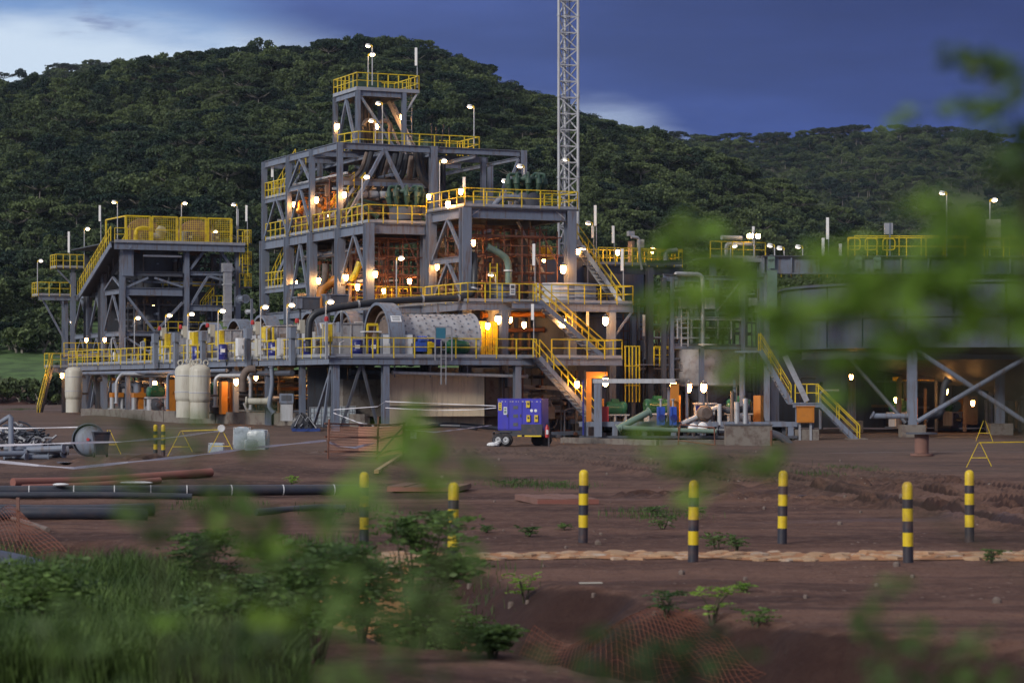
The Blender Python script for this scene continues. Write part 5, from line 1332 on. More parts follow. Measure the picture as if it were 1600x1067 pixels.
for z, h in ((ZTOP - 2.4, .35), (ZB, .6), (ZC, .35)):
    B.beam((uL0 + .3, VL, z), (uL1 - .3, VL, z), .25, h, 'steel' if z != ZTOP - 2.4 else 'steel_d')
    B.beam((uL0 + .3, vl[1] + 1, z), (uL1 - .3, vl[1] + 1, z), .25, h, 'steel_d'); B.beam((uL1 + .3, vl[1] + 1, z), (uL2 - .3, vl[1] + 1, z), .25, h, 'steel_d')
B.beam((uL1 + .3, VL, ZTOP - 2.3), (uL2 - .3, VL, ZTOP - 2.3), .2, .3)
B.beam((uL1 + .3, VL, ZB - 1.2), (uL2 - .3, VL, ZB - 1.2), .25, .45)
for i in range(3):
    a, b = vl[i], vl[i + 1]
    for z in (ZB, ZC, Z1 - .2):
        B.beam((uL0, a + .28, z), (uL0, b - .28, z), .2, .35)
    B.vbrace((uL0, a), (uL0, b), ZC + .2, ZB - .2, .16); B.vbrace((uL0, a), (uL0, b), Z1, ZC - .2, .16); B.vbrace((uL0, a), (uL0, b), ZG, Z1 - .4, .16)
B.vbrace((uL0, vl[0]), (uL0, vl[1]), ZB + .2, ZTOP - 2.6, .16)
m1 = ((uL0 + uL1) / 2 - .3, VL, ZB - .1)
B.brace((uL0 + .3, VL, ZB - .3), (uL1 - 2.2, VL, ZC - 1.2 + 1.0), .18); B.brace((uL1 - .3, VL, ZB - .8), (uL0 + 2.4, VL, ZC - .9 + .8), .18)
B.brace((uL0 + .3, VL, ZB + .3), (m1[0] - .2, VL, ZTOP - 2.7), .16); B.brace((uL1 - .3, VL, ZB + .4), (m1[0] + .3, VL, ZTOP - 2.7), .16)
B.brace((uL1 + .3, VL, ZC + 2.2), (U(325, VL), VL, ZTOP - 2.5), .18); B.brace((uL2 - .3, VL, ZB + .8), (U(326, VL), VL, ZTOP - 2.5), .18)
B.brace((uL1 + .3, VL, ZTOP - 2.0), (U(318, VL), VL, ZTOP - .6), .2); B.brace((uL2 - .3, VL, ZTOP - 2.0), (U(345, VL), VL, ZTOP - .6), .2)
B.brace((uL0 + .3, VL, ZC - .3), (uL0 + 3.2, VL, Z1 + .4), .16); B.brace((uL1 - .3, VL, ZC - .3), (uL0 + 3.4, VL, Z1 + .4), .16)
B.put('crane_beam', MB().mm((U(252, VL + 2), VL + 1.9, ZTOP - 3.2), (U(335, VL + 2), VL + 2.2, ZTOP - 2.85)), 'yellow_p')
B.put('light_bar', MB().mm((U(224, VL - .3), VL - .3, ZTOP - 1.1), (U(282, VL), VL - .15, ZTOP - .95)), 'galv')
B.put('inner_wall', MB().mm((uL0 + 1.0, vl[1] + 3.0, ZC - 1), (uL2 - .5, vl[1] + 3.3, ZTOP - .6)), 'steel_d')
B.put('inner_floor', MB().mm((uL0 + .3, VL + .4, ZC - .2), (uL2 - .4, vl[1] + 2.6, ZC - .05)), 'steel_d')
B.put('inner_floor', MB().mm((uL0 + .3, VL + .4, ZB + .1), (uL1 - .4, vl[1] + 2.6, ZB + .25)), 'steel_d')
B.put('chute', MB().mm((U(198, VL) - .4, VL - .3, ZTOP - 2.6), (U(207, VL), VL + .5, ZTOP - .6)), 'steel')
B.put('hopper', MB().lathe([(1.2, 0), (2.3, 2.4), (2.3, 3.4)], (uL0 + 3.0, VL + 3.2, ZB + .3), 20), 'steel_d', smooth=True)
B.put('crusher_body', MB().lathe([(1.0, 0), (1.5, .8), (1.2, 2.0), (.8, 2.3)], (uL0 + 3.2, VL + 3.2, ZC - .05), 20), 'steel_d', smooth=True)
for v in (VL - .55,):
    B.rail([(U(240, v), v + 1.6, ZC - .05), (uL2 - .4, v + 1.6, ZC - .05)], .8)
B.rail([(U(228, VL + 3), VL + 3, ZC - 1.0), (U(250, VL + 3), VL + 3, ZC - 1.0)], .8)
# inner stair with yellow rails right bay
B.stair((U(332, VL + 1), VL + 1, ZC + 2.7), (U(315, VL + 1), VL + 1, ZC + 1.6), (0, 1, 0), .7)
B.put('walkway', MB().mm((U(298, VL + 1), VL + .6, ZC + .75), (U(345, VL), VL + 1.5, ZC + .82)), 'steel'); B.rail([(U(330, VL + .6), VL + .6, ZC + 2.0), (U(348, VL + .6), VL + .6, ZC + 2.0)], .6)
# bright galvanised duct
B.put('duct', MB().mm((U(350, VL - .9), VL - 1.1, ZC + .6), (U(361, VL - .9), VL - .62, ZTOP - 2.2)), 'galv')
B.put('duct_head', MB().mm((U(348, VL - 1), VL - 1.15, ZTOP - 2.18), (U(362, VL - 1), VL - .6, ZTOP - 1.5)), 'galv')
for k in range(4): B.put('duct_band', MB().mm((U(349, VL - 1), VL - 1.14, ZC + 1.0 + 1.4 * k), (U(362, VL - 1), VL - .58, ZC + 1.08 + 1.4 * k)), 'pale')
# side landings on the right end
for zt_, p0, p1 in ((Z(380, uL2, VL) - .0, 371, 392), (Z(414, uL2, VL), 374, 392), (Z(448, uL2, VL), 374, 392)):
    a, b = U(p0, VL - .3), U(p1, VL - .3)
    B.put('landing', MB().mm((a, VL - .4, zt_ - .1), (b, VL + 1.4, zt_)), 'steel_d')
    B.rail([(a, VL - .35, zt_), (b, VL - .35, zt_), (b, VL + 1.3, zt_)], .45, kick=False)
B.ladder((U(383, VL - .5), VL - .5, ZTOP - 2.5), 3.5, (1, 0, 0), 'yellow')
B.put('end_box', MB().mm((U(377, VL), VL, Z(428, uL2, VL)), (U(382, VL), VL + .5, Z(412, uL2, VL))), 'pale')
# rooftop machines: two big brown wheels and covers behind the yellow mesh fence
FM = Steel('mesh_fence', 'bright yellow mesh panel fence around the top of the left building', 'fence', origin=(U(196, VL), VL - .6))
vq = VL - .55
edges = [196, 236.5, 277, 281, 321, 363]
for i, (a, b) in enumerate(((196.5, 235), (238, 277), (282, 322), (325, 361.5))):
    ua, ub = U(a, vq), U(b, vq); z0, z1 = ZTOP + .1, ZTOP + 1.95
    f = FM.put('frame', MB().bar((ua, vq, z0), (ub, vq, z0), .1).bar((ua, vq, z1), (ub, vq, z1), .12).bar((ua, vq, z0), (ua, vq, z1), .14, up=(0, 1, 0)).bar((ub, vq, z0), (ub, vq, z1), .14, up=(0, 1, 0)).bar((ua, vq, z0 + .85), (ub, vq, z0 + .85), .05), 'yellow_p')
    w = MB(); n = 13
    for k in range(1, n): w.bar((ua + (ub - ua) * k / n, vq, z0), (ua + (ub - ua) * k / n, vq, z1), .022, up=(0, 1, 0))
    for k in range(1, 12): w.bar((ua, vq, z0 + (z1 - z0) * k / 12), (ub, vq, z0 + (z1 - z0) * k / 12), .02)
    FM.put('mesh_wire', w, 'yellow', kind='stuff')
uu = U(196.5, vq)
FM.put('frame', MB().bar((uu, vq, ZTOP + 1.95), (uu - .2, vq + 5, ZTOP + 1.95), .1).bar((uu - .2, vq + 5, ZTOP), (uu - .2, vq + 5, ZTOP + 1.95), .12, up=(0, 1, 0)), 'yellow_p')
B.rail([(U(176, VL), VL - .6, ZTOP), (U(196, VL), VL - .6, ZTOP)], .7, kick=False)
for px, lb in ((222, 'left large brown wheel behind the yellow mesh on the left building'), (303, 'right large brown wheel behind the yellow mesh on the left building')):
    v = VL + 1.8; u = U(px, v)
    S = Steel('round_screen', lb, 'machine', 'brown wheels on the left building', origin=(u, v))
    S.put('wheel', MB().lathe([(1.0, 0), (1.4, .05), (1.4, .5), (1.0, .55)], (u, v, ZTOP + .55), 28, (0, -1, 0)), 'wood', smooth=True)
    S.put('hub', MB().lathe([(.35, 0), (.35, .25)], (u, v - .54, ZTOP + .55), 14, (0, -1, 0)), 'brown', smooth=True)
    S.put('stand', MB().mm((u - .6, v - .6, ZTOP), (u + .6, v + .3, ZTOP + .3)), 'steel_d')
S = Steel('belt_guard', 'yellow belt guards and motor behind the mesh of the left building', 'machine', origin=(U(232, VL), VL))
v = VL + .4
S.put('guard', MB().tube(fillet([(U(212, v), v, ZTOP + .1), (U(213, v), v, ZTOP + 1.0), (U(222, v), v, ZTOP + 1.15), (U(234, v), v, ZTOP + 1.1), (U(240, v), v, ZTOP + .5)], .4, 4), .16, 10), 'yellow_p', smooth=True)
S.put('guard', MB().lathe([(.28, 0), (.45, .6), (.25, 1.0)], (U(249, v), v, ZTOP + .3), 12, (.2, 0, 1)), 'cream', smooth=True)
S.put('box', MB().mm((U(286, v), v, ZTOP), (U(298, v), v + .5, ZTOP + 1.0)), 'cream')
S.put('motor', MB().lathe([(.26, 0), (.3, .1), (.3, .7)], (U(238, v), v, ZTOP + .5), 14, (1, 0, 0)), 'pale', smooth=True)
for px, lb in ((296, 'blue drum behind the yellow mesh on top of the left building'), (338, 'small blue drum at the right of the fenced top')):
    place(drum_root, uv(U(px, VL + .1), VL + .1, ZTOP), TH, lb, 'blue drums on the left building', (1, 1, 1))
# inclined walkway descending to the left rear
C = Steel('conveyor_gallery', 'inclined walkway with yellow rails falling from the left building top to the left', 'walkway', origin=(uL0 - 2, VL))
v0, v1 = VL - .6, V(112, U(175, VL - .6) - .6)
uw = U(176, VL - .6)
zE = Z(462, uw, v1)
C.put('gallery_floor', MB().bar((uw + .6, v0, ZTOP - .05), (uw + .6, v1, zE), 1.5, .08), 'steel_d')
for du in (-.15, 1.35): C.put('stringer', MB().bar((uw + du, v0, ZTOP - .3), (uw + du, v1, zE - .25), .12, .42), 'steel')
for du in (-.15, 1.35):
    up = Vector((0, 0, 1)); mb = MB(); a = Vector((uw + du, v0, ZTOP)); b = Vector((uw + du, v1, zE))
    mb.bar(a + up * 1.1, b + up * 1.1, .06); mb.bar(a + up * .6, b + up * .6, .05)
    for k in range(17): p = a.lerp(b, k / 16); mb.bar(p, p + up * 1.1, .06, up=(0, 1, 0))
    C.put('handrail', mb, 'yellow')
for k in range(1, 14):
    p = Vector((uw + .6, v0, ZTOP)).lerp(Vector((uw + .6, v1, zE)), k / 14); C.put('tread', MB().mm((uw - .05, p.y, p.z + .02), (uw + 1.25, p.y + .3, p.z + .06)), 'galv')
    if k % 2: C.brace((uw + .6, p.y, p.z - .3), (uL0, p.y + 1, p.z - 1.2), .08, 'steel_d')
a, b = U(60, v1), U(110, v1)
C.put('deck', MB().mm((a, v1, zE - .08), (b + .5, v1 + 2.2, zE)), 'steel_d'); C.beam((a, v1, zE - .25), (b + .5, v1, zE - .25), .15, .3, name='edge_beam')
C.rail([(b, v1, zE), (a, v1, zE), (a, v1 + 2.1, zE)], .75)
C.brace((a + .4, v1 + .3, zE - .3), (U(103, v1), v1 + .3, ZC - .4), .14); C.brace((a + 1.8, v1 + .3, zE - .3), (U(112, v1), v1 + .3, ZC + .8), .12)
C.col(U(103, v1 + .4), v1 + .4, ZG, zE - .3, .3)
zf = Z(419, U(110, v1), v1); a, b = U(88, v1 - 1), U(131, v1 - 1)
C.put('deck', MB().mm((a, v1 - 1, zf - .08), (b, v1 + 1, zf)), 'steel_d'); C.rail([(b, v1 - 1, zf), (a, v1 - 1, zf), (a, v1 + .9, zf)], .6)
C.brace((a + .2, v1 - .6, zf - .2), (b - .6, v1 - .6, zf - 1.6), .12); C.col(b - .8, v1 - .6, ZG, zf - .1, .25)
# lower left walkway at deck height
D = Steel('walkway', 'low grey walkway with yellow rails along the foot of the left building', 'walkway', origin=(uL0, VL - 1.6))
a = U(73, VL + 8); 
D.deck(U(76, VL - 1.6), VL - 1.6, uL1 - 1.2, VL - .2, Z(574, uL0, VL), .06, 'steel_d', .35, sides='f')
zl = Z(574, uL0, VL)
D.rail([(U(188, VL - 1.6), VL - 1.6, zl), (U(76, VL - 1.6), VL - 1.6, zl), (U(76, VL - 1.6), VL - .3, zl)], .9)
D.rail([(U(196, VL - 1.6), VL - 1.6, zl), (U(286, VL - 1.6), VL - 1.6, zl)], .9)
D.rail([(U(100, VL + 4), VL + 4, zl + .9), (U(190, VL + 4), VL + 4, zl + .9)], .9)
D.put('deck', MB().mm((U(96, VL + 4), VL + 4, zl + .82), (U(190, VL + 4), VL + 6, zl + .9)), 'steel_d')
for px in (100, 128, 152, 176, 220, 262): D.col(U(px, VL - .8), VL - .8, ZG, zl - .4, .3, 'steel_d')
D.vbrace((U(128, VL - .8), VL - .8), (U(160, VL - .8), VL - .8), ZG, zl - .5, .16, 'steel'); D.vbrace((U(220, VL - .8), VL - .8), (U(262, VL - .8), VL - .8), ZG, zl - .5, .16, 'steel')
D.stair((U(80, VL - 1.4), VL - 1.4, zl), (U(60, VL - 2.2), VL - 2.2, ZG), (0, 1, 0), .8, 'steel_d')
D.put('prop', MB().bar((U(118, VL), VL - 1.4, zl - .3), (U(98, VL), VL - 1.4, ZG), .12), 'steel_d')

# ----------------------------------------------------------------- vessels
def vessel(px, v, r, py0, py1, label, lugs=True, m='cream'):
    u = U(px, v); z0, z1 = Z(py1, u, v), Z(py0, u, v)
    S = Steel('pressure_vessel', label, 'tank', 'cream upright vessels by the left pumps', origin=(u, v))
    h = z1 - z0
    S.put('shell', MB().lathe([(.08, 0), (r * .6, .08), (r * .95, .28), (r, .45), (r, h - .4), (r * .93, h - .22), (r * .6, h - .05), (.06, h)], (u, v, z0), 28), m, smooth=True)
    S.put('support_skirt', MB().lathe([(r * .9, -.75), (r * .9, .2)], (u, v, z0), 20), m, smooth=True)
    for q in (.3, .7): S.put('weld_band', MB().lathe([(r + .004, 0), (r + .02, .02), (r + .02, .05), (r + .004, .07)], (u, v, z0 + h * q), 28, cap=False), 'pale', smooth=True)
    if lugs:
        for s_ in (-1, 1):
            S.put('lifting_lug', MB().tube([(u + s_ * r * .55 + .14 * math.cos(R(t)), v - .1, z1 - .02 + .14 * math.sin(R(t)) + .1) for t in range(-60, 241, 30)], .045, 6), m, smooth=True)
    S.put('nozzle', MB().tube([(u + r * .9, v, z0 + .6), (u + r + .45, v, z0 + .6)], .07, 8), 'brown', smooth=True)
    return S
vessel(115, 40, .62, 573, 628, 'cream upright vessel standing alone at the far left of the plant', False)
vessel(290, 4.5, .62, 569, 632, 'left front cream vessel of the cluster with lifting lugs')
vessel(312, 3.8, .62, 569, 634, 'right front cream vessel of the cluster, warmly lit on its right side')
vessel(302, 7.2, .6, 567, 632, 'rear cream vessel standing behind the pair')
# ----------------------------------------------------------------- pumps
def pump_proto(name, gheight=1.9, orange=True, motor='green'):
    r0 = thing(name, 'x', 'pump', (0, 0, 0))
    P = lambda n, mb, m, **k: part(n, mb, m, r0, **k)
    P('base_frame', MB().mm((-.95, -.4, 0), (.95, .4, .12)), 'steel_d')
    st = MB()
    for x in (-.7, -.1, .35): st.mm((x, -.35, .12), (x + .12, .35, .95))
    P('pedestal', st, 'pale'); P('motor_plate', MB().mm((-.85, -.4, .95), (.6, .4, 1.02)), 'pale')
    P('motor', MB().lathe([(.12, -.12), (.3, -.1), (.36, 0), (.36, .12), (.33, .16), (.33, 1.0), (.28, 1.08), (.1, 1.1)], (-.65, 0, 1.38), 22, (1, 0, 0)), motor, smooth=True)
    f = MB()
    for k in range(20):
        a = 2 * math.pi * k / 20; d = Vector((0, math.cos(a), math.sin(a))); c = Vector((-.45, 0, 1.38)) + d * .34
        f.bar(c, c + Vector((.75, 0, 0)), .016, .05)
    P('cooling_fins', f, motor)
    P('terminal_box', MB().mm((-.3, -.16, 1.7), (.1, .16, 1.88)), motor)
    if orange: P('belt_guard', MB().mm((.62, -.42, .1), (.98, .46, gheight)), 'orange')
    P('pump_casing', MB().lathe([(.2, 0), (.42, .05), (.42, .3), (.2, .36)], (-.2, -.05, .5), 18, (0, -1, 0)), 'steel_d', smooth=True)
    P('suction_pipe', MB().tube([(-.2, -.3, .5), (-.2, -.75, .5)], .14, 10), 'steel_d', smooth=True)
    P('shaft_housing', MB().tube([(-.2, .0, .5), (.62, .0, .5)], .16, 10), 'steel_d', smooth=True)
    return r0
pumpA = pump_proto('slurry_pump')
pump_list = [((958, 660), 138, TH + 2.9, 1.02, 'green slurry pump motor beside the grey post, nearest the generator'),
             ((1030, 664), 134, TH - .25, 1.12, 'green slurry pump motor in the middle above the blue valves'),
             ((1160, 668), 134, TH - .7, 1.12, 'green slurry pump motor right of the conical tank, its fan end facing the road'),
             ((340, 634), 146, TH, 1.0, 'green slurry pump with tall orange guard right of the cream vessels'),
             ((247, 628), 157, TH, .95, 'green slurry pump with orange guard left of the cream vessels'),
             ((1408, 650), 152, TH, 1.0, 'green pump in the dark under the big tank, left of the leg'),
             ((1490, 650), 155, TH + .4, 1.0, 'amber lit pump deep under the big tank on the right')]
for (px, py), d, rz, s, lb in pump_list:
    p = W(px, py, d); z = GZ + .32 if px > 900 else GL
    place(pumpA, (p.x, p.y, z), rz, lb, 'slurry pumps with green motors', (s, s, s))
# small vertical pumps on the left
sp0 = thing('sump_pump', 'x', 'pump', (0, 0, 0))
part('frame', MB().mm((-.5, -.4, 0), (.5, .4, .1)).mm((-.4, -.3, .1), (-.3, .3, .9)).mm((.3, -.3, .1), (.4, .3, .9)), 'pale', sp0)
part('skirt_guard', MB().mm((-.42, -.42, .9), (.42, .42, 1.22)), 'orange', sp0)
part('motor', MB().lathe([(.3, 0), (.33, .1), (.33, .6), (.2, .75)], (0, 0, 1.22), 16), 'steel', sp0, smooth=True)
part('cowl', MB().mm((.34, -.2, .3), (.8, .2, 1.5)), 'pale', sp0)
for (px, d, lb) in ((182, 172, 'small vertical pump with orange skirt beside the lone cream vessel'), (241 - 2, 0, None), (224 - 8, 166, 'small vertical pump with orange skirt under the angled white pipe')):
    if lb: p = W(px, 630, d); place(sp0, (p.x, p.y, GL), TH, lb, 'small vertical pumps on the left')
# tall orange guards glowing between the left pumps
for i, (px, w, d, py0, py1, lb) in enumerate(((267, 12, 156, 593, 638, 'tall orange cover plate lit yellow left of the cream vessels'), (219, 8, 166, 605, 636, 'short orange cover beside the leftmost pumps'), (349, 10, 145, 596, 644, 'tall orange locker shaped cover right of the cream vessels'))):
    a = W(px - w / 2, py1, d); b = W(px + w / 2, py0, d)
    S = single('guard_cover', MB().box((0, 0, (b.z - GL) / 2), (b.x - a.x, .5, b.z - GL)).box((0, -.27, (b.z - GL) * .6), (.12, .03, .16)), 'orange', lb, 'cover', 'orange covers by the left pumps', ((a.x + b.x) / 2, d, GL), TH)
# grey pipe loops over the left pumps
def wpipe(pts, r, m, label, cat='pipe', name='pipe', fl=.5, n=10, group=None, bands=()):
    P0 = pts[0]; o = thing(name, label, cat, P0, 0, group)
    part('tube', MB().tube(fillet([Vector(p) - P0 for p in pts], fl), r, n), m, o, smooth=True)
    for i in (0, -1):
        a = Vector(pts[i]) - P0; b = Vector(pts[1] if i == 0 else pts[-2]) - P0; dd = (b - a).normalized()
        part('flange', MB().lathe([(r * 1.45, 0), (r * 1.45, .07)], a, 12, dd), m, o, smooth=True)
    return o
wpipe([W(182, 630, 165), W(182, 596, 165), W(190, 584, 165), W(262, 584, 160)], .12, 'galv', 'bright angled pipe loop left of the cream vessels')
wpipe([W(337, 636, 143), W(337, 592, 143), W(343, 587, 143), W(392, 587, 142), W(392, 640, 142)], .13, 'galv', 'pipe arch over the pump right of the cream vessels')
wpipe([W(300, 584, 147), W(262, 584, 150), W(262, 640, 150)], .1, 'steel', 'grey pipe arch left of the cream vessels')
wpipe([W(331, 585, 150), W(335, 572, 150), W(372, 572, 150)], .1, 'brown', 'small brown pipe arch above the orange locker')
wpipe([W(379, 612, 141), W(380, 588, 141), W(386, 577, 141), W(400, 576, 141)], .22, 'brown', 'thick brown elbow pipe below the mill deck')
wpipe([W(384, 627, 139), W(420, 627, 139)], .2, 'cream', 'short pale horizontal pipe with flange near the ground')
wpipe([W(346, 577, 148), W(412, 579, 146)], .15, 'steel', 'horizontal grey pipe slung under the mill deck')
wpipe([W(428, 645, 138), W(420, 636, 138), W(426, 600, 138), W(424, 572, 138)], .13, 'steel', 'kinked grey downpipe left of the pallet')
wpipe([W(1428, 650, 139), W(1366, 650, 139), W(1362, 648, 139)], .17, 'steel', 'horizontal grey pipe behind the big tank leg')
wpipe([W(1448, 652, 141), W(1470, 648, 141), W(1476, 600, 141), W(1482, 592, 141)], .2, 'steel_d', 'dark elbow pipe rising behind the crossed braces')
o = wpipe([W(860, 654, 139), W(818 + 55, 652, 139), W(925, 654, 139)], .15, 'brown', 'dusty pipe behind the generator')
S = thing('control_desk', 'grey control panel on a stand left of the wrapped pallet', 'cabinet', W(448, 650, 137)); S.location.z = GL - .3
part('stand', MB().mm((-.35, -.1, 0), (.35, .3, 1.0)), 'pale', S); part('desk', MB().mm((-.4, -.2, 1.0), (.4, .3, 1.55)), 'steel', S); part('screen', MB().mm((-.28, -.23, 1.15), (.28, -.202, 1.45)), 'steel_d', S)

# ----------------------------------------------------------------- pipework filling the frames
def clutter(label, u0, u1, v0, v1, z0, z1, n, seed, mats, floors=()):
    r_ = random.Random(seed); S = Steel('pipework', label, 'pipework', origin=(u0, v0))
    for i in range(int(n * 1.35)):
        u, v = r_.uniform(u0, u1), r_.uniform(v0, v1); z = r_.uniform(z0, z1); m = r_.choice(mats); k = i % 5; q = r_.uniform(.035, .115)
        if k == 0: S.put('pipe', MB().tube(fillet([(u, v, z0), (u, v, z), (min(u1, u + r_.uniform(.6, 2)), v, z), (min(u1, u + r_.uniform(.6, 2)), v, min(z1, z + r_.uniform(.3, 1)))], .25, 3), q, 8), m, smooth=True)
        elif k == 1: S.put('beam', MB().bar((u0, v, z), (u1, v, z + r_.uniform(-.3, .3)), q * 1.3, q * 2), m)
        elif k == 2: S.put('post', MB().bar((u, v, z0), (u, v, z1), q * 1.2, up=(0, 1, 0)), m)
        elif k == 3: S.put('pipe', MB().tube([(u, v0, z), (u, v1, z)], q, 8), m, smooth=True)
        else:
            w = r_.uniform(.2, .5); S.put('equipment_box', MB().mm((u, v, z), (u + w, v + w, z + r_.uniform(.25, .8))), m); S.put('hanger', MB().bar((u + w / 2, v + w / 2, z0), (u + w / 2, v + w / 2, z), .06, up=(0, 1, 0)), 'steel_d')
    for z in floors: S.put('floor_beam', MB().mm((u0, v0, z), (u1, v0 + .15, z + .25)), 'steel')
mix = ('brown', 'steel_d', 'steel', 'rust', 'brown', 'pale')
clutter('crowded pipes and boxes on the screening deck of the tallest tower', .6, UC, V1 + .8, V4, ZD, ZD + 3.6, 70, 1, mix, (ZD + 2.6,))
clutter('crowded brown pipes behind the scaffolding under the tallest tower', .6, UA, 3.6, V3, Z2, ZD - .8, 60, 2, mix)
clutter('pipes and posts behind the scaffolding inside the right tower', UA + .6, UB - .4, -1.4, 1.5, Z2, ZT - .8, 50, 3, mix)
clutter('dark machinery filling the lower floors of the left building', uL0 + .8, uL2 - .5, VL + 1, VL + 5, Z1, ZB - .5, 70, 4, ('steel_d', 'steel_d', 'brown', 'steel', 'steel_d'))
clutter('dark beams under the fenced top of the left building', uL0 + .8, uL2 - .5, VL + .8, VL + 4, ZB + .4, ZTOP - .7, 36, 5, ('steel_d', 'steel', 'brown'))
clutter('packed dark pipes between the landing and the conical tank', U(985, 1), U(1056, 1), -3, 2, GZ, 8.2, 70, 6, ('steel_d', 'steel', 'brown', 'galv', 'steel_d', 'rust'))
clutter('packed pipes behind the conical tank and gantry', U(1060, -2), U(1180, -2), -3, 1, GZ, 9.0, 70, 7, ('steel_d', 'steel', 'green_p', 'galv', 'steel_d'))
clutter('amber lit pipes and frames behind the left pumps', uW + 1, uI + 3, 6, 40, GZ + .3, 3.8, 60, 8, ('brown', 'steel', 'steel_d', 'pale', 'orange'))
clutter('pipes and fittings behind the lower stair and generator', U(765, -6), U(900, -6), -7.5, -5.2, GZ, 3.7, 36, 9, ('steel_d', 'steel', 'brown', 'rust'))
clutter('pipes and fittings among the mills on the deck', uI - 2.5, uI + 4, 0, 34, Z1, 6.0, 46, 10, ('pale', 'steel', 'galv', 'brown', 'steel_d'))
# ================================================================= RIGHT SIDE: thickener on legs
TC = Vector((1575 - 800, 0, 0)); TD = 152.0
tcx = (1575 - 800) / F_PX * TD; TR = 14.2
zb_ = 2.75 + (605 - 540) / F_PX * (TD - TR); zt_ = 2.75 + (605 - 440) / F_PX * (TD - TR); zm_ = 2.75 + (605 - 491) / F_PX * (TD - TR)
K = Steel('thickener_tank', 'huge dark blue grey round tank raised on legs at the right of the picture', 'tank', loc=(tcx, TD, 0), rz=0.0)
K.o = (0, 0)
npan = 30
def arcp(r, a): return (r * math.sin(a), -r * math.cos(a))
for ring_, (z0, z1, rr_) in enumerate(((zb_, zm_ - .02, TR), (zm_ + .02, zt_, TR - .02))):
    for k in range(npan):
        a0 = 2 * math.pi * k / npan + .004; a1 = 2 * math.pi * (k + 1) / npan - .004
        vs_ = []; fs = []
        m_ = 4
        for j in range(m_ + 1):
            a = a0 + (a1 - a0) * j / m_
            for (r_, z) in ((rr_, z0), (rr_, z1), (rr_ - .1, z1), (rr_ - .1, z0)): vs_.append((*arcp(r_, a), z))
        for j in range(m_):
            for q in range(4): fs.append((j * 4 + q, j * 4 + 4 + q, j * 4 + 4 + (q + 1) % 4, j * 4 + (q + 1) % 4))
        fs += [(0, 1, 2, 3), (4 * m_ + 3, 4 * m_ + 2, 4 * m_ + 1, 4 * m_)]
        K.put('wall_panel', MB()._add(vs_, fs), 'plate', smooth=True)
        if ring_ == 0:
            p = arcp(TR + .05, a0); K.put('panel_flange', MB().box((p[0], p[1], (z0 + z1) / 2), (.06, .16, z1 - z0 + .1), a0), 'plate')
def ringf(r, z, w, h, n=90):
    vs_ = []; fs = []
    for k in range(n):
        a = 2 * math.pi * k / n
        for (r_, zz_) in ((r, z), (r + w, z), (r + w, z + h), (r, z + h)): vs_.append((*arcp(r_, a), zz_))
    for k in range(n):
        for q in range(4): fs.append((k * 4 + q, ((k + 1) % n) * 4 + q, ((k + 1) % n) * 4 + (q + 1) % 4, k * 4 + (q + 1) % 4))
    return MB()._add(vs_, fs)
K.put('flange_ring', ringf(TR, zm_ - .07, .14, .14), 'plate', smooth=False); K.put('flange_ring', ringf(TR, zb_ - .08, .16, .08), 'plate'); K.put('flange_ring', ringf(TR, zt_, .18, .1), 'plate')
K.put('cone_bottom', MB().lathe([(TR - .2, zb_ - .02), (TR * .6, zb_ - 1.2), (1.2, zb_ - 2.6), (.5, zb_ - 3.2)], (0, 0, 0), 60), 'steel_d', smooth=True)
K.put('walkway_ring', ringf(TR - 1.2, zt_ + .11, 1.2, .06), 'steel_d')
plx = []
for k, px in enumerate((1425, 1168, 1560)):
    pass
def kpt(px, d): 
    x = (px - 800) / F_PX * d - tcx; return (x, d - TD)
legs = [(1425, 138.6), (1330, 141.5), (1168, 150), (1500, 137.9), (1548, 160), (1380, 165), (1560, 137.9 + 6)]
for i, (px, d) in enumerate([(1425, 138.9), (1168 + 42, 147.5), (1562, 144.8), (1330, 156), (1480, 160), (1640, 138.5), (1720, 142), (1600, 165), (1770, 150)]):
    x, y = kpt(px, d)
    K.put('leg', MB().ibeam((x, y, .45 if i == 0 else .2), (x, y, zb_ - .09 if math.hypot(x, y) > TR - 1.2 else zb_ - .9), .52, .52, .05, up=(0, 1, 0)), 'steel')
    K.put('leg_footing', MB().lathe([(1.0, -.5), (.85, .1)], (x, y, GZ + .35 if i == 0 else GZ), 4, (0, 0, 1)).box((x, y, GZ + .3), (1.35, 1.35, .9)), 'conc_d')
x, y = kpt(1425, 138.6); x2, y2 = kpt(1600, 139.5)
K.put('brace', MB().tube([(x + .3, y - .1, .8), (x2, y2 - .1, 4.4)], .14, 8), 'steel', smooth=True)
x3, y3 = kpt(1465, 139); x4, y4 = kpt(1602, 139)
K.put('brace', MB().tube([(x3 + -1.2, y3 + .25, 4.9), (x4, y4 + .25, .8)], .14, 8), 'steel', smooth=True)
x3, y3 = kpt(1404, 139); K.put('brace', MB().tube([(x - 0.3, y + .3, .7), (x3 - 2.6, y3 + 1.5, 4.4)], .12, 8), 'steel_d', smooth=True)
K.beam((kpt(1240, 147)[0], -TR + 5, zb_ - .5), (kpt(1640, 139)[0], -TR + 2.2, zb_ - .5), .25, .5, 'steel_d')
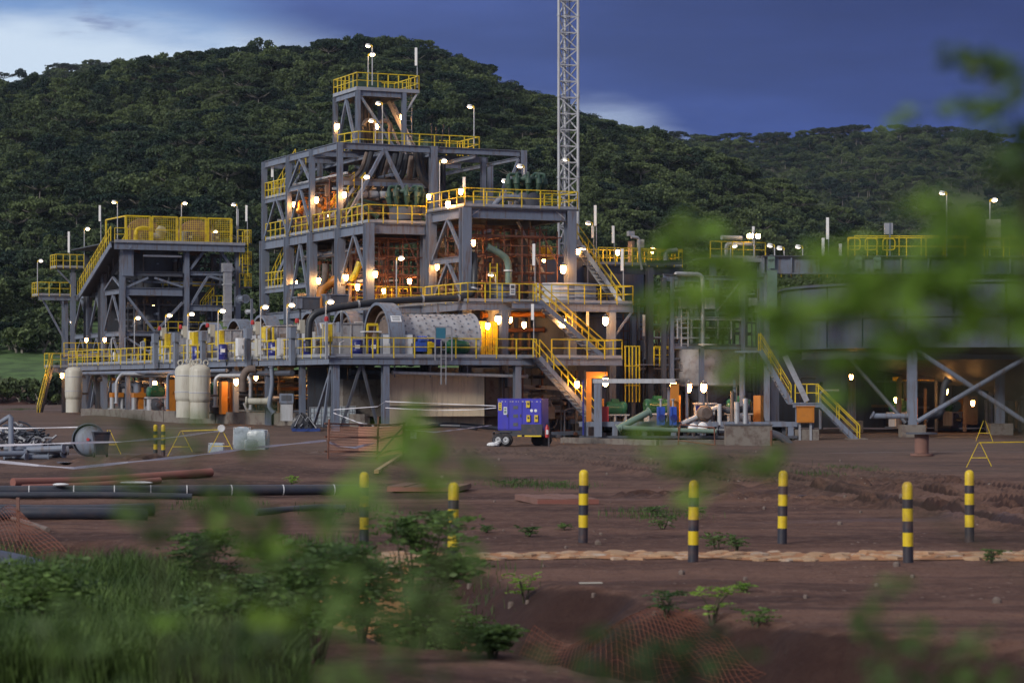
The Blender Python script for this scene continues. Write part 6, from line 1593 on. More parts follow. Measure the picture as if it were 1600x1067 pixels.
# bridge girder across the tank
gz0 = 2.75 + (605 - 428) / F_PX * 139; gz1 = 2.75 + (605 - 401) / F_PX * 139
G = Steel('bridge_girder', 'long deep grey bridge girder crossing above the huge tank', 'bridge', loc=((1190 - 800) / F_PX * 139, 139, 0), rz=R(4))
G.o = (0, 0)
G.put('girder', MB().ibeam((0, 0, (gz0 + gz1) / 2), (6.6, 0, (gz0 + gz1) / 2), .4, gz1 - gz0, .05), 'steel')
for k in range(5): G.put('girder_bay', MB().ibeam((6.62 + 2.2 * k, 0, (gz0 + gz1) / 2 + .05), (6.62 + 2.2 * k + 2.18, 0, (gz0 + gz1) / 2 + .05), .4, gz1 - gz0 + .05, .05), 'plate')
for k in range(11): G.put('stiffener', MB().mm((.06 + 1.6 * k, -.19, gz0 + .06), (.14 + 1.6 * k, -.04, gz1 - .06)), 'steel')
G.put('deck', MB().mm((0, -.3, gz1 + .002), (17.6, 1.5, gz1 + .05)), 'steel_d')
G.put('support', MB().ibeam((.3, .0, GZ), (.3, .0, gz0 - .01), .3, .3, .04, up=(0, 1, 0)), 'steel')
gx = lambda px: (px - 1190) / F_PX * 139.5
G.rail([(gx(1325), -.2, gz1 + .05), (17.5, -.2, gz1 + .05)], 1.15, kick=False, h=1.05)
G.rail([(gx(1345), 1.4, gz1 + .05), (17.5, 1.4, gz1 + .05)], 1.3, kick=False, h=1.25)
for a in (1325, 1352, 1380):
    G.put('rail_loop', MB().tube(fillet([(gx(a), -.25, gz1 + .4), (gx(a), -.25, gz1 + 1.05), (gx(a) + .7, -.25, gz1 + 1.05), (gx(a) + .7, -.25, gz1 + .4), (gx(a), -.25, gz1 + .4)], .2, 4), .04, 6), 'yellow', smooth=True)
for px in (1204, 1341, 1371): G.put('hanger_plate', MB().lathe([(.22, 0), (.22, .06)], (gx(px), -.22, gz1 - .12), 12, (0, -1, 0)).mm((gx(px) - .2, -.28, gz1 - .7), (gx(px) + .2, -.22, gz1 - .15)), 'green_p')
for k, (a, b) in enumerate(((1230, 1262), (1290, 1330))):
    G.rail([(gx(a), 1.8, gz1 - 1.0), (gx(b), 1.8, gz1 - 1.0)], .5, kick=False)
G.put('drive_box', MB().mm((gx(1545), -.1, gz1 + .5), (gx(1568), .5, gz1 + 2.2)), 'cream'); G.put('drive_side', MB().mm((gx(1533), .0, gz1 + .5), (gx(1544), .5, gz1 + 2.25)), 'steel_d')
G.put('mast_box', MB().mm((gx(1383), -.2, gz1 + 1.3), (gx(1396), 0, gz1 + 1.95)), 'galv'); G.put('mast_pole', MB().bar((gx(1391), -.22, gz1), (gx(1391), -.22, gz1 + 1.95), .07, up=(0, 1, 0)), 'steel')
G.put('sluice_plate', MB().mm((gx(1197), -.5, gz0 - 2.6), (gx(1212), -.3, gz0 + .2)), 'green_p')
# ----------------------------------------------------------------- dark works below the tank
S = Steel('pump_house_frames', 'dim pipes, frames and panels coloured amber for the glow under the huge tank', 'pipework', loc=((1400 - 800) / F_PX * 156, 156, 0), rz=0)
S.o = (0, 0); r7 = random.Random(21)
S.put('shade_backing', MB().mm((-16, 9, 0), (14, 9.2, 5.6)), 'steel_d')  # added dark sheet, hides the bank and keeps the space under the tank dark
for i in range(34):
    x = r7.uniform(-7.5, 10); y = r7.uniform(-8, 6); z = r7.uniform(1.2, 4.2); m_ = r7.choice(('steel_d', 'steel', 'brown', 'steel_d', 'galv'))
    if i % 3 == 0: S.put('post', MB().bar((x, y, 0), (x, y, z), .18, up=(0, 1, 0)), m_)
    elif i % 3 == 1: S.put('pipe', MB().tube(fillet([(x, y, .2), (x, y, z), (x + r7.uniform(1, 3), y, z)], .3, 3), r7.uniform(.08, .2), 8), m_, smooth=True)
    else: S.put('beam', MB().bar((x, y, z), (x + r7.uniform(1.5, 4), y, z), .16), m_)
S.put('amber_glow_panel', MB().mm((7.0, -7, .8), (9.6, -6.8, 2.3)), 'orange'); S.put('amber_glow_panel', MB().mm((3.8, -3, .4), (4.7, -2.8, 2.2)), 'brown')  # amber glow is put into the panel colours
S.put('amber_glow_beam', MB().mm((-1.0, -5, 3.15), (1.6, -4.8, 3.4)), 'yellow_p'); S.put('amber_glow_beam', MB().mm((4.4, -5, 3.1), (9.5, -4.8, 3.35)), 'yellow_p')  # beams painted yellow to carry the amber glow
# dark mid tanks behind the leaves
tank('leach_tank', 'plain dark plate tank behind the leaves, left of the huge tank', 12.8, 6.5, 3.9, GZ, Z(405, 12.8, 6.5), 'plate', bands=3)
tank('leach_tank', 'rear dark plate tank right of the steel towers, under the railed walkway', 18.6, 9.5, 3.9, GZ, Z(420, 18.6, 9.5), 'plate', bands=3)
# tank top walkways running right
A = Steel('tank_top_walkway', 'railed walkway crowded with yellow rails on the tank tops right of the towers', 'walkway', origin=(U(935, 2), 2))
v = 2.0; a, b, c = U(935, v), U(1000, v), U(1066, v); z0 = Z(414, b, v)
A.put('deck', MB().mm((a, v, z0 - .08), (c, v + 2.4, z0)), 'steel_d'); A.beam((a, v, z0 - .35), (c, v, z0 - .35), .2, .5, 'steel_d')
A.rail([(a, v, z0), (c, v, z0)], .6); A.rail([(a, v + 2.3, z0), (c, v + 2.3, z0), (c, v, z0)], .5)
A.rail([(U(1003, v + .8), v + .8, z0), (U(1050, v + .8), v + .8, z0)], .4)
A.put('machine_box', MB().mm((U(988, v + .4), v + .4, z0 + .1), (U(996, v), v + 1.0, z0 + 1.5)), 'brown'); A.put('box', MB().mm((U(1001, v), v + .2, z0 + 1.1), (U(1009, v), v + .5, z0 + 1.6)), 'cream')
A.put('bracket_pipe', MB().tube(fillet([(U(985, v), v - .1, z0 + 1.7), (U(997, v), v - .1, z0 + 1.7), (U(998, v), v - .1, z0 + .6), (U(1002, v), v - .1, z0 - .3)], .2, 3), .09, 8), 'galv', smooth=True)
A.put('small_box', MB().mm((U(985, v), v + .2, z0 + 1.8), (U(994, v), v + .5, z0 + 2.1)), 'galv')
A.put('upper_beam', MB().mm((U(985, v + 1), v + 1, z0 + .9), (U(1066, v + 1), v + 1.2, z0 + 1.1)), 'yellow_p')
A.put('duct', MB().tube(fillet([(U(1038, v), v - .2, z0), (U(1038, v), v - .2, z0 + .85), (U(1055, v), v - .2, z0 + .95)], .25, 4), .17, 10), 'galv', smooth=True)
for px in (940, 1012, 1064): A.col(U(px, v), v + .1, GZ, z0 - .1, .3, 'steel_d')
A.beam((U(1010, v - .6), v - .6, Z(412, b, v)), (U(1066, v - .6), v - .6, Z(409, b, v)), .2, .3, 'steel_d')
v = 4.0
A2 = Steel('tank_top_walkway', 'walkway with pipes and floodlights on the tank top behind the blurred leaves', 'walkway', origin=(U(1080, v), v))
a, b = U(1110, v), U(1196, v); z1_ = Z(404, b, v)
A2.put('deck', MB().mm((a, v, z1_ - .1), (b, v + 2.4, z1_)), 'steel_d'); A2.rail([(a, v, z1_), (b, v, z1_)], .9)
for px, r_, dz in ((1150, .15, 1.3), (1165, .13, .9)): A2.put('pipe', MB().tube([(U(px - 18, v), v + .4, z1_ + dz), (U(px + 14, v), v + .4, z1_ + dz)], r_, 10), 'pale', smooth=True)
A2.put('pipe', MB().tube(fillet([(U(1140, v), v + .4, z1_), (U(1140, v), v + .4, z1_ + .9), (U(1155, v), v + .4, z1_ + .9)], .2, 3), .13, 10), 'pale', smooth=True)
for px in (1115, 1190): A2.col(U(px, v), v + .1, GZ, z1_ - .1, .35)
A2.put('kick_plate', MB().bar((U(1160, v), v - .1, z1_ - .1), (b, v - .1, z1_ - .1), .05, .3), 'galv')
# ----------------------------------------------------------------- steel frame with pipes around the conical tank
v = -7.5
F = Steel('pipe_gantry', 'grey blue open steel frame with boxes and a pipe arch above the conical tank', 'steel frame', origin=(U(1040, v), v))
z_t = Z(434, U(1040, v), v); z_m = Z(541, U(1040, v), v)
for px, m_ in ((1037, 'steel_d'), (1049, 'steel'), (1096, 'steel'), (1160, 'steel')):
    F.col(U(px, v), v, GZ + .2, z_t, .24, m_)
    if px > 1040: F.col(U(px, v + 3), v + 3, GZ + .2, z_t, .24, 'steel_d')
F.col(U(1015, v + 2), v + 2, GZ, Z(412, 8, v), .34, 'steel_d')
F.beam((U(1036, v), v, z_t), (U(1096, v), v, z_t), .2, .4); F.beam((U(1097, v), v, z_t + .05), (U(1196, v), v, z_t + .05), .2, .25)
F.beam((U(1049, v), v, z_m), (U(1160, v), v, z_m), .2, .3); F.beam((U(1049, v), v, Z(495, 10, v)), (U(1160, v), v, Z(495, 10, v)), .15, .2, 'pale')
F.brace((U(1050, v), v, Z(480, 10, v)), (U(1037, v), v, z_m - .4), .12, 'steel_d'); F.brace((U(1160, v), v, z_t), (U(1120, v), v, z_t - 1.9), .08, 'pale')
F.put('pipe_arch', MB().tube(fillet([(U(1054, v), v - .2, z_t + .2), (U(1054, v), v - .2, Z(425, 10, v)), (U(1095, v), v - .2, Z(425, 10, v)), (U(1096, v), v - .2, z_m)], .4, 5), .13, 12), 'galv', smooth=True)
for a_, b_2, m_ in ((1058, 1068, 'galv'), (1069, 1083, 'galv'), (1097, 1111, 'pale')): F.put('box', MB().mm((U(a_, v), v - .5, Z(480, 10, v)), (U(b_2, v), v - .15, Z(462, 10, v))), m_)
F.ladder((U(1066, v), v - .3, Z(540, 10, v)), 2.4, (1, 0, 0), 'pale'); F.rail([(U(1056, v), v - .2, Z(525, 10, v)), (U(1140, v), v - .2, Z(525, 10, v))], .8, 'pale', kick=False)
F.rail([(U(1022, v + 1), v + 1, Z(568, 10, v)), (U(1048, v + 1), v + 1, Z(568, 10, v))], .4, kick=False)
F.put('small_deck', MB().mm((U(1000, v + 1), v + 1, Z(570, 10, v)), (U(1050, v + 1), v + 2.2, Z(568, 10, v))), 'steel')
for px in (977, 983, 988, 994, 999): F.put('cage_bar', MB().bar((U(px, v), v, 1.9), (U(px, v), v, Z(539, 8, v)), .06, up=(0, 1, 0)), 'yellow')
for py in (540, 571, 602): F.put('cage_hoop', MB().bar((U(976, v), v, Z(py, 8, v)), (U(1000, v), v, Z(py, 8, v)), .06), 'yellow')
F.col(U(988, v + .5), v + .5, GZ, 4.6, .2, 'steel_d')
F.put('white_disc', MB().lathe([(.55, 0), (.55, .06)], (U(1093, v), v - 1, Z(538, 10, v)), 24), 'white')
for k in range(7):
    z = 3.2 + .62 * k; F.put('cross_pipe', MB().tube([(U(990 + 8 * k, v + 3), v + 3, z), (U(1060 + 12 * k, v + 3), v + 3, z)], .07, 6), ('galv', 'brown', 'steel', 'yellow')[k % 4])
u_, v_ = U(1107, -4.5), -4.5
CT = tank('conical_tank', 'pale steel tank with cone bottom in the frame right of the stairs', u_, v_, 1.95, Z(599, u_, v_), Z(543, u_, v_), 'rubberlin', bands=0)
CT.put('cone', MB().lathe([(1.95, 0), (.5, -1.5), (.3, -2.4)], (u_, v_, Z(599, u_, v_) - .005), 40), 'steel', smooth=True)
CT.put('base_ring', MB().lathe([(2.0, -.12), (2.1, -.1), (2.1, .0)], (u_, v_, Z(599, u_, v_)), 40), 'pale', smooth=True)
for k in range(4):
    a = math.pi / 4 + k * math.pi / 2; CT.put('leg', MB().bar((u_ + 1.9 * math.cos(a), v_ + 1.9 * math.sin(a), GZ), (u_ + 1.9 * math.cos(a), v_ + 1.9 * math.sin(a), Z(599, u_, v_) - .13), .2, up=(0, 1, 0)), 'steel_d')
for (x, dz, w_) in ((-.55, -.6, .08), (-.55, -.72, .08), (-.55, -1.0, .12), (-.55, -1.1, .12)):
    pass
for k in range(4):
    CT.put('stencil_mark', MB().mm((U(1061, v_ - 1.7), v_ - 1.78, Z(572 + k * 3, u_, v_)), (U(1065.5, v_ - 1.7), v_ - 1.76, Z(570.6 + k * 3, u_, v_))), 'steel_d')
# small posts, blue valves, boxes in front
def upbox(px0, px1, py0, py1, d, m, name, label, cat, dd=.4, base=None, group=None):
    a, b = W(px0, py1, d), W(px1, py0, d)
    o = thing(name, label, cat, ((a.x + b.x) / 2, d, a.z), TH * .5, group)
    return o, b.x - a.x, b.z - a.z
for i, (px0, px1, lb) in enumerate(((1027, 1038, 'left bright blue knife valve on the skid'), (1047, 1056, 'right bright blue knife valve on the skid'))):
    o, w, h = upbox(px0, px1, 632, 664, 131.5, 'bluev', 'knife_valve', lb, 'valve', group='blue knife valves on the skid')
    part('body', MB().mm((-w / 2, -.15, 0), (w / 2, .15, h * .9)), 'bluev', o)
    part('actuator', MB().lathe([(.06, 0), (.06, .35), (.13, .36), (.13, .42)], (0, 0, h * .9), 10), 'galv', o, smooth=True)
    part('face_flange', MB().lathe([(.2, 0), (.2, .06)], (0, -.155, h * .35), 14, (0, -1, 0)), 'blue', o, smooth=True)
    for s_ in (-1, 1): part('side_bolt_bar', MB().mm((s_ * w * .4 - .03, -.19, .05), (s_ * w * .4 + .03, -.155, h * .85)), 'bluev', o)
for i, (px0, px1, py0, py1, m_, lb) in enumerate(((1085, 1094, 632, 651, 'white', 'small blue and white control box on the skid stand'), (1105, 1116, 632, 648, 'pale', 'small grey control box on the skid stand'))):
    o, w, h = upbox(px0, px1, py1, py1, 133, m_, 'control_box', lb, 'box', group='control boxes on the skid stand')
    h = (py1 - py0) / F_PX * 133
    part('case', MB().mm((-w / 2, -.15, 0), (w / 2, .15, h)), m_, o); part('panel', MB().mm((-w * .4, -.17, h * .5), (w * .4, -.152, h * .9)), 'blue' if i == 0 else 'galv', o)
    part('hood', MB().mm((-w * .7, -.3, h + .02), (w * .7, .2, h + .1)), 'pale', o); part('post', MB().bar((0, .2, -1.2), (0, .2, h + .02), .1, up=(0, 1, 0)), 'steel', o)
for i, (px, py, lb) in enumerate(((1083, 669, 'left white round valve wheel on the skid'), (1098, 667, 'right white round valve wheel on the skid'))):
    p = W(px, py, 131); o = thing('valve', lb, 'valve', p, TH, 'white round valves on the skid')
    part('wheel', MB().lathe([(.1, -.1), (.26, -.08), (.28, 0), (.2, .08), (.08, .12)], (0, 0, 0), 14, (-.3, -1, .2)), 'white', o, smooth=True); part('stem', MB().tube([(0, 0, 0), (.2, .3, -.4)], .09, 8), 'pale', o)
S = Steel('grey_columns', 'pair of pale pipe stubs and dusty pump body between the blue valves and the right motor', 'pipework', loc=W(1110, 668, 132), rz=0); S.o = (0, 0)
S.put('stub', MB().tube([(.5, 0, 0), (.5, 0, 1.3)], .12, 10), 'pale', smooth=True); S.put('stub', MB().tube([(1.2, .2, 0), (1.2, .2, 2.0)], .1, 10), 'brown', smooth=True)
S.put('stub', MB().tube([(1.45, 0, 0), (1.45, 0, 1.4)], .16, 10), 'galv', smooth=True); S.put('stub', MB().tube([(1.9, -.1, 0), (1.9, -.1, 1.6)], .14, 10), 'galv', smooth=True)
S.put('pump_body', MB().lathe([(.2, 0), (.45, .1), (.45, .35), (.3, .5)], (-.4, .2, .75), 16, (.4, -1, .1)), 'brown', smooth=True); S.put('pipe', MB().tube([(-1.6, -.2, .2), (.4, .3, 1.1)], .14, 10), 'pale', smooth=True)
S.put('dark_pipe', MB().tube([(.7, .5, 1.0), (1.3, .4, .9), (2.2, .5, 1.1)], .2, 10), 'steel_d', smooth=True)
wpipe([W(1200 - 8, 668, 137), W(1190, 650, 137), W(1172, 640, 137)], .16, 'hose', 'black rubber pipe behind the right green motor', fl=.4)
# skid base beam
SK = Steel('pump_skid', 'long low grey steel skid frame under the pumps on the right', 'skid', loc=W(905, 675, 132), rz=0)
SK.o = (0, 0); L_ = (1540 - 905) / F_PX * 132 * .55; SK.root.location.z = GZ
SK.put('top_beam', MB().mm((0, -.1, .75), (11.9, .12, 1.02)), 'steel'); SK.put('base_beam', MB().mm((0, -.12, .12), (11.9, .14, .26)), 'steel_d')
for k in range(8): SK.put('spacer', MB().mm((.2 + 1.6 * k, -.08, .26), (.5 + 1.6 * k, .1, .75)), 'steel')
SK.put('skid_plate', MB().mm((0, .13, .88), (11.9, 7, .96)), 'steel_d')
for k in range(7): SK.put('bearer', MB().mm((.3 + 1.8 * k, .3, GZ), (.5 + 1.8 * k, 6.8, .87)), 'steel_d')
for px in (934,): 
    x = (px - 905) / F_PX * 131.6; SK.put('post', MB().ibeam((x, -.3, .2), (x, -.3, 3.1), .42, .42, .05, up=(0, 1, 0)), 'steel')
SK.put('portal_beam', MB().mm(((926 - 905) / F_PX * 131.6, -.35, 3.12), ((1055 - 905) / F_PX * 131.6, -.15, 3.36)), 'pale')
SK.put('portal_column', MB().mm(((1048 - 905) / F_PX * 131.6, -.2, 1.0), ((1061 - 905) / F_PX * 131.6, .2, 3.11)), 'orange')
SK.put('orange_frame', MB().mm(((917 - 905) / F_PX * 132, .9, 3.4), ((950 - 905) / F_PX * 132, 1.2, 3.75)).mm(((917 - 905) / F_PX * 132, .9, 1), ((925 - 905) / F_PX * 132, 1.2, 3.39)), 'orange')
SK.put('red_panel', MB().mm(((940 - 905) / F_PX * 132, -.1, 1.03), ((951 - 905) / F_PX * 132, .0, 1.85)), 'red')
SK.put('post_blue', MB().bar(((911 - 905) / F_PX * 132, -.2, .3), ((911 - 905) / F_PX * 132, -.2, 3.3), .09, up=(0, 1, 0)), 'blue')
for k, x in enumerate((4.9, 5.9, 8.5)): SK.put('post', MB().bar((x, .4, 1), (x, .4, 2.9 + .2 * k), .14, up=(0, 1, 0)), 'steel')
SK.put('handrail', MB().bar((5.4, .1, 3.0), (8.6, .1, 3.0), .06).bar((8.6, .1, 1), (8.6, .1, 3.05), .06, up=(0, 1, 0)).bar((7.0, .1, 1), (7.0, .1, 3.0), .05, up=(0, 1, 0)), 'brown')
wpipe([W(965, 670, 131), W(975, 664, 131), W(1015, 643, 131.5)], .19, 'green_p', 'fat grey green pipe slanting up from the skid')
wpipe([W(970, 668, 130.6), W(1060, 672, 130.6), W(1130, 674, 130.4)], .13, 'green_p', 'thin grey green pipe lying along the skid')
wpipe([W(1122, 672, 129.5), W(1190, 675, 128.5), W(1215, 678, 127.5), W(1235, 694, 126.5), W(1249, 722, 124.5)], .2, 'hdpe', 'dark plastic hose bending down from the skid to the ground', fl=1.6, n=12, cat='hose')
# concrete kerb in front of the skid
KB = thing('concrete_kerb', 'low pale concrete kerb in front of the pump skid on the right', 'kerb', (0, 0, 0))
a, b = W(880, 682, 128), W(1030, 692, 121.5); c = W(1200, 690, 123)
a.z = b.z = c.z = 0
for p, q, n in ((a, b, 3), (b, c, 4)):
    for i in range(n): 
        s1 = p.lerp(q, i / n); s2 = p.lerp(q, (i + .99) / n); s1.z = s2.z = GZ - .02
        part('kerb_block', MB().bar(s1, s2, .35, .55), 'conc_d', KB)
CBk = thing('concrete_block', 'square mossy concrete block under the corner of the pipe barrier', 'block', W(1165, 715, 121)); CBk.location.z = GZ
part('block', MB().mm((-1.0, -.3, -.2), (1.3, .8, 1.0)), 'conc_d', CBk); part('cap', MB().mm((-1.05, -.35, 1.0), (1.35, .85, 1.06)), 'steel_d', CBk)
# stairs right with control box
ST = Steel('steel_stair', 'two flight grey stair with yellow rails in front of the huge tank', 'stairs', loc=W(1240, 640, 133), rz=0)
ST.o = (0, 0); X = lambda px: (px - 1240) / F_PX * 133; ZZ_ = lambda py: (605 - py) / F_PX * 133 + 2.75 - ST.root.location.z
ST.root.location.z = 0; ZZ_ = lambda py: (605 - py) / F_PX * 133 + 2.75
ST.stair((X(1188), .5, ZZ_(548)), (X(1236), .5, ZZ_(629)), (0, 1, 0), 1.0)
ST.stair((X(1276), -.3, ZZ_(629)), (X(1340), -.3, ZZ_(692)), (0, 1, 0), 1.0)
ST.put('stringer', MB().bar((X(1224), -.8, ZZ_(556)), (X(1258), -.8, ZZ_(627)), .07, .3), 'galv')
ST.put('landing', MB().mm((X(1234), -.8, ZZ_(629) - .1), (X(1278), 1.0, ZZ_(629))), 'steel'); ST.beam((X(1236), -.8, ZZ_(633)), (X(1278), -.8, ZZ_(633)), .12, .22)
ST.rail([(X(1240), -.75, ZZ_(629)), (X(1276), -.75, ZZ_(629))], .7, kick=False)
ST.put('top_landing', MB().mm((X(1150), 0, ZZ_(548) - .1), (X(1190), 1.0, ZZ_(548))), 'steel')
for px, y in ((1244, -.6), (1270, .6), (1160, .5)): ST.col(X(px), y, GZ + .2, ZZ_(632) if px > 1200 else ZZ_(552), .22)
ST.put('footing', MB().mm((X(1238), -1.0, GZ - .2), (X(1276), 1.0, GZ + .6)), 'conc_d')
ST.put('footing', MB().mm((X(1322), -.9, GZ - .2), (X(1352), .5, GZ + .1)), 'conc_d')
o = thing('junction_box', 'orange square junction box on posts below the stair landing', 'box', W(1258, 660, 132)); 
part('case', MB().mm((-.46, -.3, 0), (.46, .1, .85)), 'orange', o); part('door', MB().mm((-.38, -.33, .06), (.38, -.302, .79)), 'orange', o); part('post', MB().bar((-.3, 0, -1.75), (-.3, 0, 0), .12, up=(0, 1, 0)), 'galv', o); part('post', MB().bar((.3, 0, -1.75), (.3, 0, 0), .12, up=(0, 1, 0)), 'galv', o); part('hood', MB().mm((-.5, -.36, .852), (.5, .12, .9)), 'orange', o)
# cable drum stub in front of the leg
o = thing('cable_reel', 'small rusty spool standing on the ground in front of the tank leg', 'reel', gpt(1440, 712)); r_ = .5
part('top_flange', MB().lathe([(.62, .86), (.62, .92)], (0, 0, 0), 18), 'steel_d', o, smooth=True); part('core', MB().lathe([(.28, .1), (.28, .86)], (0, 0, 0), 14), 'wood', o, smooth=True); part('bottom_flange', MB().lathe([(.45, .0), (.45, .09)], (0, 0, 0), 18), 'wood', o, smooth=True)

# ================================================================= LATTICE MAST
md = 172.0; mx = (886 - 800) / F_PX * md
MT = Steel('lattice_mast', 'tall grey triangular lattice mast rising out of the picture behind the towers', 'mast', loc=(mx, md, 0), rz=R(12)); MT.o = (0, 0)
hw = .70; tri = [(-hw, -hw * .6), (hw, -hw * .6), (0, hw * .9)]; MH = 36.0
for x, y in tri: MT.put('chord', MB().tube([(x, y, -.2), (x, y, MH)], .1, 8), 'pale', smooth=True)
zz = .3; k = 0; bay = 1.15
while zz < MH - bay:
    for i in range(3):
        p, q = tri[i], tri[(i + 1) % 3]
        MT.put('lacing', MB().bar((*p, zz), (*q, zz + bay), .08) if k % 2 == 0 else MB().bar((*q, zz), (*p, zz + bay), .08), 'pale')
        MT.put('strut', MB().bar((*p, zz), (*q, zz), .07), 'pale')
    if k % 5 == 0:
        for x, y in tri: MT.put('joint_collar', MB().lathe([(.14, 0), (.14, .16)], (x, y, zz), 8), 'galv')
    zz += bay; k += 1
MT.ladder((-.1, .1, 0), MH - .5, (1, .2, 0), 'galv')
MT.put('cable', MB().tube([(.2, 0, 0), (.2, 0, MH)], .04, 6), 'steel_d')
MT.put('foundation', MB().mm((-1.6, -1.6, -.6), (1.6, 1.6, .15)), 'conc_d')

# ================================================================= LAMPS
EXTRA = []
def pole_lamp_proto(name, lens='lens', polem='pale'):
    r0 = thing(name, 'x', 'lamp', (0, 0, 0))
    part('pole', MB().tube([(0, 0, 0), (0, 0, 1)], .045, 8), polem, r0, smooth=True)
    # head group at top (local origin is the lamp head; the pole hangs below and is scaled)
    part('arm', MB().tube([(0, 0, -.02), (0, 0, .12), (.06, 0, .2), (.2, 0, .22)], .035, 6), 'yellow', r0, smooth=True)
    part('housing', MB().lathe([(.05, .17), (.16, .15), (.21, .05), (.22, 0)], (.34, -.02, .14), 16, (-.12, .25, 1)), 'white_l', r0, smooth=True)
    part('lens', MB().lathe([(.20, .0), (.19, -.05), (.13, -.10), (.02, -.12)], (.34, -.02, .14), 16, (-.12, .25, 1)), lens, r0, smooth=True)
    return r0
LP = {'lens': pole_lamp_proto('pole_lamp'), 'dim': pole_lamp_proto('pole_lamp', 'dim'), 'flood': None}
def set_pole(o, length):
    for c in o.children:
        if c.name.startswith('pole'): c.location = (0, 0, -length); c.scale = (1, 1, length)
def pole_lamp(px, py, pb, d, side, label, kind='lens', s=.8):
    """px,py lamp head; pb row where the pole ends; d distance"""
    h = W(px, py, d); b = W(px, pb, d)
    hx = h.x - .34 * side * s
    o = place(LP[kind], (hx, d, h.z - .14 * s), 0 if side > 0 else math.pi, label, 'round lamps on poles', (s, s, s))
    set_pole(o, (h.z - b.z) / s)
globe0 = thing('bulkhead_lamp', 'x', 'lamp', (0, 0, 0))
part('housing', MB().lathe([(.1, .2), (.17, .22), (.17, .3), (.1, .34)], (0, 0, 0), 12), 'steel_d', globe0, smooth=True)
part('globe', MB().lathe([(.03, -.24), (.11, -.19), (.15, -.08), (.16, .06), (.15, .2)], (0, 0, 0), 14), 'globe', globe0, smooth=True)
part('bracket', MB().tube([(0, 0, .3), (0, .12, .4), (0, .4, .4)], .03, 6), 'galv', globe0)
def globe(px, py, d, label, s=1.0):
    p = W(px, py, d); place(globe0, p, 0, label, 'glowing bulkhead lamps', (s, s, s))
D_ = lambda px, v: (OY + U(px, v) * SN + v * CS)
PL = [
 (575, 72, 131, D_(578, PV0) - .2, -1, 'highest round lamp on a pole above the topmost deck'), (582, 86, 131, D_(578, PV0) + .5, 1, 'second round lamp just below the highest one'),
 (591, 162, 222, D_(591, PV0) - .6, -1, 'round lamp on a pole inside the small penthouse frame'), (580, 189, 222, D_(580, PV0), -1, 'small yellow lamp glowing at the left foot of the penthouse'),
 (734, 167, 226, D_(739, V2 - 1), -1, 'round lamp on a tall pole at the right end of the roof walkway'), (694, 252, 325, D_(684, 0), 1, 'round lamp on a tall pole at the corner where the two towers meet'),
 (573, 277, 347, D_(565, .2), 1, 'round lamp on a pole at the front left corner of the tallest tower deck'), (812, 260, 300, D_(812, -1), -1, 'round lamp above the green cyclones on the right tower'),
 (788, 283, 318, D_(788, -1.5), -1, 'round lamp left of the green cyclones on the right tower'), (627, 404, 468, D_(618, -5), 1, 'round lamp on a pole above the nearest mill'),
 (456, 477, 560, D_(449, vF + 6), 1, 'round lamp on a yellow pole left of the black hose bend'), (517, 472, 558, D_(509, vF), 1, 'round lamp on a yellow pole right of the black hose bend'),
 (415, 480, 560, D_(407, -3), 1, 'round lamp on a pole over the fourth mill guard'), (348, 486, 562, D_(342, 6), 1, 'round lamp on a pole over the third jib post'),
 (300, 491, 565, D_(294, 16), 1, 'round lamp on a pole over the far hood boxes'), (265, 493, 570, D_(259, 24), 1, 'round lamp on a pole between the two leftmost jib posts'), (216, 497, 572, D_(210, 38), 1, 'leftmost round lamp on a pole over the mill deck'),
 (911, 388, 468, D_(913, -4.8), -1, 'round lamp on a white pole beside the upper right stair'),
 (178, 316, 377, D_(180, VL), -1, 'round lamp at the left corner of the fenced building top'), (137, 358, 410, D_(132, vl[2]), 1, 'yellow lamp on a pole over the inclined walkway'), (289, 318, 377, D_(284, VL), 1, 'round lamp in the middle of the fenced building top'),
 (365, 320, 377, D_(367, VL), -1, 'round lamp at the right corner of the fenced building top'), (337, 362, 380, D_(338, VL + .2), 1, 'small lamp low behind the yellow mesh at the right of the building top'),
 (1472, 302, 400, 140, -1, 'tall pole lamp on the bridge above the huge tank'), (1554, 313, 400, 142, 1, 'warm pole lamp farthest to the right'),
 (111, 504, 560, D_(111, vl[3] - 1), 1, 'small lamp on a yellow pole at the far left of the plant'),
 (767, 429, 468, D_(767, VT + .3), -1, 'glowing lamp beside the yellow ladder on the landing')]
for a in PL: pole_lamp(*a)
for a in [(64, 408, 455, D_(58, v1), 1, 'unlit grey lamp on a pole at the end of the far left platform', 'dim'), (1247, 386, 402, 141, -1, 'unlit lamp fourth from the right on the bridge edge', 'dim'), (1218, 388, 402, 141, -1, 'unlit lamp above the left end of the girder', 'dim'),
          (1203, 384, 402, 140, -1, 'unlit domed lamp at the left tip of the girder', 'dim'), (883, 250, 300, md - 1.2, -1, 'weakly lit lamp fixed on the lattice mast', 'dim'), (919, 349, 356, D_(919, -1), -1, 'pinkish lamp on the cross beam right of the scaffolded tower', 'lens'), (1388 - 240, 385, 404, D_(1140, 4), 1, 'unlit round lamp on the tank top behind the leaves', 'dim')]:
    pole_lamp(*a)
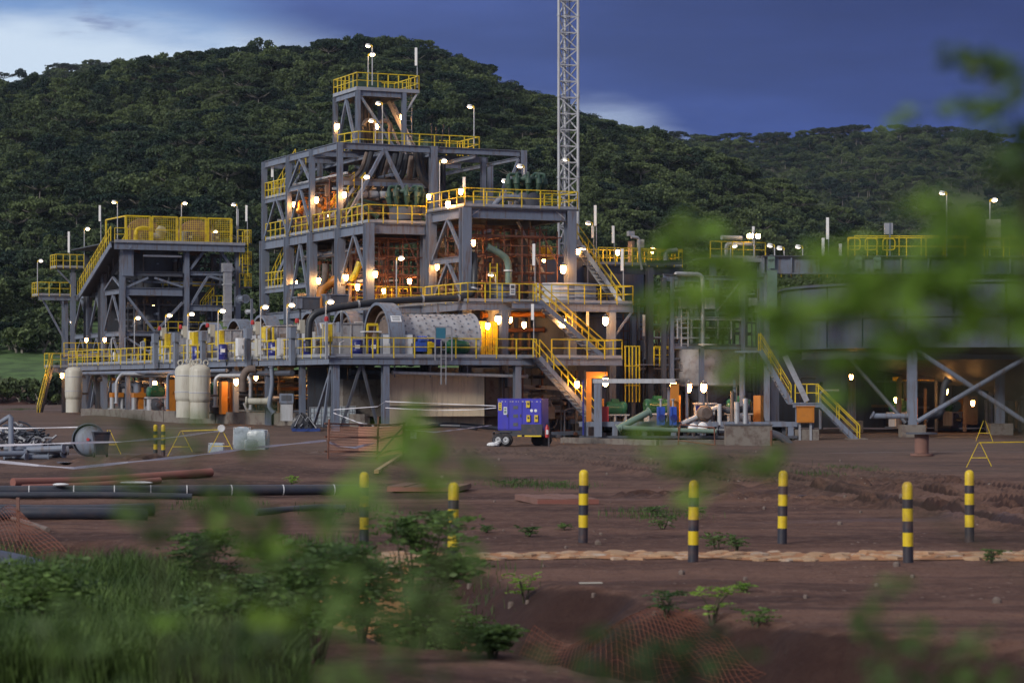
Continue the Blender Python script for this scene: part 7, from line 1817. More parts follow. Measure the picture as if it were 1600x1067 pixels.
GL = [
 (628, 184, D_(628, PV0 + 1), 'globe lamp on the right post of the penthouse'), (589, 198, D_(589, PV0 + .5), 'globe lamp low in the middle of the penthouse'),
 (494.6, 313, D_(489, V2) - .6, 'globe lamp on the second column of the tallest tower'), (538, 305, D_(534, V1) - .5, 'globe lamp on the corner column above the tower deck'), (459.6, 320, D_(455, V3) - .6, 'globe lamp on the third column of the tallest tower'),
 (670, 308, D_(670, 0) - .4, 'globe lamp left of the stair corner between the two towers'), (700, 320, D_(700, VT + 2.2) - .5, 'globe lamp under the left rail of the right tower'), (720, 300, D_(720, VT) - .3, 'globe lamp at the front left corner rail of the right tower'),
 (527, 198, D_(524, PV1) - .3, 'globe lamp at the left side of the penthouse'), (462, 442.5, D_(456, V3) - .6, 'globe lamp low on the third column of the tallest tower'), (498, 439, D_(490, V2) - .6, 'globe lamp low on the second column beside the ochre elbow'),
 (541, 434, D_(534, V1) - .6, 'globe lamp low on the corner column by the ochre elbows'), (558.5, 449, D_(558, 1.2), 'globe lamp glowing under the small ochre pipes'), (586.6, 429, D_(580, 0) - .6, 'globe lamp on the front column beside the scaffold'),
 (683, 418, D_(675, VT + 5) - .6, 'globe lamp on the column between the scaffolds'), (880, 421, D_(886, VT) - .7, 'large globe lamp on the right column above the landing'), (903, 393, D_(903, -2.5), 'globe lamp at the head of the upper right stair'),
 (778, 500, D_(778, vF + 3), 'globe lamp under the landing left of the front post'), (797, 500, D_(797, vF + 3.5), 'globe lamp under the landing right of the front post'), (762, 509.5, D_(762, vF + 1.2), 'small globe lamp behind the yellow bars'),
 (819, 508, D_(819, vF + 2.8), 'globe lamp hanging left of the middle stair'), (880, 505, D_(880, vF + 2.2), 'globe lamp behind the middle stair'), (946, 502, D_(946, -7.4), 'globe lamp on the dark tank column right of the middle stair'),
 (739, 502, D_(739, -5.6), 'globe lamp behind the right end of the nearest mill'), (946, 597, 132.5, 'globe lamp under the pale portal beam, beside the green motor'), (901.5, 601, 134, 'globe lamp below the foot of the lower stair'),
 (1052, 604, 132, 'globe lamp at the right end of the pale portal beam'), (1076, 606, 132.5, 'left of the pair of globe lamps under the conical tank'), (1099.5, 606, 132.5, 'right of the pair of globe lamps under the conical tank'),
 (135, 531.5, D_(135, VL - .8), 'left globe lamp of the pair in the left building'), (163.6, 531, D_(163, VL - .8), 'right globe lamp of the pair in the left building'), (97, 587, D_(97, VL - 1.8), 'globe lamp beside the lone cream vessel'),
 (242, 600, 158, 'globe lamp beside the tall yellow lit cover'), (220, 602, 167, 'globe lamp half hidden behind the short orange cover'), (272, 602, 157, 'globe lamp left of the cream vessel cluster'), (369, 597, 144, 'globe lamp under the pipe arch right of the orange locker'),
 (1330, 589, 147, 'small lamp under the left part of the huge tank'), (1478, 612, 150, 'added hidden amber lamp behind the crossed braces'), (1560, 612, 152, 'added amber lamp deep under the tank at the right edge'), (400, 590, 143, 'amber lamp above the dark panel below the mill deck'),  # lamps at the braces and right edge are added for amber glow
 (640, 440, D_(640, 2.0), 'globe lamp deep in the left scaffold bay'), (850, 405, D_(850, -1), 'globe lamp deep inside the scaffolded right tower'), (740, 445, D_(740, -1), 'globe lamp low behind the scaffold of the right tower'),
 (620, 300, D_(620, V1 + 2), 'globe lamp among the hoses above the green cyclones'), (510, 340, D_(510, V2 + 1.5), 'globe lamp behind the orange valves'), (240, 480, D_(240, VL + 3), 'globe lamp deep inside the left building'), (680, 250, D_(700, V2), 'globe lamp under the roof frame on the right'),
 (1020, 392, D_(1020, 3.2), 'globe lamp among the yellow rails of the tank tops'), (965, 395, D_(965, 3.2), 'globe lamp at the left of the tank top walkway'), (1110, 640, 136, 'added hidden amber lamp low behind the control boxes'), (1400, 625, 150, 'added hidden amber lamp behind the thick leg of the huge tank'), (1520, 630, 148, 'added low amber lamp between the crossed braces'), (470, 600, 150, 'amber lamp deep under the mill deck'), (590, 350, D_(600, V1), 'globe lamp under the screens of the tallest tower'), (740, 380, D_(740, -2), 'globe lamp high in the scaffold of the right tower'), (180, 600, 178, 'amber lamp behind the leftmost small pump'), (600, 455, D_(600, 2.5), 'globe lamp behind the loops of yellow rail under the scaffold')]  # hidden lamps by the tank and control boxes are added for glow
SM = {'deep', 'hidden'}
for g_ in GL:
    globe(g_[0], g_[1], g_[2], g_[3], 1.0 if g_[0] in (880, 778, 946, 1052, 1076, 1099.5) else rt.uniform(.66, .82))
o = thing('floodlight', 'pair of dazzling amber floodlights on the pole behind the leaves', 'lamp', W(1172, 369, D_(1172, 4)))
part('pole', MB().bar((.25, 0, -1.4), (.25, 0, .4), .08, up=(0, 1, 0)), 'galv', o)
part('left_head', MB().box((0, 0, 0), (.42, .3, .3)), 'galv', o); part('left_lens', MB().box((0, -.17, 0), (.36, .02, .24)), 'flood', o)
part('right_head', MB().box((.5, 0, -.02), (.28, .3, .3)), 'galv', o); part('right_lens', MB().box((.5, -.17, -.02), (.22, .02, .24)), 'flood', o)
# slender white tube fittings on poles
tf = thing('tube_fitting', 'x', 'fitting', (0, 0, 0))
part('pole', MB().bar((.07, .06, 0), (.07, .06, 1), .05, up=(0, 1, 0)), 'galv', tf)
part('tube', MB().box((0, 0, .5), (.16, .1, 1.0)), 'white_l', tf)
def fitting(px, py0, py1, pb, d, label):
    a, b, c = W(px, py0, d), W(px, py1, d), W(px, pb, d)
    o = place(tf, (a.x, d, c.z), 0, label, 'slender white tube fittings on poles')
    for ch in o.children:
        if ch.name.startswith('pole'): ch.location = (0, 0, 0); ch.scale = (1, 1, a.z - c.z)
        else: ch.location = (0, 0, b.z - c.z); ch.scale = (1, 1, a.z - b.z)
for a in [(650, 75, 103, 138, D_(650, PV0), 'white tube fitting at the right corner of the topmost deck'), (107.5, 362, 395, 418, D_(108, v1), 'white tube fitting on the far left platform'), (156, 321, 346, 385, D_(156, vl[1]), 'white tube fitting over the inclined walkway'),
          (371, 327, 353, 378, D_(371, VL), 'left tube fitting of the pair at the right of the fenced top'), (385, 321, 346, 380, D_(385, VL), 'right tube fitting of the pair at the right of the fenced top'), (425.5, 255, 277, 300, D_(425, V4 - 1), 'tube fitting at the left edge of the tallest tower'),
          (725, 277, 300, 322, D_(725, VT) + .2, 'tube fitting at the corner of the right tower'), (930, 321, 353, 420, D_(930, 1), 'tall tube fitting right of the scaffolded tower'), (926, 354, 372, 400, D_(926, 0), 'short tube fitting below the tall one right of the tower'), (958, 353, 380, 410, D_(958, 2.2), 'tube fitting on the tank top walkway'),
          (972, 389, 423, 468, D_(972, vf), 'tube fitting at the right end of the landing'), (834, 381, 415, 466, D_(834, vf), 'tube fitting on the landing in front of the scaffold'), (832, 475, 500, 560, D_(832, vF), 'tube fitting on the lower deck by the stair foot'),
          (1293, 340, 374, 402, 141, 'tallest tube fitting above the bridge girder'), (1286, 372, 400, 403, 140.6, 'shorter tube fitting left of the tallest one on the bridge'), (1313, 381, 401, 404, 140.8, 'short stub fitting right of the tallest one on the bridge'), (1177, 354, 380, 404, D_(1177, 4) + .3, 'tube fitting beside the dazzling floodlights'),
          (1006, 492, 525, 560, D_(1006, -5), 'tube fitting in front of the dark scaffold right of the landing'), (918, 482, 510, 520, D_(918, -6), 'tube fitting hanging on the dark tank')]:
    fitting(*a)
# ================================================================= YARD
# generator trailer
gp = gpt(815, 687)
gp = Vector(((812 - 800) / F_PX * 121, 121, gz(.4, 121)))
GN = thing('generator_trailer', 'bright violet blue generator on a black twin axle trailer', 'generator', gp, R(-14))
Pg = lambda n, mb, m, **k: part(n, mb, m, k.pop('parent', GN), **k)
s = 1 / (F_PX / 121)      # metres per photo pixel
Lb = 2.25; Hb = 1.55; zb0 = .82; Dp = 1.5
body = Pg('canopy', MB().mm((-Lb / 2, 0, zb0), (Lb / 2, Dp, zb0 + Hb)).mm((-Lb / 2 - .02, -.02, zb0 + Hb), (Lb / 2 + .02, Dp + .02, zb0 + Hb + .03)), 'bluegen')
for i, (a, b) in enumerate(((-1.10, -.56), (-.52, .12), (.17, 1.1))):
    d = Pg('door', MB().mm((a, -.03, zb0 + .06), (b, -.003, zb0 + Hb - .08)), 'bluegen')
    if i < 2: Pg('door_latch', MB().mm((b - .09, -.055, zb0 + .65), (b - .03, -.032, zb0 + .8)), 'black_p', parent=d)
Pg('rear_door', MB().mm((-Lb / 2 - .03, .1, zb0 + .06), (-Lb / 2 - .003, Dp - .1, zb0 + Hb - .08)), 'bluegen')
for z in (1.05, .62, .2): Pg('vent', MB().mm((-.32, -.045, zb0 + z), (-.08, -.032, zb0 + z + .17)), 'steel_d')
for x, z in ((.36, 1.13), (.38, .42), (.78, .42)):
    q = Pg('socket_box', MB().mm((x, -.12, zb0 + z), (x + .18, -.032, zb0 + z + .34)), 'yellow_p'); Pg('socket_face', MB().lathe([(.05, 0), (.05, .03)], (x + .1, -.121, zb0 + z + .2), 10, (0, -1, 0)), 'black_p', parent=q)
Pg('hazard_label', MB().mm((-1.09, -.04, zb0 + .98), (-.92, -.032, zb0 + 1.38)), 'yellow_p'); Pg('hazard_print', MB().mm((-1.05, -.045, zb0 + 1.05), (-.96, -.041, zb0 + 1.12)).mm((-1.05, -.045, zb0 + 1.18), (-.96, -.041, zb0 + 1.22)).mm((-1.04, -.045, zb0 + 1.27), (-.97, -.041, zb0 + 1.34)), 'black_p')
Pg('instruction_label', MB().mm((-.82, -.04, zb0 + .78), (-.64, -.032, zb0 + 1.16)), 'white'); Pg('instruction_print', MB().mm((-.79, -.045, zb0 + .84), (-.67, -.041, zb0 + .98)).mm((-.79, -.045, zb0 + 1.02), (-.67, -.041, zb0 + 1.1)), 'green_p')
for x in (.57, .78): Pg('round_label', MB().lathe([(.075, 0), (.075, .01)], (x + .05, -.032, zb0 + .98), 14, (0, -1, 0)), 'white')
for i, x in enumerate((-1.08, -.95, -.75, -.5, -.4, -.2, -.08, .12, .3, .62, .85, 1.06)): Pg('reflector', MB().mm((x, -.04, zb0 + Hb - .14), (x + (.09 if i % 3 == 1 else .045), -.032, zb0 + Hb - .10)), 'cream')
Pg('chassis', MB().mm((-Lb / 2 + .1, -.05, .52), (Lb / 2 + .15, .05, .80)).mm((-Lb / 2 + .1, Dp - .1, .52), (Lb / 2 + .15, Dp, .80)).mm((-Lb / 2 + .1, .06, .6), (Lb / 2 + .1, Dp - .11, .8)), 'black_p')
Pg('fuel_tank', MB().mm((.12, -.18, .58), (1.2, -.06, 1.12)), 'black_p')
Pg('mudguard', MB().mm((-1.35, -.12, .70), (-.42, .25, .75)).mm((-1.38, -.12, .35), (-1.34, .25, .70)), 'black_p')
Pg('yellow_stripe', MB().mm((.3, -.20, .50), (1.15, -.165, .57)).mm((-.1, -.07, .50), (.12, -.052, .57)), 'yellow_p')
Pg('drawbar', MB().bar((1.2, .7, .55), (2.0, .7, .5), .12), 'black_p'); Pg('jockey_stand', MB().bar((1.45, .2, 0.0), (1.45, .2, .9), .07, up=(0, 1, 0)), 'black_p')
for x, y in ((-1.08, -.05), (-.68, -.05), (.62, Dp - .2), (1.02, Dp - .2)):
    w = Pg('wheel', MB().lathe([(.22, -.11), (.31, -.10), (.335, -.05), (.335, .05), (.31, .10), (.22, .11)], (x, y, .335), 24, (0, -1, 0)), 'tyre', smooth=True)
    Pg('rim', MB().lathe([(.02, -.02), (.08, .0), (.17, -.02), (.2, .03), (.215, .1)], (x, y - .125 if y < .5 else y + .1, .335), 20, (0, -1, 0), cap=False), 'galv', smooth=True, parent=w)
fe = thing('fire_extinguisher', 'red fire extinguisher hung on the right end of the generator trailer', 'extinguisher', (gp.x + 1.36, gp.y - .75, gp.z + .45))
part('cylinder', MB().lathe([(.05, 0), (.1, .02), (.1, .5), (.06, .6), (.03, .66)], (0, 0, 0), 16), 'red', fe, smooth=True); part('label', MB().mm((-.06, -.112, .18), (.06, -.098, .4)), 'white', fe); part('handle', MB().mm((-.06, -.03, .66), (.06, .03, .72)), 'black_p', fe)
single('rag_heap', MB().ball((0, 0, .1), .25, 9, 5, sc=(1.3, 1, .5)).ball((.2, .1, .12), .15, 8, 5), 'white', 'small white heap on the ground beside the trailer wheels', 'heap', None, (gp.x - 1.35, gp.y - .1, gp.z))

# bollards
bol = thing('bollard', 'x', 'bollard', (0, 0, 0))
bh = 1.28; rb = .083
bands = [(0, .27, 'black_p'), (.27, .485, 'yellow_p'), (.485, .665, 'black_p'), (.665, .865, 'yellow_p'), (.865, 1.01, 'black_p'), (1.01, 1.28, 'yellow_p')]
for i, (a, b, m_) in enumerate(bands):
    if i < 5: part('band', MB().lathe([(rb, a - (.4 if i == 0 else 0)), (rb, b)], (0, 0, 0), 28, cap=False), m_, bol, smooth=True)
    else: part('cap', MB().lathe([(rb, a), (rb, b - .08), (rb * .92, b - .045), (rb * .7, b - .015), (rb * .35, b), (.004, b + .003)], (0, 0, 0), 28, cap=False), m_, bol, smooth=True)
BL = [(707, 883, 37.5, 'striped bollard second from the left of the front line, half behind leaves'), (1083, 878, 38, 'striped bollard of the nearer row in the middle, fourth from the left'), (1419, 876, 38, 'striped bollard of the nearer row on the right, sixth from the left'),
      (569, 848, 42.5, 'leftmost striped bollard of the line, its foot behind leaves'), (911, 850, 42.5, 'striped bollard in front of the right wooden board, third from the left'), (1222, 848, 42.5, 'striped bollard of the farther row, fifth from the left'), (1515, 843, 43, 'rightmost striped bollard of the line')]
for px, py, d, lb in BL:
    x = (px - 800) / F_PX * d; place(bol, (x, d, gz(x, d)), rt.uniform(0, 6), lb, 'yellow and black bollards across the road', (1, 1, 1)).rotation_euler[:2] = (rt.uniform(-.016, .016), rt.uniform(-.022, .022))
for px, py, d, lb in ((243, 703, 98, 'left small distant striped bollard behind the green blur'), (255, 703, 96, 'right small distant striped bollard behind the barrier tape')):
    x = (px - 800) / F_PX * d; place(bol, (x, d, gz(x, d)), 0, lb, 'distant striped bollards', (1, 1, 1))

# stone strip between the bollard rows
strip = thing('stone_drain', 'flat band of orange laterite stones set in mortar across the road', 'stone drain', (0, 0, 0))
def stone_mesh(seed):
    rr = random.Random(seed); n = 9; mb = MB(); top = []; mid = []; bot = []
    for k in range(n):
        a = 2 * math.pi * k / n + rr.uniform(-.2, .2); q = rr.uniform(.38, .52)
        x, y = q * math.cos(a), q * math.sin(a) * rr.uniform(.8, 1.0)
        top.append((x * .62, y * .62, rr.uniform(.82, 1.0))); mid.append((x * .95, y * .95, rr.uniform(.5, .65))); bot.append((x, y, -.6))
    vs_ = bot + mid + top
    fs = [(k, (k + 1) % n, n + (k + 1) % n, n + k) for k in range(n)] + [(n + k, n + (k + 1) % n, 2 * n + (k + 1) % n, 2 * n + k) for k in range(n)] + [tuple(range(2 * n, 3 * n))]
    return mb._add(vs_, fs).mesh('stone', 'stone', False)
SMS = [stone_mesh(i) for i in range(8)]
for m_ in SMS[::2]: m_.materials[0] = M['stone_p']
rs2 = random.Random(4)
mortar = []
xs = np.linspace(-1.35, 10.5, 60); y0s, y1s = 38.5, 40.15
XXm, YYm = np.meshgrid(xs, np.linspace(y0s, y1s, 8)); Zm = ground_z(XXm, YYm) + .012 + .03 * (1 - np.abs(YYm - 39.5))
o = grid_mesh('mortar_bed', XXm, YYm, Zm, M['mortar'], True); o.parent = strip
def put_stone(x, y, sx, sy, zt, parent, a=0.0, tilt=(0, 0)):
    st_ = bpy.data.objects.new('stone', rs2.choice(SMS)); COL.objects.link(st_); st_.parent = parent
    st_.location = (x, y, zt); st_.scale = (sx, sy, rs2.uniform(.03, .055)); st_.rotation_euler = (tilt[0] + rs2.uniform(-.07, .07), tilt[1] + rs2.uniform(-.07, .07), a)
for r_i in range(5):
    x = -1.2 + rs2.uniform(0, .3); y = 38.68 + r_i * .32
    while x < 9.7:
        w = rs2.uniform(.24, .44); yy = y + rs2.uniform(-.13, .13)
        put_stone(x + w / 2, yy, w * 1.1, rs2.uniform(.28, .5), gz(x + w / 2, yy) + .0 + .02 * (1 - abs(yy - 39.4)), strip, rs2.uniform(0, 3.1))
        x += w + rs2.uniform(.0, .12)
sl_ = thing('stone_lining', 'orange stone lining of the drain slope, lower left of the bollards', 'stone lining', (0, 0, 0))
gx_, gy_ = np.meshgrid(np.linspace(0, 1, 12), np.linspace(0, 1, 12))
P00, P10, P11, P01 = Vector((-1.9, 40.2, 0)), Vector((-3.2, 36.6, 0)), Vector((-1.9, 33.6, 0)), Vector((-1.2, 38.6, 0))
Xl = (P00.x * (1 - gx_) * (1 - gy_) + P10.x * gx_ * (1 - gy_) + P11.x * gx_ * gy_ + P01.x * (1 - gx_) * gy_)
Yl = (P00.y * (1 - gx_) * (1 - gy_) + P10.y * gx_ * (1 - gy_) + P11.y * gx_ * gy_ + P01.y * (1 - gx_) * gy_)
o = grid_mesh('mortar_bed', Xl, Yl, ground_z(Xl, Yl) + .02, M['mortar']); o.parent = sl_
for i in range(9):
    for j in range(5):
        a_, b_ = (i + .5 + rs2.uniform(-.15, .15)) / 9, (j + .5 + rs2.uniform(-.15, .15)) / 5
        p = P00 * (1 - a_) * (1 - b_) + P10 * a_ * (1 - b_) + P11 * a_ * b_ + P01 * (1 - a_) * b_
        put_stone(p.x, p.y, .42, .5, gz(p.x, p.y) + .03, sl_, rs2.uniform(0, 3))
# wooden boards lying on the ground
def board(px, py, w, l, a, h, label, planks=3):
    p = gpt(px, py); o = thing('trench_cover', label, 'board', (p.x, p.y, p.z + .02), a, 'flat reddish boards on the ground')
    for k in range(planks):
        x0 = -w / 2 + w * k / planks
        part('plank', MB().mm((x0 + .01, -l / 2, 0), (x0 + w / planks - .01, l / 2, h - .015 * (k % 2))), 'wood', o)
    part('batten', MB().mm((-w / 2, -l / 2 - .06, 0), (w / 2, -l / 2 - .005, h * .8)), 'redpipe', o)
board(868, 785, 1.5, 2.6, R(12), .14, 'reddish plank cover on the ground behind the third bollard', 4)
board(672, 766, 1.9, 2.4, R(-8), .14, 'reddish plank cover half hidden behind the blurred leaves', 4)
# loose small stones
SMG = [m_.copy() for m_ in SMS]
for m_ in SMG: m_.materials[0] = M['brown']
for i in range(45):
    px = rs2.uniform(640, 1580); py = rs2.uniform(700, 860) if i < 32 else rs2.uniform(880, 960)
    p = gpt(px, py); q = rs2.uniform(.06, .16)
    st_ = bpy.data.objects.new('loose_stone', rs2.choice(SMG)); COL.objects.link(st_)
    st_.location = p; st_.scale = (q, q, q * .6); st_.rotation_euler = (0, 0, rs2.uniform(0, 6)); tagit(st_, 'small loose stone on the bare earth', 'stone', 'loose stones scattered on the yard')
# white scraps
p = gpt(923, 912); single('paper_scrap', MB().mm((-.16, -.05, 0), (.16, .05, .012)), 'cream', 'pale flat scrap lying on the road before the stones', 'scrap', None, (p.x, p.y, p.z + .01), .2)

# mesh fenced pit in the middle
FP = thing('mesh_barrier', 'orange mesh barrier on rusty poles fencing a pit, right of the tape', 'barrier', (0, 0, 0))
cor = [(512, 728, 92), (583, 722, 90), (629, 712, 95), (560, 690, 102)]
cw = []
for px, py, d in cor:
    x = (px - 800) / F_PX * d; cw.append(Vector((x, d, gz(x, d))))
cw[0] = Vector(((512 - 800) / F_PX * 82, 82, gz((512 - 800) / F_PX * 82, 82))); cw[1] = Vector(((589 - 800) / F_PX * 86, 86, gz((589 - 800) / F_PX * 86, 86))); cw[2] = Vector(((629 - 800) / F_PX * 92, 92, gz((629 - 800) / F_PX * 92, 92)))
hts = [1.35, 1.55, 1.3, 1.2]
for p, h in zip(cw, hts): part('pole', MB().tube([(p.x, p.y, p.z - .3), (p.x + .05, p.y, p.z + h)], .035, 6), 'rust', FP)
for i in range(3):
    p, q = cw[i], cw[i + 1]
    for z in (.25, .75, 1.2): part('rail_pole', MB().tube([p + Vector((-.1, 0, z)), q + Vector((.1, 0, z + .05))], .03, 6), 'rust', FP)
    mb = MB(); L = (q - p).length; n = int(L / .09)
    for k in range(n + 1):
        a = p.lerp(q, k / n); mb.bar(a + Vector((0, 0, .1)), a + Vector((0, 0, 1.15)), .012, up=(0, 1, 0))
    for k in range(12): mb.bar(p + Vector((0, 0, .12 + .09 * k)), q + Vector((0, 0, .12 + .09 * k)), .012)
    part('orange_netting', mb, 'mesh_p', FP, kind='stuff')
part('brace_pole', MB().tube([cw[1] + Vector((0, -1, .1)), cw[2] + Vector((0, 0, 1.1))], .035, 6), 'wood', FP)
# barrier tapes
def tape(pts, label, w=.036, sag=.0):
    mb = MB(); out = []
    for a, b in zip(pts[:-1], pts[1:]):
        n = max(6, int((b - a).length / .35)); s_ = sag * (b - a).length
        for k in range(n + (1 if b is pts[-1] else 0)):
            t = k / n; p = a.lerp(b, t); p.z -= 4 * s_ * t * (1 - t); out.append(p)
    P0 = out[0].copy(); vs_ = []; fs = []
    for i, p in enumerate(out):
        tw = .6 * math.sin(i * .55) + .5; h = Vector((0, math.cos(tw) * w / 2, math.sin(tw) * w / 2 + w * .25))
        for o2 in (h, -h): 
            vs_.append(p - P0 + o2); 
    for i in range(len(out) - 1): fs.append((2 * i, 2 * i + 1, 2 * i + 3, 2 * i + 2))
    mb._add(vs_, fs)
    me = mb.mesh('barrier_tape', 'tape'); o = bpy.data.objects.new('barrier_tape', me); COL.objects.link(o); o.location = P0
    sol = o.modifiers.new('thick', 'SOLIDIFY'); sol.thickness = .004
    tagit(o, label, 'tape', 'white barrier tapes strung over the yard')
tape([W(-40, 717, 62), W(60, 727, 63), W(115, 731, 64), W(200, 722, 66), W(300, 712, 70), W(400, 699, 76), W(510, 688, 82)], 'nearest white tape sagging across the left yard to the mesh barrier', .052)
tape([W(-40, 697, 84), W(50, 694, 85), W(110, 692, 86), W(190, 690, 88), W(270, 683, 92), W(350, 672, 98)], 'middle white tape running behind the black bin to the trestle', .055)
tape([W(-40, 668, 98), W(40, 669, 98), W(125, 667, 98)], 'short upper white tape at the far left behind the round lid', .045)
tape([W(513, 690, 82), W(530, 697, 83), W(555, 699, 84), W(585, 692, 86)], 'white tape wound along the mesh barrier', .06)
tape([W(521, 645, 128), W(560, 660, 112), W(600, 668, 98), W(629, 668, 92)], 'white tape from the deck leg down to the mesh barrier', .04)
tape([W(521, 640, 128), W(590, 635, 128), W(602, 627, 129), W(700, 631, 127), W(775, 634, 122)], 'upper white tape stretched before the concrete wall', .025)
tape([W(602, 637, 129), W(680, 641, 127), W(740, 640, 124), W(775, 637, 122)], 'lower white tape stretched before the concrete wall', .025)
tape([W(632, 671, 92), W(680, 675, 97), W(740, 668, 110), W(768, 664, 120)], 'low white tape from the mesh barrier towards the generator', .035)
single('tape_tag', MB().mm((-.12, 0, -.25), (.12, .01, 0)), 'white', 'small white tag hanging from the low tape', 'tag', None, W(646, 675, 93))
# rusty pipe barrier around the right hose
PB = thing('pipe_barrier', 'thin rusty pipe barrier in front of the right skid hose', 'barrier', (0, 0, 0))
def wp(px, py, d): return W(px, py, d)
q1 = [wp(1063, 663, 118), wp(1060, 688, 118), wp(1117, 695, 116), wp(1116, 668, 116)]
for a, b in zip(q1, q1[1:] + q1[:1]): part('tube', MB().tube([a, b], .035, 6), 'rust', PB)
part('tube', MB().tube([wp(1117, 696, 116), wp(1195, 722, 112)], .025, 6), 'rust', PB); part('tube', MB().tube([wp(1060, 666, 118), wp(1060, 712, 118)], .03, 6), 'rust', PB)
part('tube', MB().tube([wp(1205, 672, 118), wp(1206, 722, 118)], .06, 6), 'rust', PB); part('tube', MB().tube([wp(1063, 708, 118), wp(1130, 711, 116)], .025, 6), 'rust', PB)
# A-frame trestles
def trestle(px, py, h, label, d=None, w=.9, rz=0.0, two=True):
    p = gpt(px, py) if d is None else Vector(((px - 800) / F_PX * d, d, gz((px - 800) / F_PX * d, d)))
    o = thing('trestle', label, 'trestle', p, rz, 'thin yellow A frame trestles')
    for sx in (-1, 1): part('leg', MB().bar((sx * w / 2, 0, 0), (sx * .04, .0, h), .024, up=(0, 1, 0)), 'yellow', o)
    part('cross_bar', MB().bar((-w * .3, -.03, h * .4), (w * .3, -.03, h * .4), .025), 'yellow', o)
    return o, p
def beam_between(p, q, label):
    o = thing('barrier_bar', label, 'bar', p, 0, 'thin bars laid on the trestles'); part('bar', MB().bar((0, 0, 0), q - p, .035), 'yellow', o)
t1, p1 = trestle(1530, 730, .85, 'yellow A frame trestle at the lower right of the tank leg'); t2, p2 = trestle(1640, 728, .85, 'yellow A frame trestle just outside the right edge')
beam_between(p1 + Vector((0, 0, .87)), p2 + Vector((0, 0, .87)), 'long thin pale bar on the right trestle')
t3, p3 = trestle(1538, 690, 1.1, 'faint trestle in the shade near the crossed braces', 128)
ta, pa = trestle(346, 703, 1.0, 'yellow trestle right of the green blur holding the middle tape', 92, 1.1); tb, pb = trestle(283, 703, 1.0, 'yellow trestle behind the middle tape, left one', 97, 1.1); tc2, pc = trestle(170, 692, 1.0, 'thin yellow trestle right of the black bin', 100, 1.0)
beam_between(pa + Vector((0, 0, 1.03)), pb + Vector((0, 0, 1.03)), 'thin bar between the left trestles')
tm = single('tape_roll', MB().lathe([(.05, -.1), (.14, -.1), (.14, .1), (.05, .1)], (0, 0, 0), 12, (0, 1, 0)), 'white', 'white lump of tape tied on top of the left trestle', 'tape', None, pa + Vector((0, 0, 1.08)))
# wheelie bin, lid, pipes, scrap heap on the left
p = Vector(((158 - 800) / F_PX * 93, 93, 0)); p.z = gz(p.x, p.y)
o = thing('wheelie_bin', 'dark grey wheelie bin standing in front of the big round lid', 'bin', p, .3)
part('tub', MB().lathe([(.30, .1), (.42, .85)], (0, 0, 0), 4).box((0, 0, .9), (.62, .6, .08)), 'black_p', o); part('lid', MB().box((0, -.02, .97), (.66, .66, .05)), 'black_p', o)
for sx in (-1, 1): part('wheel', MB().lathe([(.1, -.03), (.11, 0), (.1, .03)], (sx * .25, .2, .1), 12, (1, 0, 0)), 'tyre', o, smooth=True)
part('handle', MB().tube([(-.25, .32, .95), (.25, .32, .95)], .025, 6), 'black_p', o)
p = Vector(((137 - 800) / F_PX * 95, 95.3, 0)); p.z = gz(p.x, p.y)
o = thing('round_dish', 'big round grey dished lid leaning on its edge behind the bin', 'lid', p, .25)
part('rim', MB().lathe([(.55, .05), (.60, -.12), (.62, .12), (.56, .18)], (0, 0, .62), 36, (-.25, -1, .1), cap=False), 'steel_d', o, smooth=True)
part('dish', MB().lathe([(.57, .0), (.5, .1), (.3, .16), (.06, .18)], (0, 0, .62), 36, (-.25, -1, .1)), 'steel', o, smooth=True)
part('hub', MB().lathe([(.06, 0), (.06, .06)], Vector((0, 0, .62)) + Vector((-.25, -1, .1)).normalized() * .18, 12, (-.25, -1, .1)), 'red', o)
o.scale = (1.08, 1.08, 1.08)
SP = thing('pipe_pile', 'pile of grey fabricated pipes and flanges at the left edge', 'pipes', Vector(((40 - 800) / F_PX * 92, 92, 0)))
r9 = random.Random(2); zz0 = gz(SP.location.x, 92); SP.location.z = zz0
for i in range(13):
    x = r9.uniform(-1.1, 1.0); y = r9.uniform(-1, 1.4); L = r9.uniform(.6, 1.5); a = r9.uniform(-.5, .5); z = .1 + .13 * (i // 4); r_ = r9.uniform(.07, .13)
    pa_, pb_ = Vector((x - L / 2 * math.cos(a), y - L / 2 * math.sin(a), z)), Vector((x + L / 2 * math.cos(a), y + L / 2 * math.sin(a), z + r9.uniform(-.02, .1)))
    part('pipe', MB().tube([pa_, pb_], r_, 10), 'steel', SP, smooth=True); part('flange', MB().lathe([(r_ * 1.6, 0), (r_ * 1.6, .05)], pb_, 12, pb_ - pa_), 'steel', SP, smooth=True)
part('pipe', MB().tube([(-.55, 0, .3), (-.6, .2, 1.55), (-.66, .2, 1.62), (-1.7, .5, 1.0)], .11, 10), 'steel', SP, smooth=True)
SH = thing('scrap_heap', 'tangled heap of dark cable and shiny scrap at the left edge', 'scrap heap', Vector(((28 - 800) / F_PX * 108, 108, 0))); SH.location.z = gz(SH.location.x, 108)
mb = MB(); mg = MB()
for i in range(150):
    r_ = 1.5 * math.sqrt(r9.random()); a = r9.uniform(0, 6.28); h = max(0, 1.15 * (1 - (r_ / 1.6) ** 2)) * r9.uniform(.3, 1); x, y = r_ * math.cos(a), r_ * math.sin(a)
    d1 = Vector((r9.uniform(-1, 1), r9.uniform(-1, 1), r9.uniform(-.5, .5))).normalized() * r9.uniform(.15, .5)
    pz = Vector((x, y, h + .05)); (mb if i % 3 else mg).tube([pz - d1, pz + Vector((0, 0, r9.uniform(0, .2))), pz + d1], r9.uniform(.02, .07), 5)
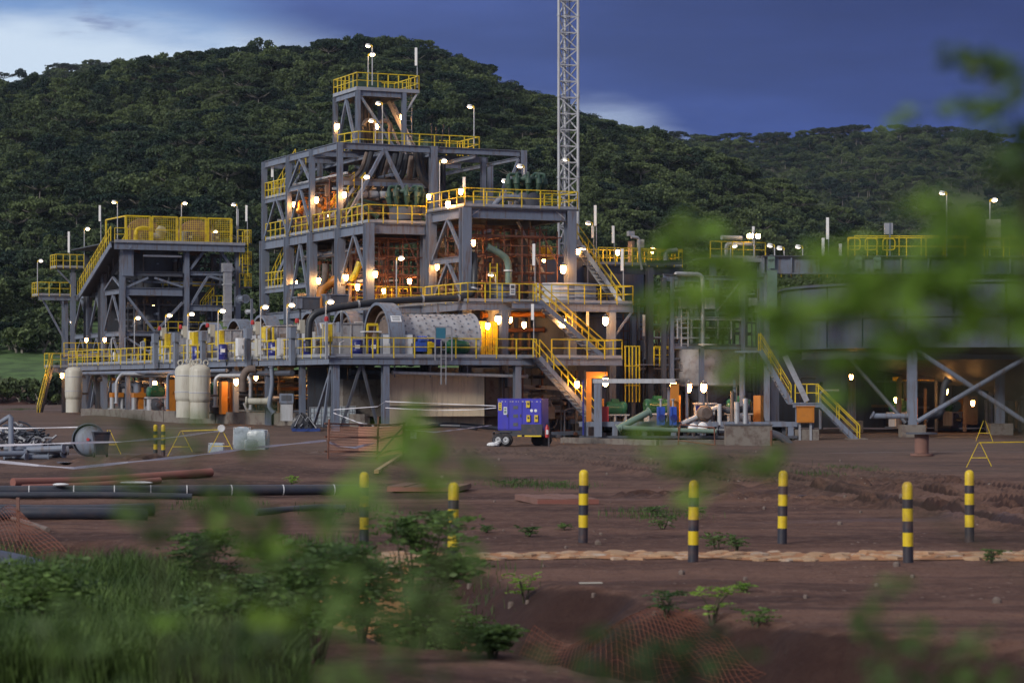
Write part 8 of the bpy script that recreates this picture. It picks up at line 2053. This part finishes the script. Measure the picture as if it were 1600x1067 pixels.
part('cable_tangle', mb, 'hdpe', SH, kind='stuff', smooth=True); part('metal_scrap', mg, 'galv', SH, kind='stuff', smooth=True)
part('core_mound', MB().ball((0, 0, .1), 1.25, 14, 8, sc=(1, 1, .55)), 'black_p', SH, smooth=True)
hc = thing('hose_coil', 'flat loops of black hose lying on the earth right of the scrap heap', 'hose', Vector(((92 - 800) / F_PX * 112, 112, 0))); hc.location.z = gz(hc.location.x, 112)
for i in range(3): part('loop', MB().tube([((1.3 + .12 * i) * math.cos(t) + .2 * i, (2.6 - .2 * i) * math.sin(t), .06 + .05 * i) for t in np.linspace(0, 6.1, 40)], .045, 6), 'hdpe', hc, smooth=True)
# wrapped bales and pallet
def bale(px, d, w, dp, h, label, rz=0.0, z=0.0):
    x = (px - 800) / F_PX * d; o = thing('wrapped_bale', label, 'bale', (x, d, gz(x, d) + z), rz, 'bales in cloudy plastic wrap')
    rr = random.Random(px); mb = MB(); n = 9
    import itertools
    vs_ = []; fs = []
    prof = [(0.0, .90), (.12, 1.0), (.45, .98), (.8, .96), (.95, .82), (1.0, .4)]
    for (hz, sc) in prof:
        for k in range(16):
            a = 2 * math.pi * k / 16; c, s_ = math.cos(a), math.sin(a); m_ = 1 / max(abs(c), abs(s_)) ** .75
            j = 1 + rr.uniform(-.05, .05); vs_.append((w / 2 * c * m_ * sc * j * .82, dp / 2 * s_ * m_ * sc * j * .82, h * hz))
    for i in range(len(prof) - 1):
        for k in range(16): fs.append((i * 16 + k, i * 16 + (k + 1) % 16, (i + 1) * 16 + (k + 1) % 16, (i + 1) * 16 + k))
    fs.append(tuple(range(len(prof) * 16 - 16, len(prof) * 16)))
    mb._add(vs_, fs); part('wrap', mb, 'wrap', o, smooth=True)
    part('strap', MB().tube([(-w * .42, -dp * .1, h * .2), (-w * .40, -dp * .1, h * .96), (w * .40, -dp * .1, h * .96), (w * .42, -dp * .1, h * .2)], .012, 4), 'white', o)
bale(378, 108, .95, .8, 1.0, 'left tall bale in bluish plastic wrap behind the green blur', .2); bale(404, 107, 1.1, .9, .9, 'right tall bale in cloudy plastic wrap', -.2)
bale(338, 101, .8, .7, .5, 'low flat bale in plastic wrap left of the tall pair', .1); bale(392, 105.4, .7, .6, .5, 'small bale at the foot of the tall pair', .3)
x = (478 - 800) / F_PX * 130; PLt = thing('pallet', 'blue plastic pallet loaded with a dark crumpled bundle below the mill deck', 'pallet', (x, 130, gz(x, 130)), .15)
for k in range(3): part('runner', MB().mm((-.75, -.5 + .42 * k, 0), (.75, -.38 + .42 * k, .13)), 'pallet', PLt)
for k in range(6): part('slat', MB().mm((-.75 + .26 * k, -.52, .135), (-.58 + .26 * k, .55, .17)), 'pallet', PLt)
for sx in (-.7, -.05, .6): part('block', MB().mm((sx - .05, -.53, .02), (sx + .12, -.5, .13)), 'pallet', PLt)
b2 = thing('bundle', 'dark crumpled black sheet bundle lying on the blue pallet', 'bundle', PLt.location + Vector((-.2, 0, .18)), .1); mb = MB(); rr = random.Random(6)
vs_ = []; fs = []
for i, (hz, sc) in enumerate(((0, 1), (.35, .95), (.7, .75), (.95, .4), (1.05, .05))):
    for k in range(18): a = 2 * math.pi * k / 18; j = rr.uniform(.8, 1.15); vs_.append((.62 * math.cos(a) * sc * j, .48 * math.sin(a) * sc * j, .75 * hz * rr.uniform(.9, 1.08)))
for i in range(4):
    for k in range(18): fs.append((i * 18 + k, i * 18 + (k + 1) % 18, (i + 1) * 18 + (k + 1) % 18, (i + 1) * 18 + k))
mb._add(vs_, fs); part('sheet', mb, 'hose', b2); part('straps', MB().tube([(-.4, -.45, .1), (-.1, -.3, .75), (.35, -.35, .2)], .02, 5).tube([(-.1, -.5, .1), (.3, -.2, .6), (.75, -.5, .0)], .03, 5), 'galv', b2)
# IBC totes behind the pallet
ibc = thing('water_tote', 'x', 'tote', (0, 0, 0))
part('bottle', MB().mm((-.45, -.45, .15), (.45, .45, 1.05)), 'wrap', ibc); part('base', MB().mm((-.5, -.5, 0), (.5, .5, .13)), 'steel_d', ibc)
cg = MB()
for k in range(6): cg.bar((-.5 + .2 * k, -.49, .13), (-.5 + .2 * k, -.49, 1.1), .022, up=(0, 1, 0)).bar((-.5, -.5 + .2 * k, .13), (-.5, -.5 + .2 * k, 1.1), .022, up=(1, 0, 0)).bar((.5, -.5 + .2 * k, .13), (.5, -.5 + .2 * k, 1.1), .022, up=(1, 0, 0))
for z in (.3, .55, .8, 1.1): cg.bar((-.5, -.49, z), (.5, -.49, z), .022).bar((-.5, -.5, z), (-.5, .5, z), .022).bar((.5, -.5, z), (.5, .5, z), .022)
part('cage', cg, 'galv', ibc)
for px, lb in ((498, 'left caged water tote in the shade under the mill deck'), (518, 'middle caged water tote behind the deck legs'), (541, 'right caged water tote beside the dark concrete block')):
    x = (px - 800) / F_PX * 134.5; place(ibc, (x, 134.5, gz(x, 134.5)), .1, lb, 'caged water totes', (1, 1, 1))
# long pipes on the ground
def gpipe(pts, r, m, label, n=12, joints=0, z=0.0, ends=None):
    P = []
    for px, py, d in pts:
        if d is None: q = gpt(px, py); P.append(q + Vector((0, 0, r * .6 + z))); continue
        x = (px - 800) / F_PX * d; P.append(Vector((x, d, gz(x, d) + r + z)))
    P0 = P[0].copy(); o = thing('ground_pipe', label, 'pipe', P0, 0)
    part('tube', MB().tube([p - P0 for p in fillet(P, 2.0, 4)], r, n), m, o, smooth=True)
    for k in range(joints):
        t = (k + .5) / joints * (len(P) - 1); i = int(t); f = t - i; c = P[i].lerp(P[min(i + 1, len(P) - 1)], f) - P0; dd = P[min(i + 1, len(P) - 1)] - P[i]
        part('joint_ring', MB().lathe([(r * 1.06, -.012), (r * 1.06, .012)], c, n, dd), 'white', o, smooth=True)
    return o
gpipe([(-60, 768, 61), (150, 766, 61.5), (320, 765, 62), (560, 759, 63.5)], .14, 'hdpe', 'nearest of the two long black pipes lying across the left yard', joints=9)
gpipe([(-60, 772, 60.3), (160, 772, 60.6), (300, 770, 60.8)], .08, 'hdpe', 'thinner black pipe close in front of the long black pipe')
gpipe([(20, 752, 66), (140, 744, 68), (330, 735, 71)], .13, 'redpipe', 'faded terracotta pipe lying behind the long black pipe')
gpipe([(35, 756, 65), (150, 749, 66.5), (250, 744, 68)], .09, 'redpipe', 'second terracotta pipe in front of the first')
gpipe([(-60, 806, 51), (120, 804, 51.3), (240, 800, 52)], .14, 'hdpe', 'fat dark pipe in the left foreground, upper of two')
gpipe([(-60, 812, 50), (100, 812, 50), (230, 808, 50.5)], .13, 'hdpe', 'fat dark pipe in the left foreground, lower of two')
gpipe([(400, 801, 52), (500, 798, 53), (540, 797, 53)], .08, 'hdpe', 'short dark pipe end beside the blurred leaves, left of the first bollard')
gpipe([(620, 665, 133), (690, 660, 134), (770, 658, 134), (850, 655, 135)], .13, 'hdpe', 'black pipe lying at the foot of the concrete wall')
gpipe([(610, 668, 131), (650, 664, 132), (700, 657, 134), (745, 664, 132)], .1, 'hdpe', 'crooked black hose crossing the pipe by the concrete wall')
gpipe([(560, 664, 133), (640, 661, 134), (720, 662, 133)], .1, 'hdpe', 'third black pipe at the wall foot, left part')
gpipe([(-60, 850, 35), (20, 862, 34), (70, 880, 32.5)], .17, 'hdpe', 'dark blue grey pipe end sticking into the grass at the left edge')
gpipe([(-60, 760, 56), (20, 785, 50), (75, 800, 46)], .05, 'brown', 'thin dusty rod slanting over the pipes at the left edge')
# pale paper bags on the pipe
for px, py, d, w, lb in ((95, 757, 61.2, .3, 'small pale bag on the long black pipe, left'), (213, 754, 61.4, .6, 'flat pale bag on the long black pipe, right')):
    q = W(px, py, d); single('paper_bag', MB().ball((0, 0, 0), .5, 10, 6, sc=(w * 1.4, .3, .09)), 'white', lb, 'bag', None, q, .1, True)
# orange netting on the left edge and in the ditch
def netting(corners, nx, ny, label, wob=.06, w=.011, drape=0):
    a, b, c, d = corners; mb = MB()
    def P(s, t):
        p = (a * (1 - s) + b * s) * (1 - t) + (d * (1 - s) + c * s) * t
        if drape: p.z = gz(p.x, p.y) + drape
        return p + Vector((0, wob * math.sin(7 * s + 3 * t), wob * math.sin(9 * s + 5 * t + 1)))
    for i in range(nx + 1):
        pts_ = [P(i / nx, j / 8) for j in range(9)]; mb.tube([x - a for x in pts_], w, 3, cap=False)
    for j in range(ny + 1):
        pts_ = [P(i / 8, j / ny) for i in range(9)]; mb.tube([x - a for x in pts_], w, 3, cap=False)
    o = thing('orange_net', label, 'net', a, 0); part('netting', mb, 'mesh_o', o, kind='stuff'); return o
def G3(px, py, dz=0.0):
    p = gpt(px, py); p.z += dz; return p
o = netting([W(-30, 790, 46), W(30, 795, 44), W(105, 865, 39), W(-30, 862, 38)], 17, 11, 'sagging orange mesh net at the left edge above the grass', .06, .006)
pq = W(28, 790, 44); part('post', MB().bar(Vector((0, 0, 0)) + (pq - o.location) + Vector((0, 0, -1.2)), (pq - o.location) + Vector((0, 0, .15)), .06, up=(0, 1, 0)), 'wood', o)
netting([Vector((.3, 32.7, 0)), Vector((2.2, 29.6, 0)), Vector((2.9, 27.6, 0)), Vector((-.3, 31.2, 0))], 46, 16, 'orange mesh net lying in the dark ditch at the bottom', .02, .0035, .06)
netting([G3(705, 985, .5), G3(735, 1010, .4), G3(790, 1066, .3), G3(745, 1066, .5)], 10, 26, 'narrow strip of bright orange net beside the bush at the bottom', .03, .009, .12)
gpipe([(600, 1030, None), (680, 1050, None), (760, 1075, None)], .09, 'hdpe', 'dark pipe at the bottom edge left of the orange net')
gpipe([(60, 990, None), (160, 1030, None), (250, 1070, None)], .05, 'hdpe', 'dark pipe slanting through the grass at the bottom left')
gpipe([(410, 975, None), (470, 985, None), (530, 1005, None)], .08, 'hdpe', 'grey pipe glimpsed through the bush at the bottom')

p = [gpt(588, 742), gpt(632, 714)]
o = thing('plank', 'long pale timber lying beside the mesh barrier', 'plank', p[0]); part('timber', MB().bar(Vector((0, 0, .1)), p[1] - p[0] + Vector((0, 0, .15)), .14, .1), 'stone', o)
# ================================================================= GREENERY IN FRONT
def quads_mesh(name, co, mats):
    n = len(co) // 4
    me = bpy.data.meshes.new(name)
    me.vertices.add(4 * n); me.vertices.foreach_set('co', np.asarray(co, np.float32).ravel())
    me.loops.add(4 * n); me.loops.foreach_set('vertex_index', np.arange(4 * n))
    me.polygons.add(n); me.polygons.foreach_set('loop_start', np.arange(0, 4 * n, 4)); me.polygons.foreach_set('loop_total', np.full(n, 4))
    me.materials.append(M[mats]); me.update(calc_edges=True); return me
rg = np.random.RandomState(12)
# grass on the left bank
def grass(n, fx, hmin, hmax, name, label, w=.008):
    P = fx(n); x, y = P[:, 0], P[:, 1]; z = ground_z(x, y); n = len(x)
    h = (hmin + (hmax - hmin) * rg.rand(n) ** 1.5); a = rg.rand(n) * 6.28; lean = .25 + .5 * rg.rand(n)
    dx, dy = np.cos(a), np.sin(a); px_, py_ = -dy * w, dx * w
    b0 = np.stack([x - px_, y - py_, z - .03], 1); b1 = np.stack([x + px_, y + py_, z - .03], 1)
    mx, my = x + dx * h * lean * .35, y + dy * h * lean * .35; m0 = np.stack([mx - px_ * .8, my - py_ * .8, z + h * .6], 1); m1 = np.stack([mx + px_ * .8, my + py_ * .8, z + h * .6], 1)
    tx, ty = x + dx * h * lean, y + dy * h * lean; t0 = np.stack([tx, ty, z + h * (1 - .25 * lean)], 1); t1 = t0 + np.stack([px_ * .1, py_ * .1, px_ * 0], 1)
    co = np.concatenate([np.stack([b0, b1, m1, m0], 1), np.stack([m0, m1, t1, t0], 1)]).reshape(-1, 3)
    o = bpy.data.objects.new(name, quads_mesh(name, co, 'grass')); COL.objects.link(o); tagit(o, label, 'grass', None, 'stuff')
def bankpts(n):
    out = []
    while sum(map(len, out)) < n:
        y = 19 + 20 * rg.rand(n) ** 1.3; px = -60 + 760 * rg.rand(n); x = (px - 800) / F_PX * y
        d, side = seg_dist(x, y, DITCH)
        keep = ((side > 0) | (d < 2.2)) & (vnoise(x, y, 1.6) > -.28 + .25 * ss(31, 38, y) ) & (px < 250 + 14 * (38 - y) + 160 * vnoise(x, y, 3))
        out.append(np.stack([x, y], 1)[keep])
    return np.concatenate(out)[:n]
grass(52000, bankpts, .18, .6, 'bank_grass', 'tall green grass on the bank at the lower left', .007)
def patchpts(n):
    c = [gpt(px, py) for px, py in ((520, 800), (480, 850), (815, 757), (870, 760), (640, 960), (700, 1000), (585, 700), (330, 790), (1270, 742), (1020, 806), (30, 640), (1330, 735))]
    out = []
    for p in c:
        k = n // len(c); out.append(np.stack([p.x + rg.randn(k) * .55, p.y + rg.randn(k) * 1.0], 1))
    return np.concatenate(out)
grass(5200, patchpts, .06, .22, 'weed_grass', 'sparse low grass tufts on the red earth', .006)

def leaf_quads(cs, dirs, size, rr, droop=.3, ratio=.42):
    """diamond leaves at cs pointing along dirs"""
    n = len(cs); d = dirs / np.linalg.norm(dirs, axis=1)[:, None]
    s = np.cross(d, rr.randn(n, 3)); s /= np.linalg.norm(s, axis=1)[:, None]
    L = (size * (.7 + .6 * rr.rand(n)))[:, None]
    return np.stack([cs, cs + d * L * .5 + s * L * ratio * .5, cs + d * L, cs + d * L * .5 - s * L * ratio * .5], 1).reshape(-1, 3)
def pinnate(base, d, length, nl, leaf, rr):
    """a compound leaf: leaflets in pairs along a rachis"""
    d = d / np.linalg.norm(d); side = np.cross(d, [0, 0, 1]); side = side / (np.linalg.norm(side) + 1e-6)
    out_c, out_d = [], []
    for k in range(nl):
        t = (k + 1) / nl; c = base + d * length * t - np.array([0, 0, 1]) * .25 * length * t * t
        for s_ in (-1, 1):
            out_c.append(c); out_d.append(side * s_ + d * .45 + rr.randn(3) * .12)
    return np.array(out_c), np.array(out_d)
def shrub(name, x, y, h, r, nb, label, seed, leafs=.07, z0=None, material='leaf_bush', dens=1.0, cat='shrub', group=None, lean=(0, 0), stems=5):
    rr = np.random.RandomState(seed); z = gz(x, y) if z0 is None else z0
    o = thing(name, label, cat, (x, y, z), 0, group)
    C_, D__ = [], []; mb = MB()
    for i in range(stems):
        a = rr.rand() * 6.28; q = r * (.3 + .6 * rr.rand())
        top = np.array([q * math.cos(a) + lean[0] * h, q * math.sin(a) + lean[1] * h, h * (.65 + .35 * rr.rand())])
        midp = top * .5 + np.array([0, 0, h * .12]) + rr.randn(3) * .03 * h
        mb.tube([(0, 0, -.1), tuple(midp), tuple(top)], .016 * max(1, h / 1.2), 5, r2=.004)
        for j in range(int(nb * dens)):
            t = .25 + .75 * rr.rand(); b = (midp * (1 - t) + top * t) if t > .5 else midp * (2 * t)
            a2 = rr.rand() * 6.28; d = np.array([math.cos(a2), math.sin(a2), .1 + .5 * rr.rand()])
            c, dd = pinnate(b, d, (.18 + .22 * rr.rand()) * (r / .5) ** .5, 6, leafs, rr); C_.append(c); D__.append(dd)
    C_ = np.concatenate(C_); D__ = np.concatenate(D__)
    me = quads_mesh('foliage', leaf_quads(C_, D__, leafs, rr), material); f = bpy.data.objects.new('foliage', me); COL.objects.link(f); f.parent = o
    part('stem', mb, 'twig', o, smooth=True)
    return o
SHR = [(180, 905, 36, .85, .9, 'bushy shrub with rounded leaves above the grass, upper left'), (255, 900, 35, .6, .7, 'smaller leafy shrub right of the round one, upper left'), (330, 960, 30, .7, .7, 'dark shrub in the middle of the grassy bank'), (455, 985, 28, .8, .6, 'leafy shrub over the stone lining'),
       (565, 1010, 26.5, .95, .7, 'tall leafy bush below the leftmost bollard'), (650, 1010, 26, 1.3, .8, 'tall dark bush beside the ditch under the second bollard'), (630, 960, 29, 1.2, .55, 'feathery bush rising before the leftmost bollard'), (740, 1000, 26.8, .75, .4, 'feathery dark bush at the left edge of the ditch'),
       (690, 960, 28.6, 1.0, .75, 'loose feathery shrub below the second bollard'), (420, 900, 33.5, .9, .8, 'bush between the stone lining and the grass'), (770, 1040, 24.5, .3, .25, 'small shrub at the bottom beside the orange net'),
       (60, 1040, 24, .8, .9, 'dark shrub in the bottom left corner'), (390, 1050, 23.5, .9, .9, 'dense shrub at the bottom, left of the middle'), (500, 1060, 23, 1.1, .9, 'dense shrub at the bottom below the stone lining')]
for i, (px, py, d, h, r, lb) in enumerate(SHR):
    x = (px - 800) / F_PX * d; shrub('shrub', x, d, h * (.8 + .5 * (i % 3) / 2), r * .85, 26, lb, 100 + i, .07 + .02 * (i % 2), stems=9)
SEED = [(1112, 975, .48, .28, 'bright seedling with two crowns at the edge of the ditch'), (820, 940, .42, .22, 'bright green seedling on the bare earth left of the ditch'), (1042, 965, .3, .32, 'dark clump left of the bright seedling'), (1165, 925, .1, .14, 'tiny bright weed right of the bright seedling'), (1035, 826, .28, .4, 'low weed clump left of the middle bollard'), (1075, 812, .22, .3, 'low weed clump just behind the middle bollard'),
        (1120, 858, .3, .22, 'left small weed before the stone band, right of the middle bollard'), (1152, 862, .28, .18, 'right small weed before the stone band, right of the middle bollard'), (1547, 880, .24, .18, 'small dark weed on the stone band, far right'), (826, 838, .18, .18, 'small weed on the earth right of the second bollard'), (870, 760, .12, .5, 'creeping grey green weed patch behind the third bollard, right part'),
        (800, 760, .18, .6, 'creeping grey green weed patch behind the third bollard, left part'), (690, 812, .2, .25, 'low weed just left of the second bollard'), (880, 828, .1, .14, 'tiny weed left of the third bollard foot'), (1180, 980, .2, .3, 'faint weed right of the bright seedling'), (455, 760, .3, .25, 'pale green weed beside the end of the long black pipe'), (515, 820, .3, .4, 'weed tuft left of the leftmost bollard'), (1015, 806, .2, .3, 'weed tuft behind the low clump'), (760, 832, .12, .12, 'tiny weed between second and third bollards')]
for i, (px, py, h, r, lb) in enumerate(SEED):
    p = gpt(px, py); shrub('weed', p.x, p.y, h, r, 7, lb, 200 + i, .055 if h > .15 else .04, p.z, 'leaf_fg' if i in (0, 1, 3, 15) else 'leaf_bush', stems=4, cat='weed', group='small weeds on the red earth')
# young plants close to the lens, thrown out of focus by the depth of field
def sapling(name, x, y, clusters, label, seed, d_leaf=.05, material='leaf_fg', nper=11):
    x *= .8; y *= .8; clusters = [(a, b, c * .8, s) for a, b, c, s in clusters]
    rr = np.random.RandomState(seed); z = gz(x, y); o = thing(name, label, 'sapling', (x, y, z), 0, 'saplings close to the camera')
    B = Vector((x, y, z)); topz = max(W(a, b, d).z for a, b, d, _ in clusters) - z
    topz = topz if x > .7 else 1.9 - z
    stem = MB().tube([(0, 0, -.1), (.02, .01, topz * .5), (0, 0, topz * .92)], .012, 7, r2=.0025)
    part('trunk', stem, 'twig', o, smooth=True)
    tw = MB(); Cs, Ds = [], []
    for (px, py, d, s) in clusters:
        c = W(px, py, d) - B; at_z = min(topz * .9, max(.3, c.z - .25)) if x > .7 else 1.85 - z
        tw.tube([(0, 0, at_z), tuple(Vector((c.x * .5, c.y * .5, (at_z + c.z) / 2 + .05))), tuple(c)], .0022 if x > .7 else .001, 5, r2=.001)
        for j in range(int(nper * s)):
            off = rr.randn(3) * np.array([.062, .06, .045]) * s; dd = rr.randn(3); dd[2] = -abs(dd[2]) * .3
            c2, d2 = pinnate(np.array(c) + off, dd, .07 * s, 3, d_leaf, rr); Cs.append(c2); Ds.append(d2)
    me = quads_mesh('foliage', leaf_quads(np.concatenate(Cs), np.concatenate(Ds), d_leaf * .8, rr, ratio=.55), material)
    f = bpy.data.objects.new('foliage', me); COL.objects.link(f); f.parent = o
    part('twigs', tw, 'twig', o, smooth=True)
RC = [(1072, 372, 4.2, .6), (1095, 350, 4.2, .35), (1130, 400, 4.1, .35), (1110, 470, 4.0, .6), (1165, 425, 3.9, .6), (1060, 440, 4.1, .35), (1170, 480, 3.9, .65), (1150, 545, 4.0, .45), (1100, 505, 4.0, .4), (1205, 455, 3.8, .5),
      (1250, 468, 3.8, .55), (1300, 480, 3.7, .5), (1350, 450, 3.7, .6), (1395, 430, 3.6, .7), (1430, 470, 3.6, .6), (1470, 445, 3.6, .6), (1480, 375, 3.6, .75), (1440, 395, 3.6, .5), (1530, 455, 3.5, .6), (1570, 470, 3.5, .6), (1545, 345, 3.5, .6), (1500, 340, 3.5, .5), (1600, 440, 3.5, .6), (1345, 560, 3.8, .55), (1395, 545, 3.8, .35), (1320, 530, 3.8, .35), (1440, 500, 3.7, .4), (1560, 500, 3.6, .4)]
RC = [(a, b, c, d * .8) for a, b, c, d in RC]
sapling('sapling', 0.98, 3.6, RC[10:], 'right blurred sapling whose pale green leaves cover the huge tank', 31)
sapling('sapling', 1.2, 4.4, RC[:10], 'blurred branch of pale leaves in front of the steel frame right of the towers', 32)
sapling('sapling', 0.98, 4.6, [(1585, 110, 4.6, .8), (1575, 160, 4.6, .6), (1520, 90, 4.6, .5), (1595, 190, 4.6, .5), (1590, 290, 4.5, .6), (1600, 240, 4.5, .6)], 'dark blurred leaves hanging in the upper right corner', 33, .045, 'leaf_bush')
sapling('sapling', 1.12, 4.4, [(1100, 705, 4.4, .6), (1150, 735, 4.4, .5), (1060, 700, 4.4, .35), (1200, 690, 4.4, .25)], 'blurred low leaves before the mossy concrete block', 34, .045, 'leaf_fg', 9)
sapling('sapling', -.12, 4.0, [(690, 715, 4.0, .7), (700, 740, 4.0, .5), (660, 690, 4.1, .5)], 'blurred bright leaf cluster above the second bollard', 35, .045, 'leaf_fg', 9)
sapling('sapling', -.22, 4.4, [(600, 770, 4.2, .5), (625, 830, 4.3, .8), (560, 810, 4.2, .4), (590, 890, 4.4, 1.1), (640, 940, 4.4, 1.0), (560, 960, 4.4, 1.0), (520, 1010, 4.4, 1.2), (600, 1040, 4.4, 1.3), (680, 1050, 4.6, .8)], 'dark blurred plant over the leftmost bollard foot', 36, .045, 'leaf_bush', 6)
sapling('sapling', -.62, 4.6, [(235, 690, 4.6, .9), (210, 740, 4.6, .8), (260, 660, 4.6, .6), (240, 790, 4.7, .6), (330, 775, 4.6, .6), (370, 790, 4.6, .5), (410, 670, 4.6, .4), (400, 830, 4.7, .9), (450, 790, 4.7, .7), (340, 860, 4.7, .6), (310, 800, 4.7, .6)], 'blurred green leaves in front of the trestles on the left', 37, .045, 'leaf_bush', 5)
sapling('sapling', -.75, 4.8, [(300, 1040, 4.8, 1.0), (400, 1020, 4.8, 1.0), (120, 1020, 4.8, .9), (60, 960, 4.8, .7), (200, 1060, 4.8, 1.0), (450, 940, 4.7, .8)], 'dark blurred plant filling the bottom left', 38, .045, 'leaf_bush', 5)
sapling('sapling', .55, 4.8, [(1385, 955, 4.8, .5), (1350, 965, 4.8, .2), (1530, 1005, 4.8, .5), (1420, 1030, 4.8, .6), (1500, 1050, 4.8, .6), (1580, 1060, 4.8, .4), (1370, 1055, 4.8, .5)], 'blurred leaf tips at the lower right', 39, .04, 'leaf_bush', 10)
sapling('sapling', .22, 4.6, [(950, 1040, 4.6, .6), (1010, 1020, 4.6, .6), (1080, 1050, 4.6, .6), (1110, 1000, 4.6, .4), (980, 990, 4.6, .3)], 'blurred leaves at the bottom right of the ditch', 40, .045, 'leaf_bush', 9)
sapling('sapling', -.45, 4.6, [(430, 850, 4.6, .4), (405, 935, 4.6, .45), (440, 950, 4.6, .3), (330, 850, 4.6, .3), (480, 800, 4.6, .35), (270, 960, 4.6, .35)], 'yellow green blurred leaves over the middle of the grassy bank', 41, .045, 'leaf_fg', 7)

# ================================================================= DUSK AIR
hz = bpy.data.materials.new('air'); hz.use_nodes = True; t = hz.node_tree
for n in list(t.nodes): t.nodes.remove(n)
pv = N(t, 'ShaderNodeVolumePrincipled'); pv.inputs['Color'].default_value = (0.62, 0.72, 0.92, 1); pv.inputs['Density'].default_value = 0.00005
ou = N(t, 'ShaderNodeOutputMaterial'); t.links.new(pv.outputs[0], ou.inputs['Volume'])
o = part('haze', MB().mm((-1500, -60, -4), (1500, 1760, 240)), hz, None); o['kind'] = 'stuff'; o['label'] = 'thin blue dusk air over the valley'
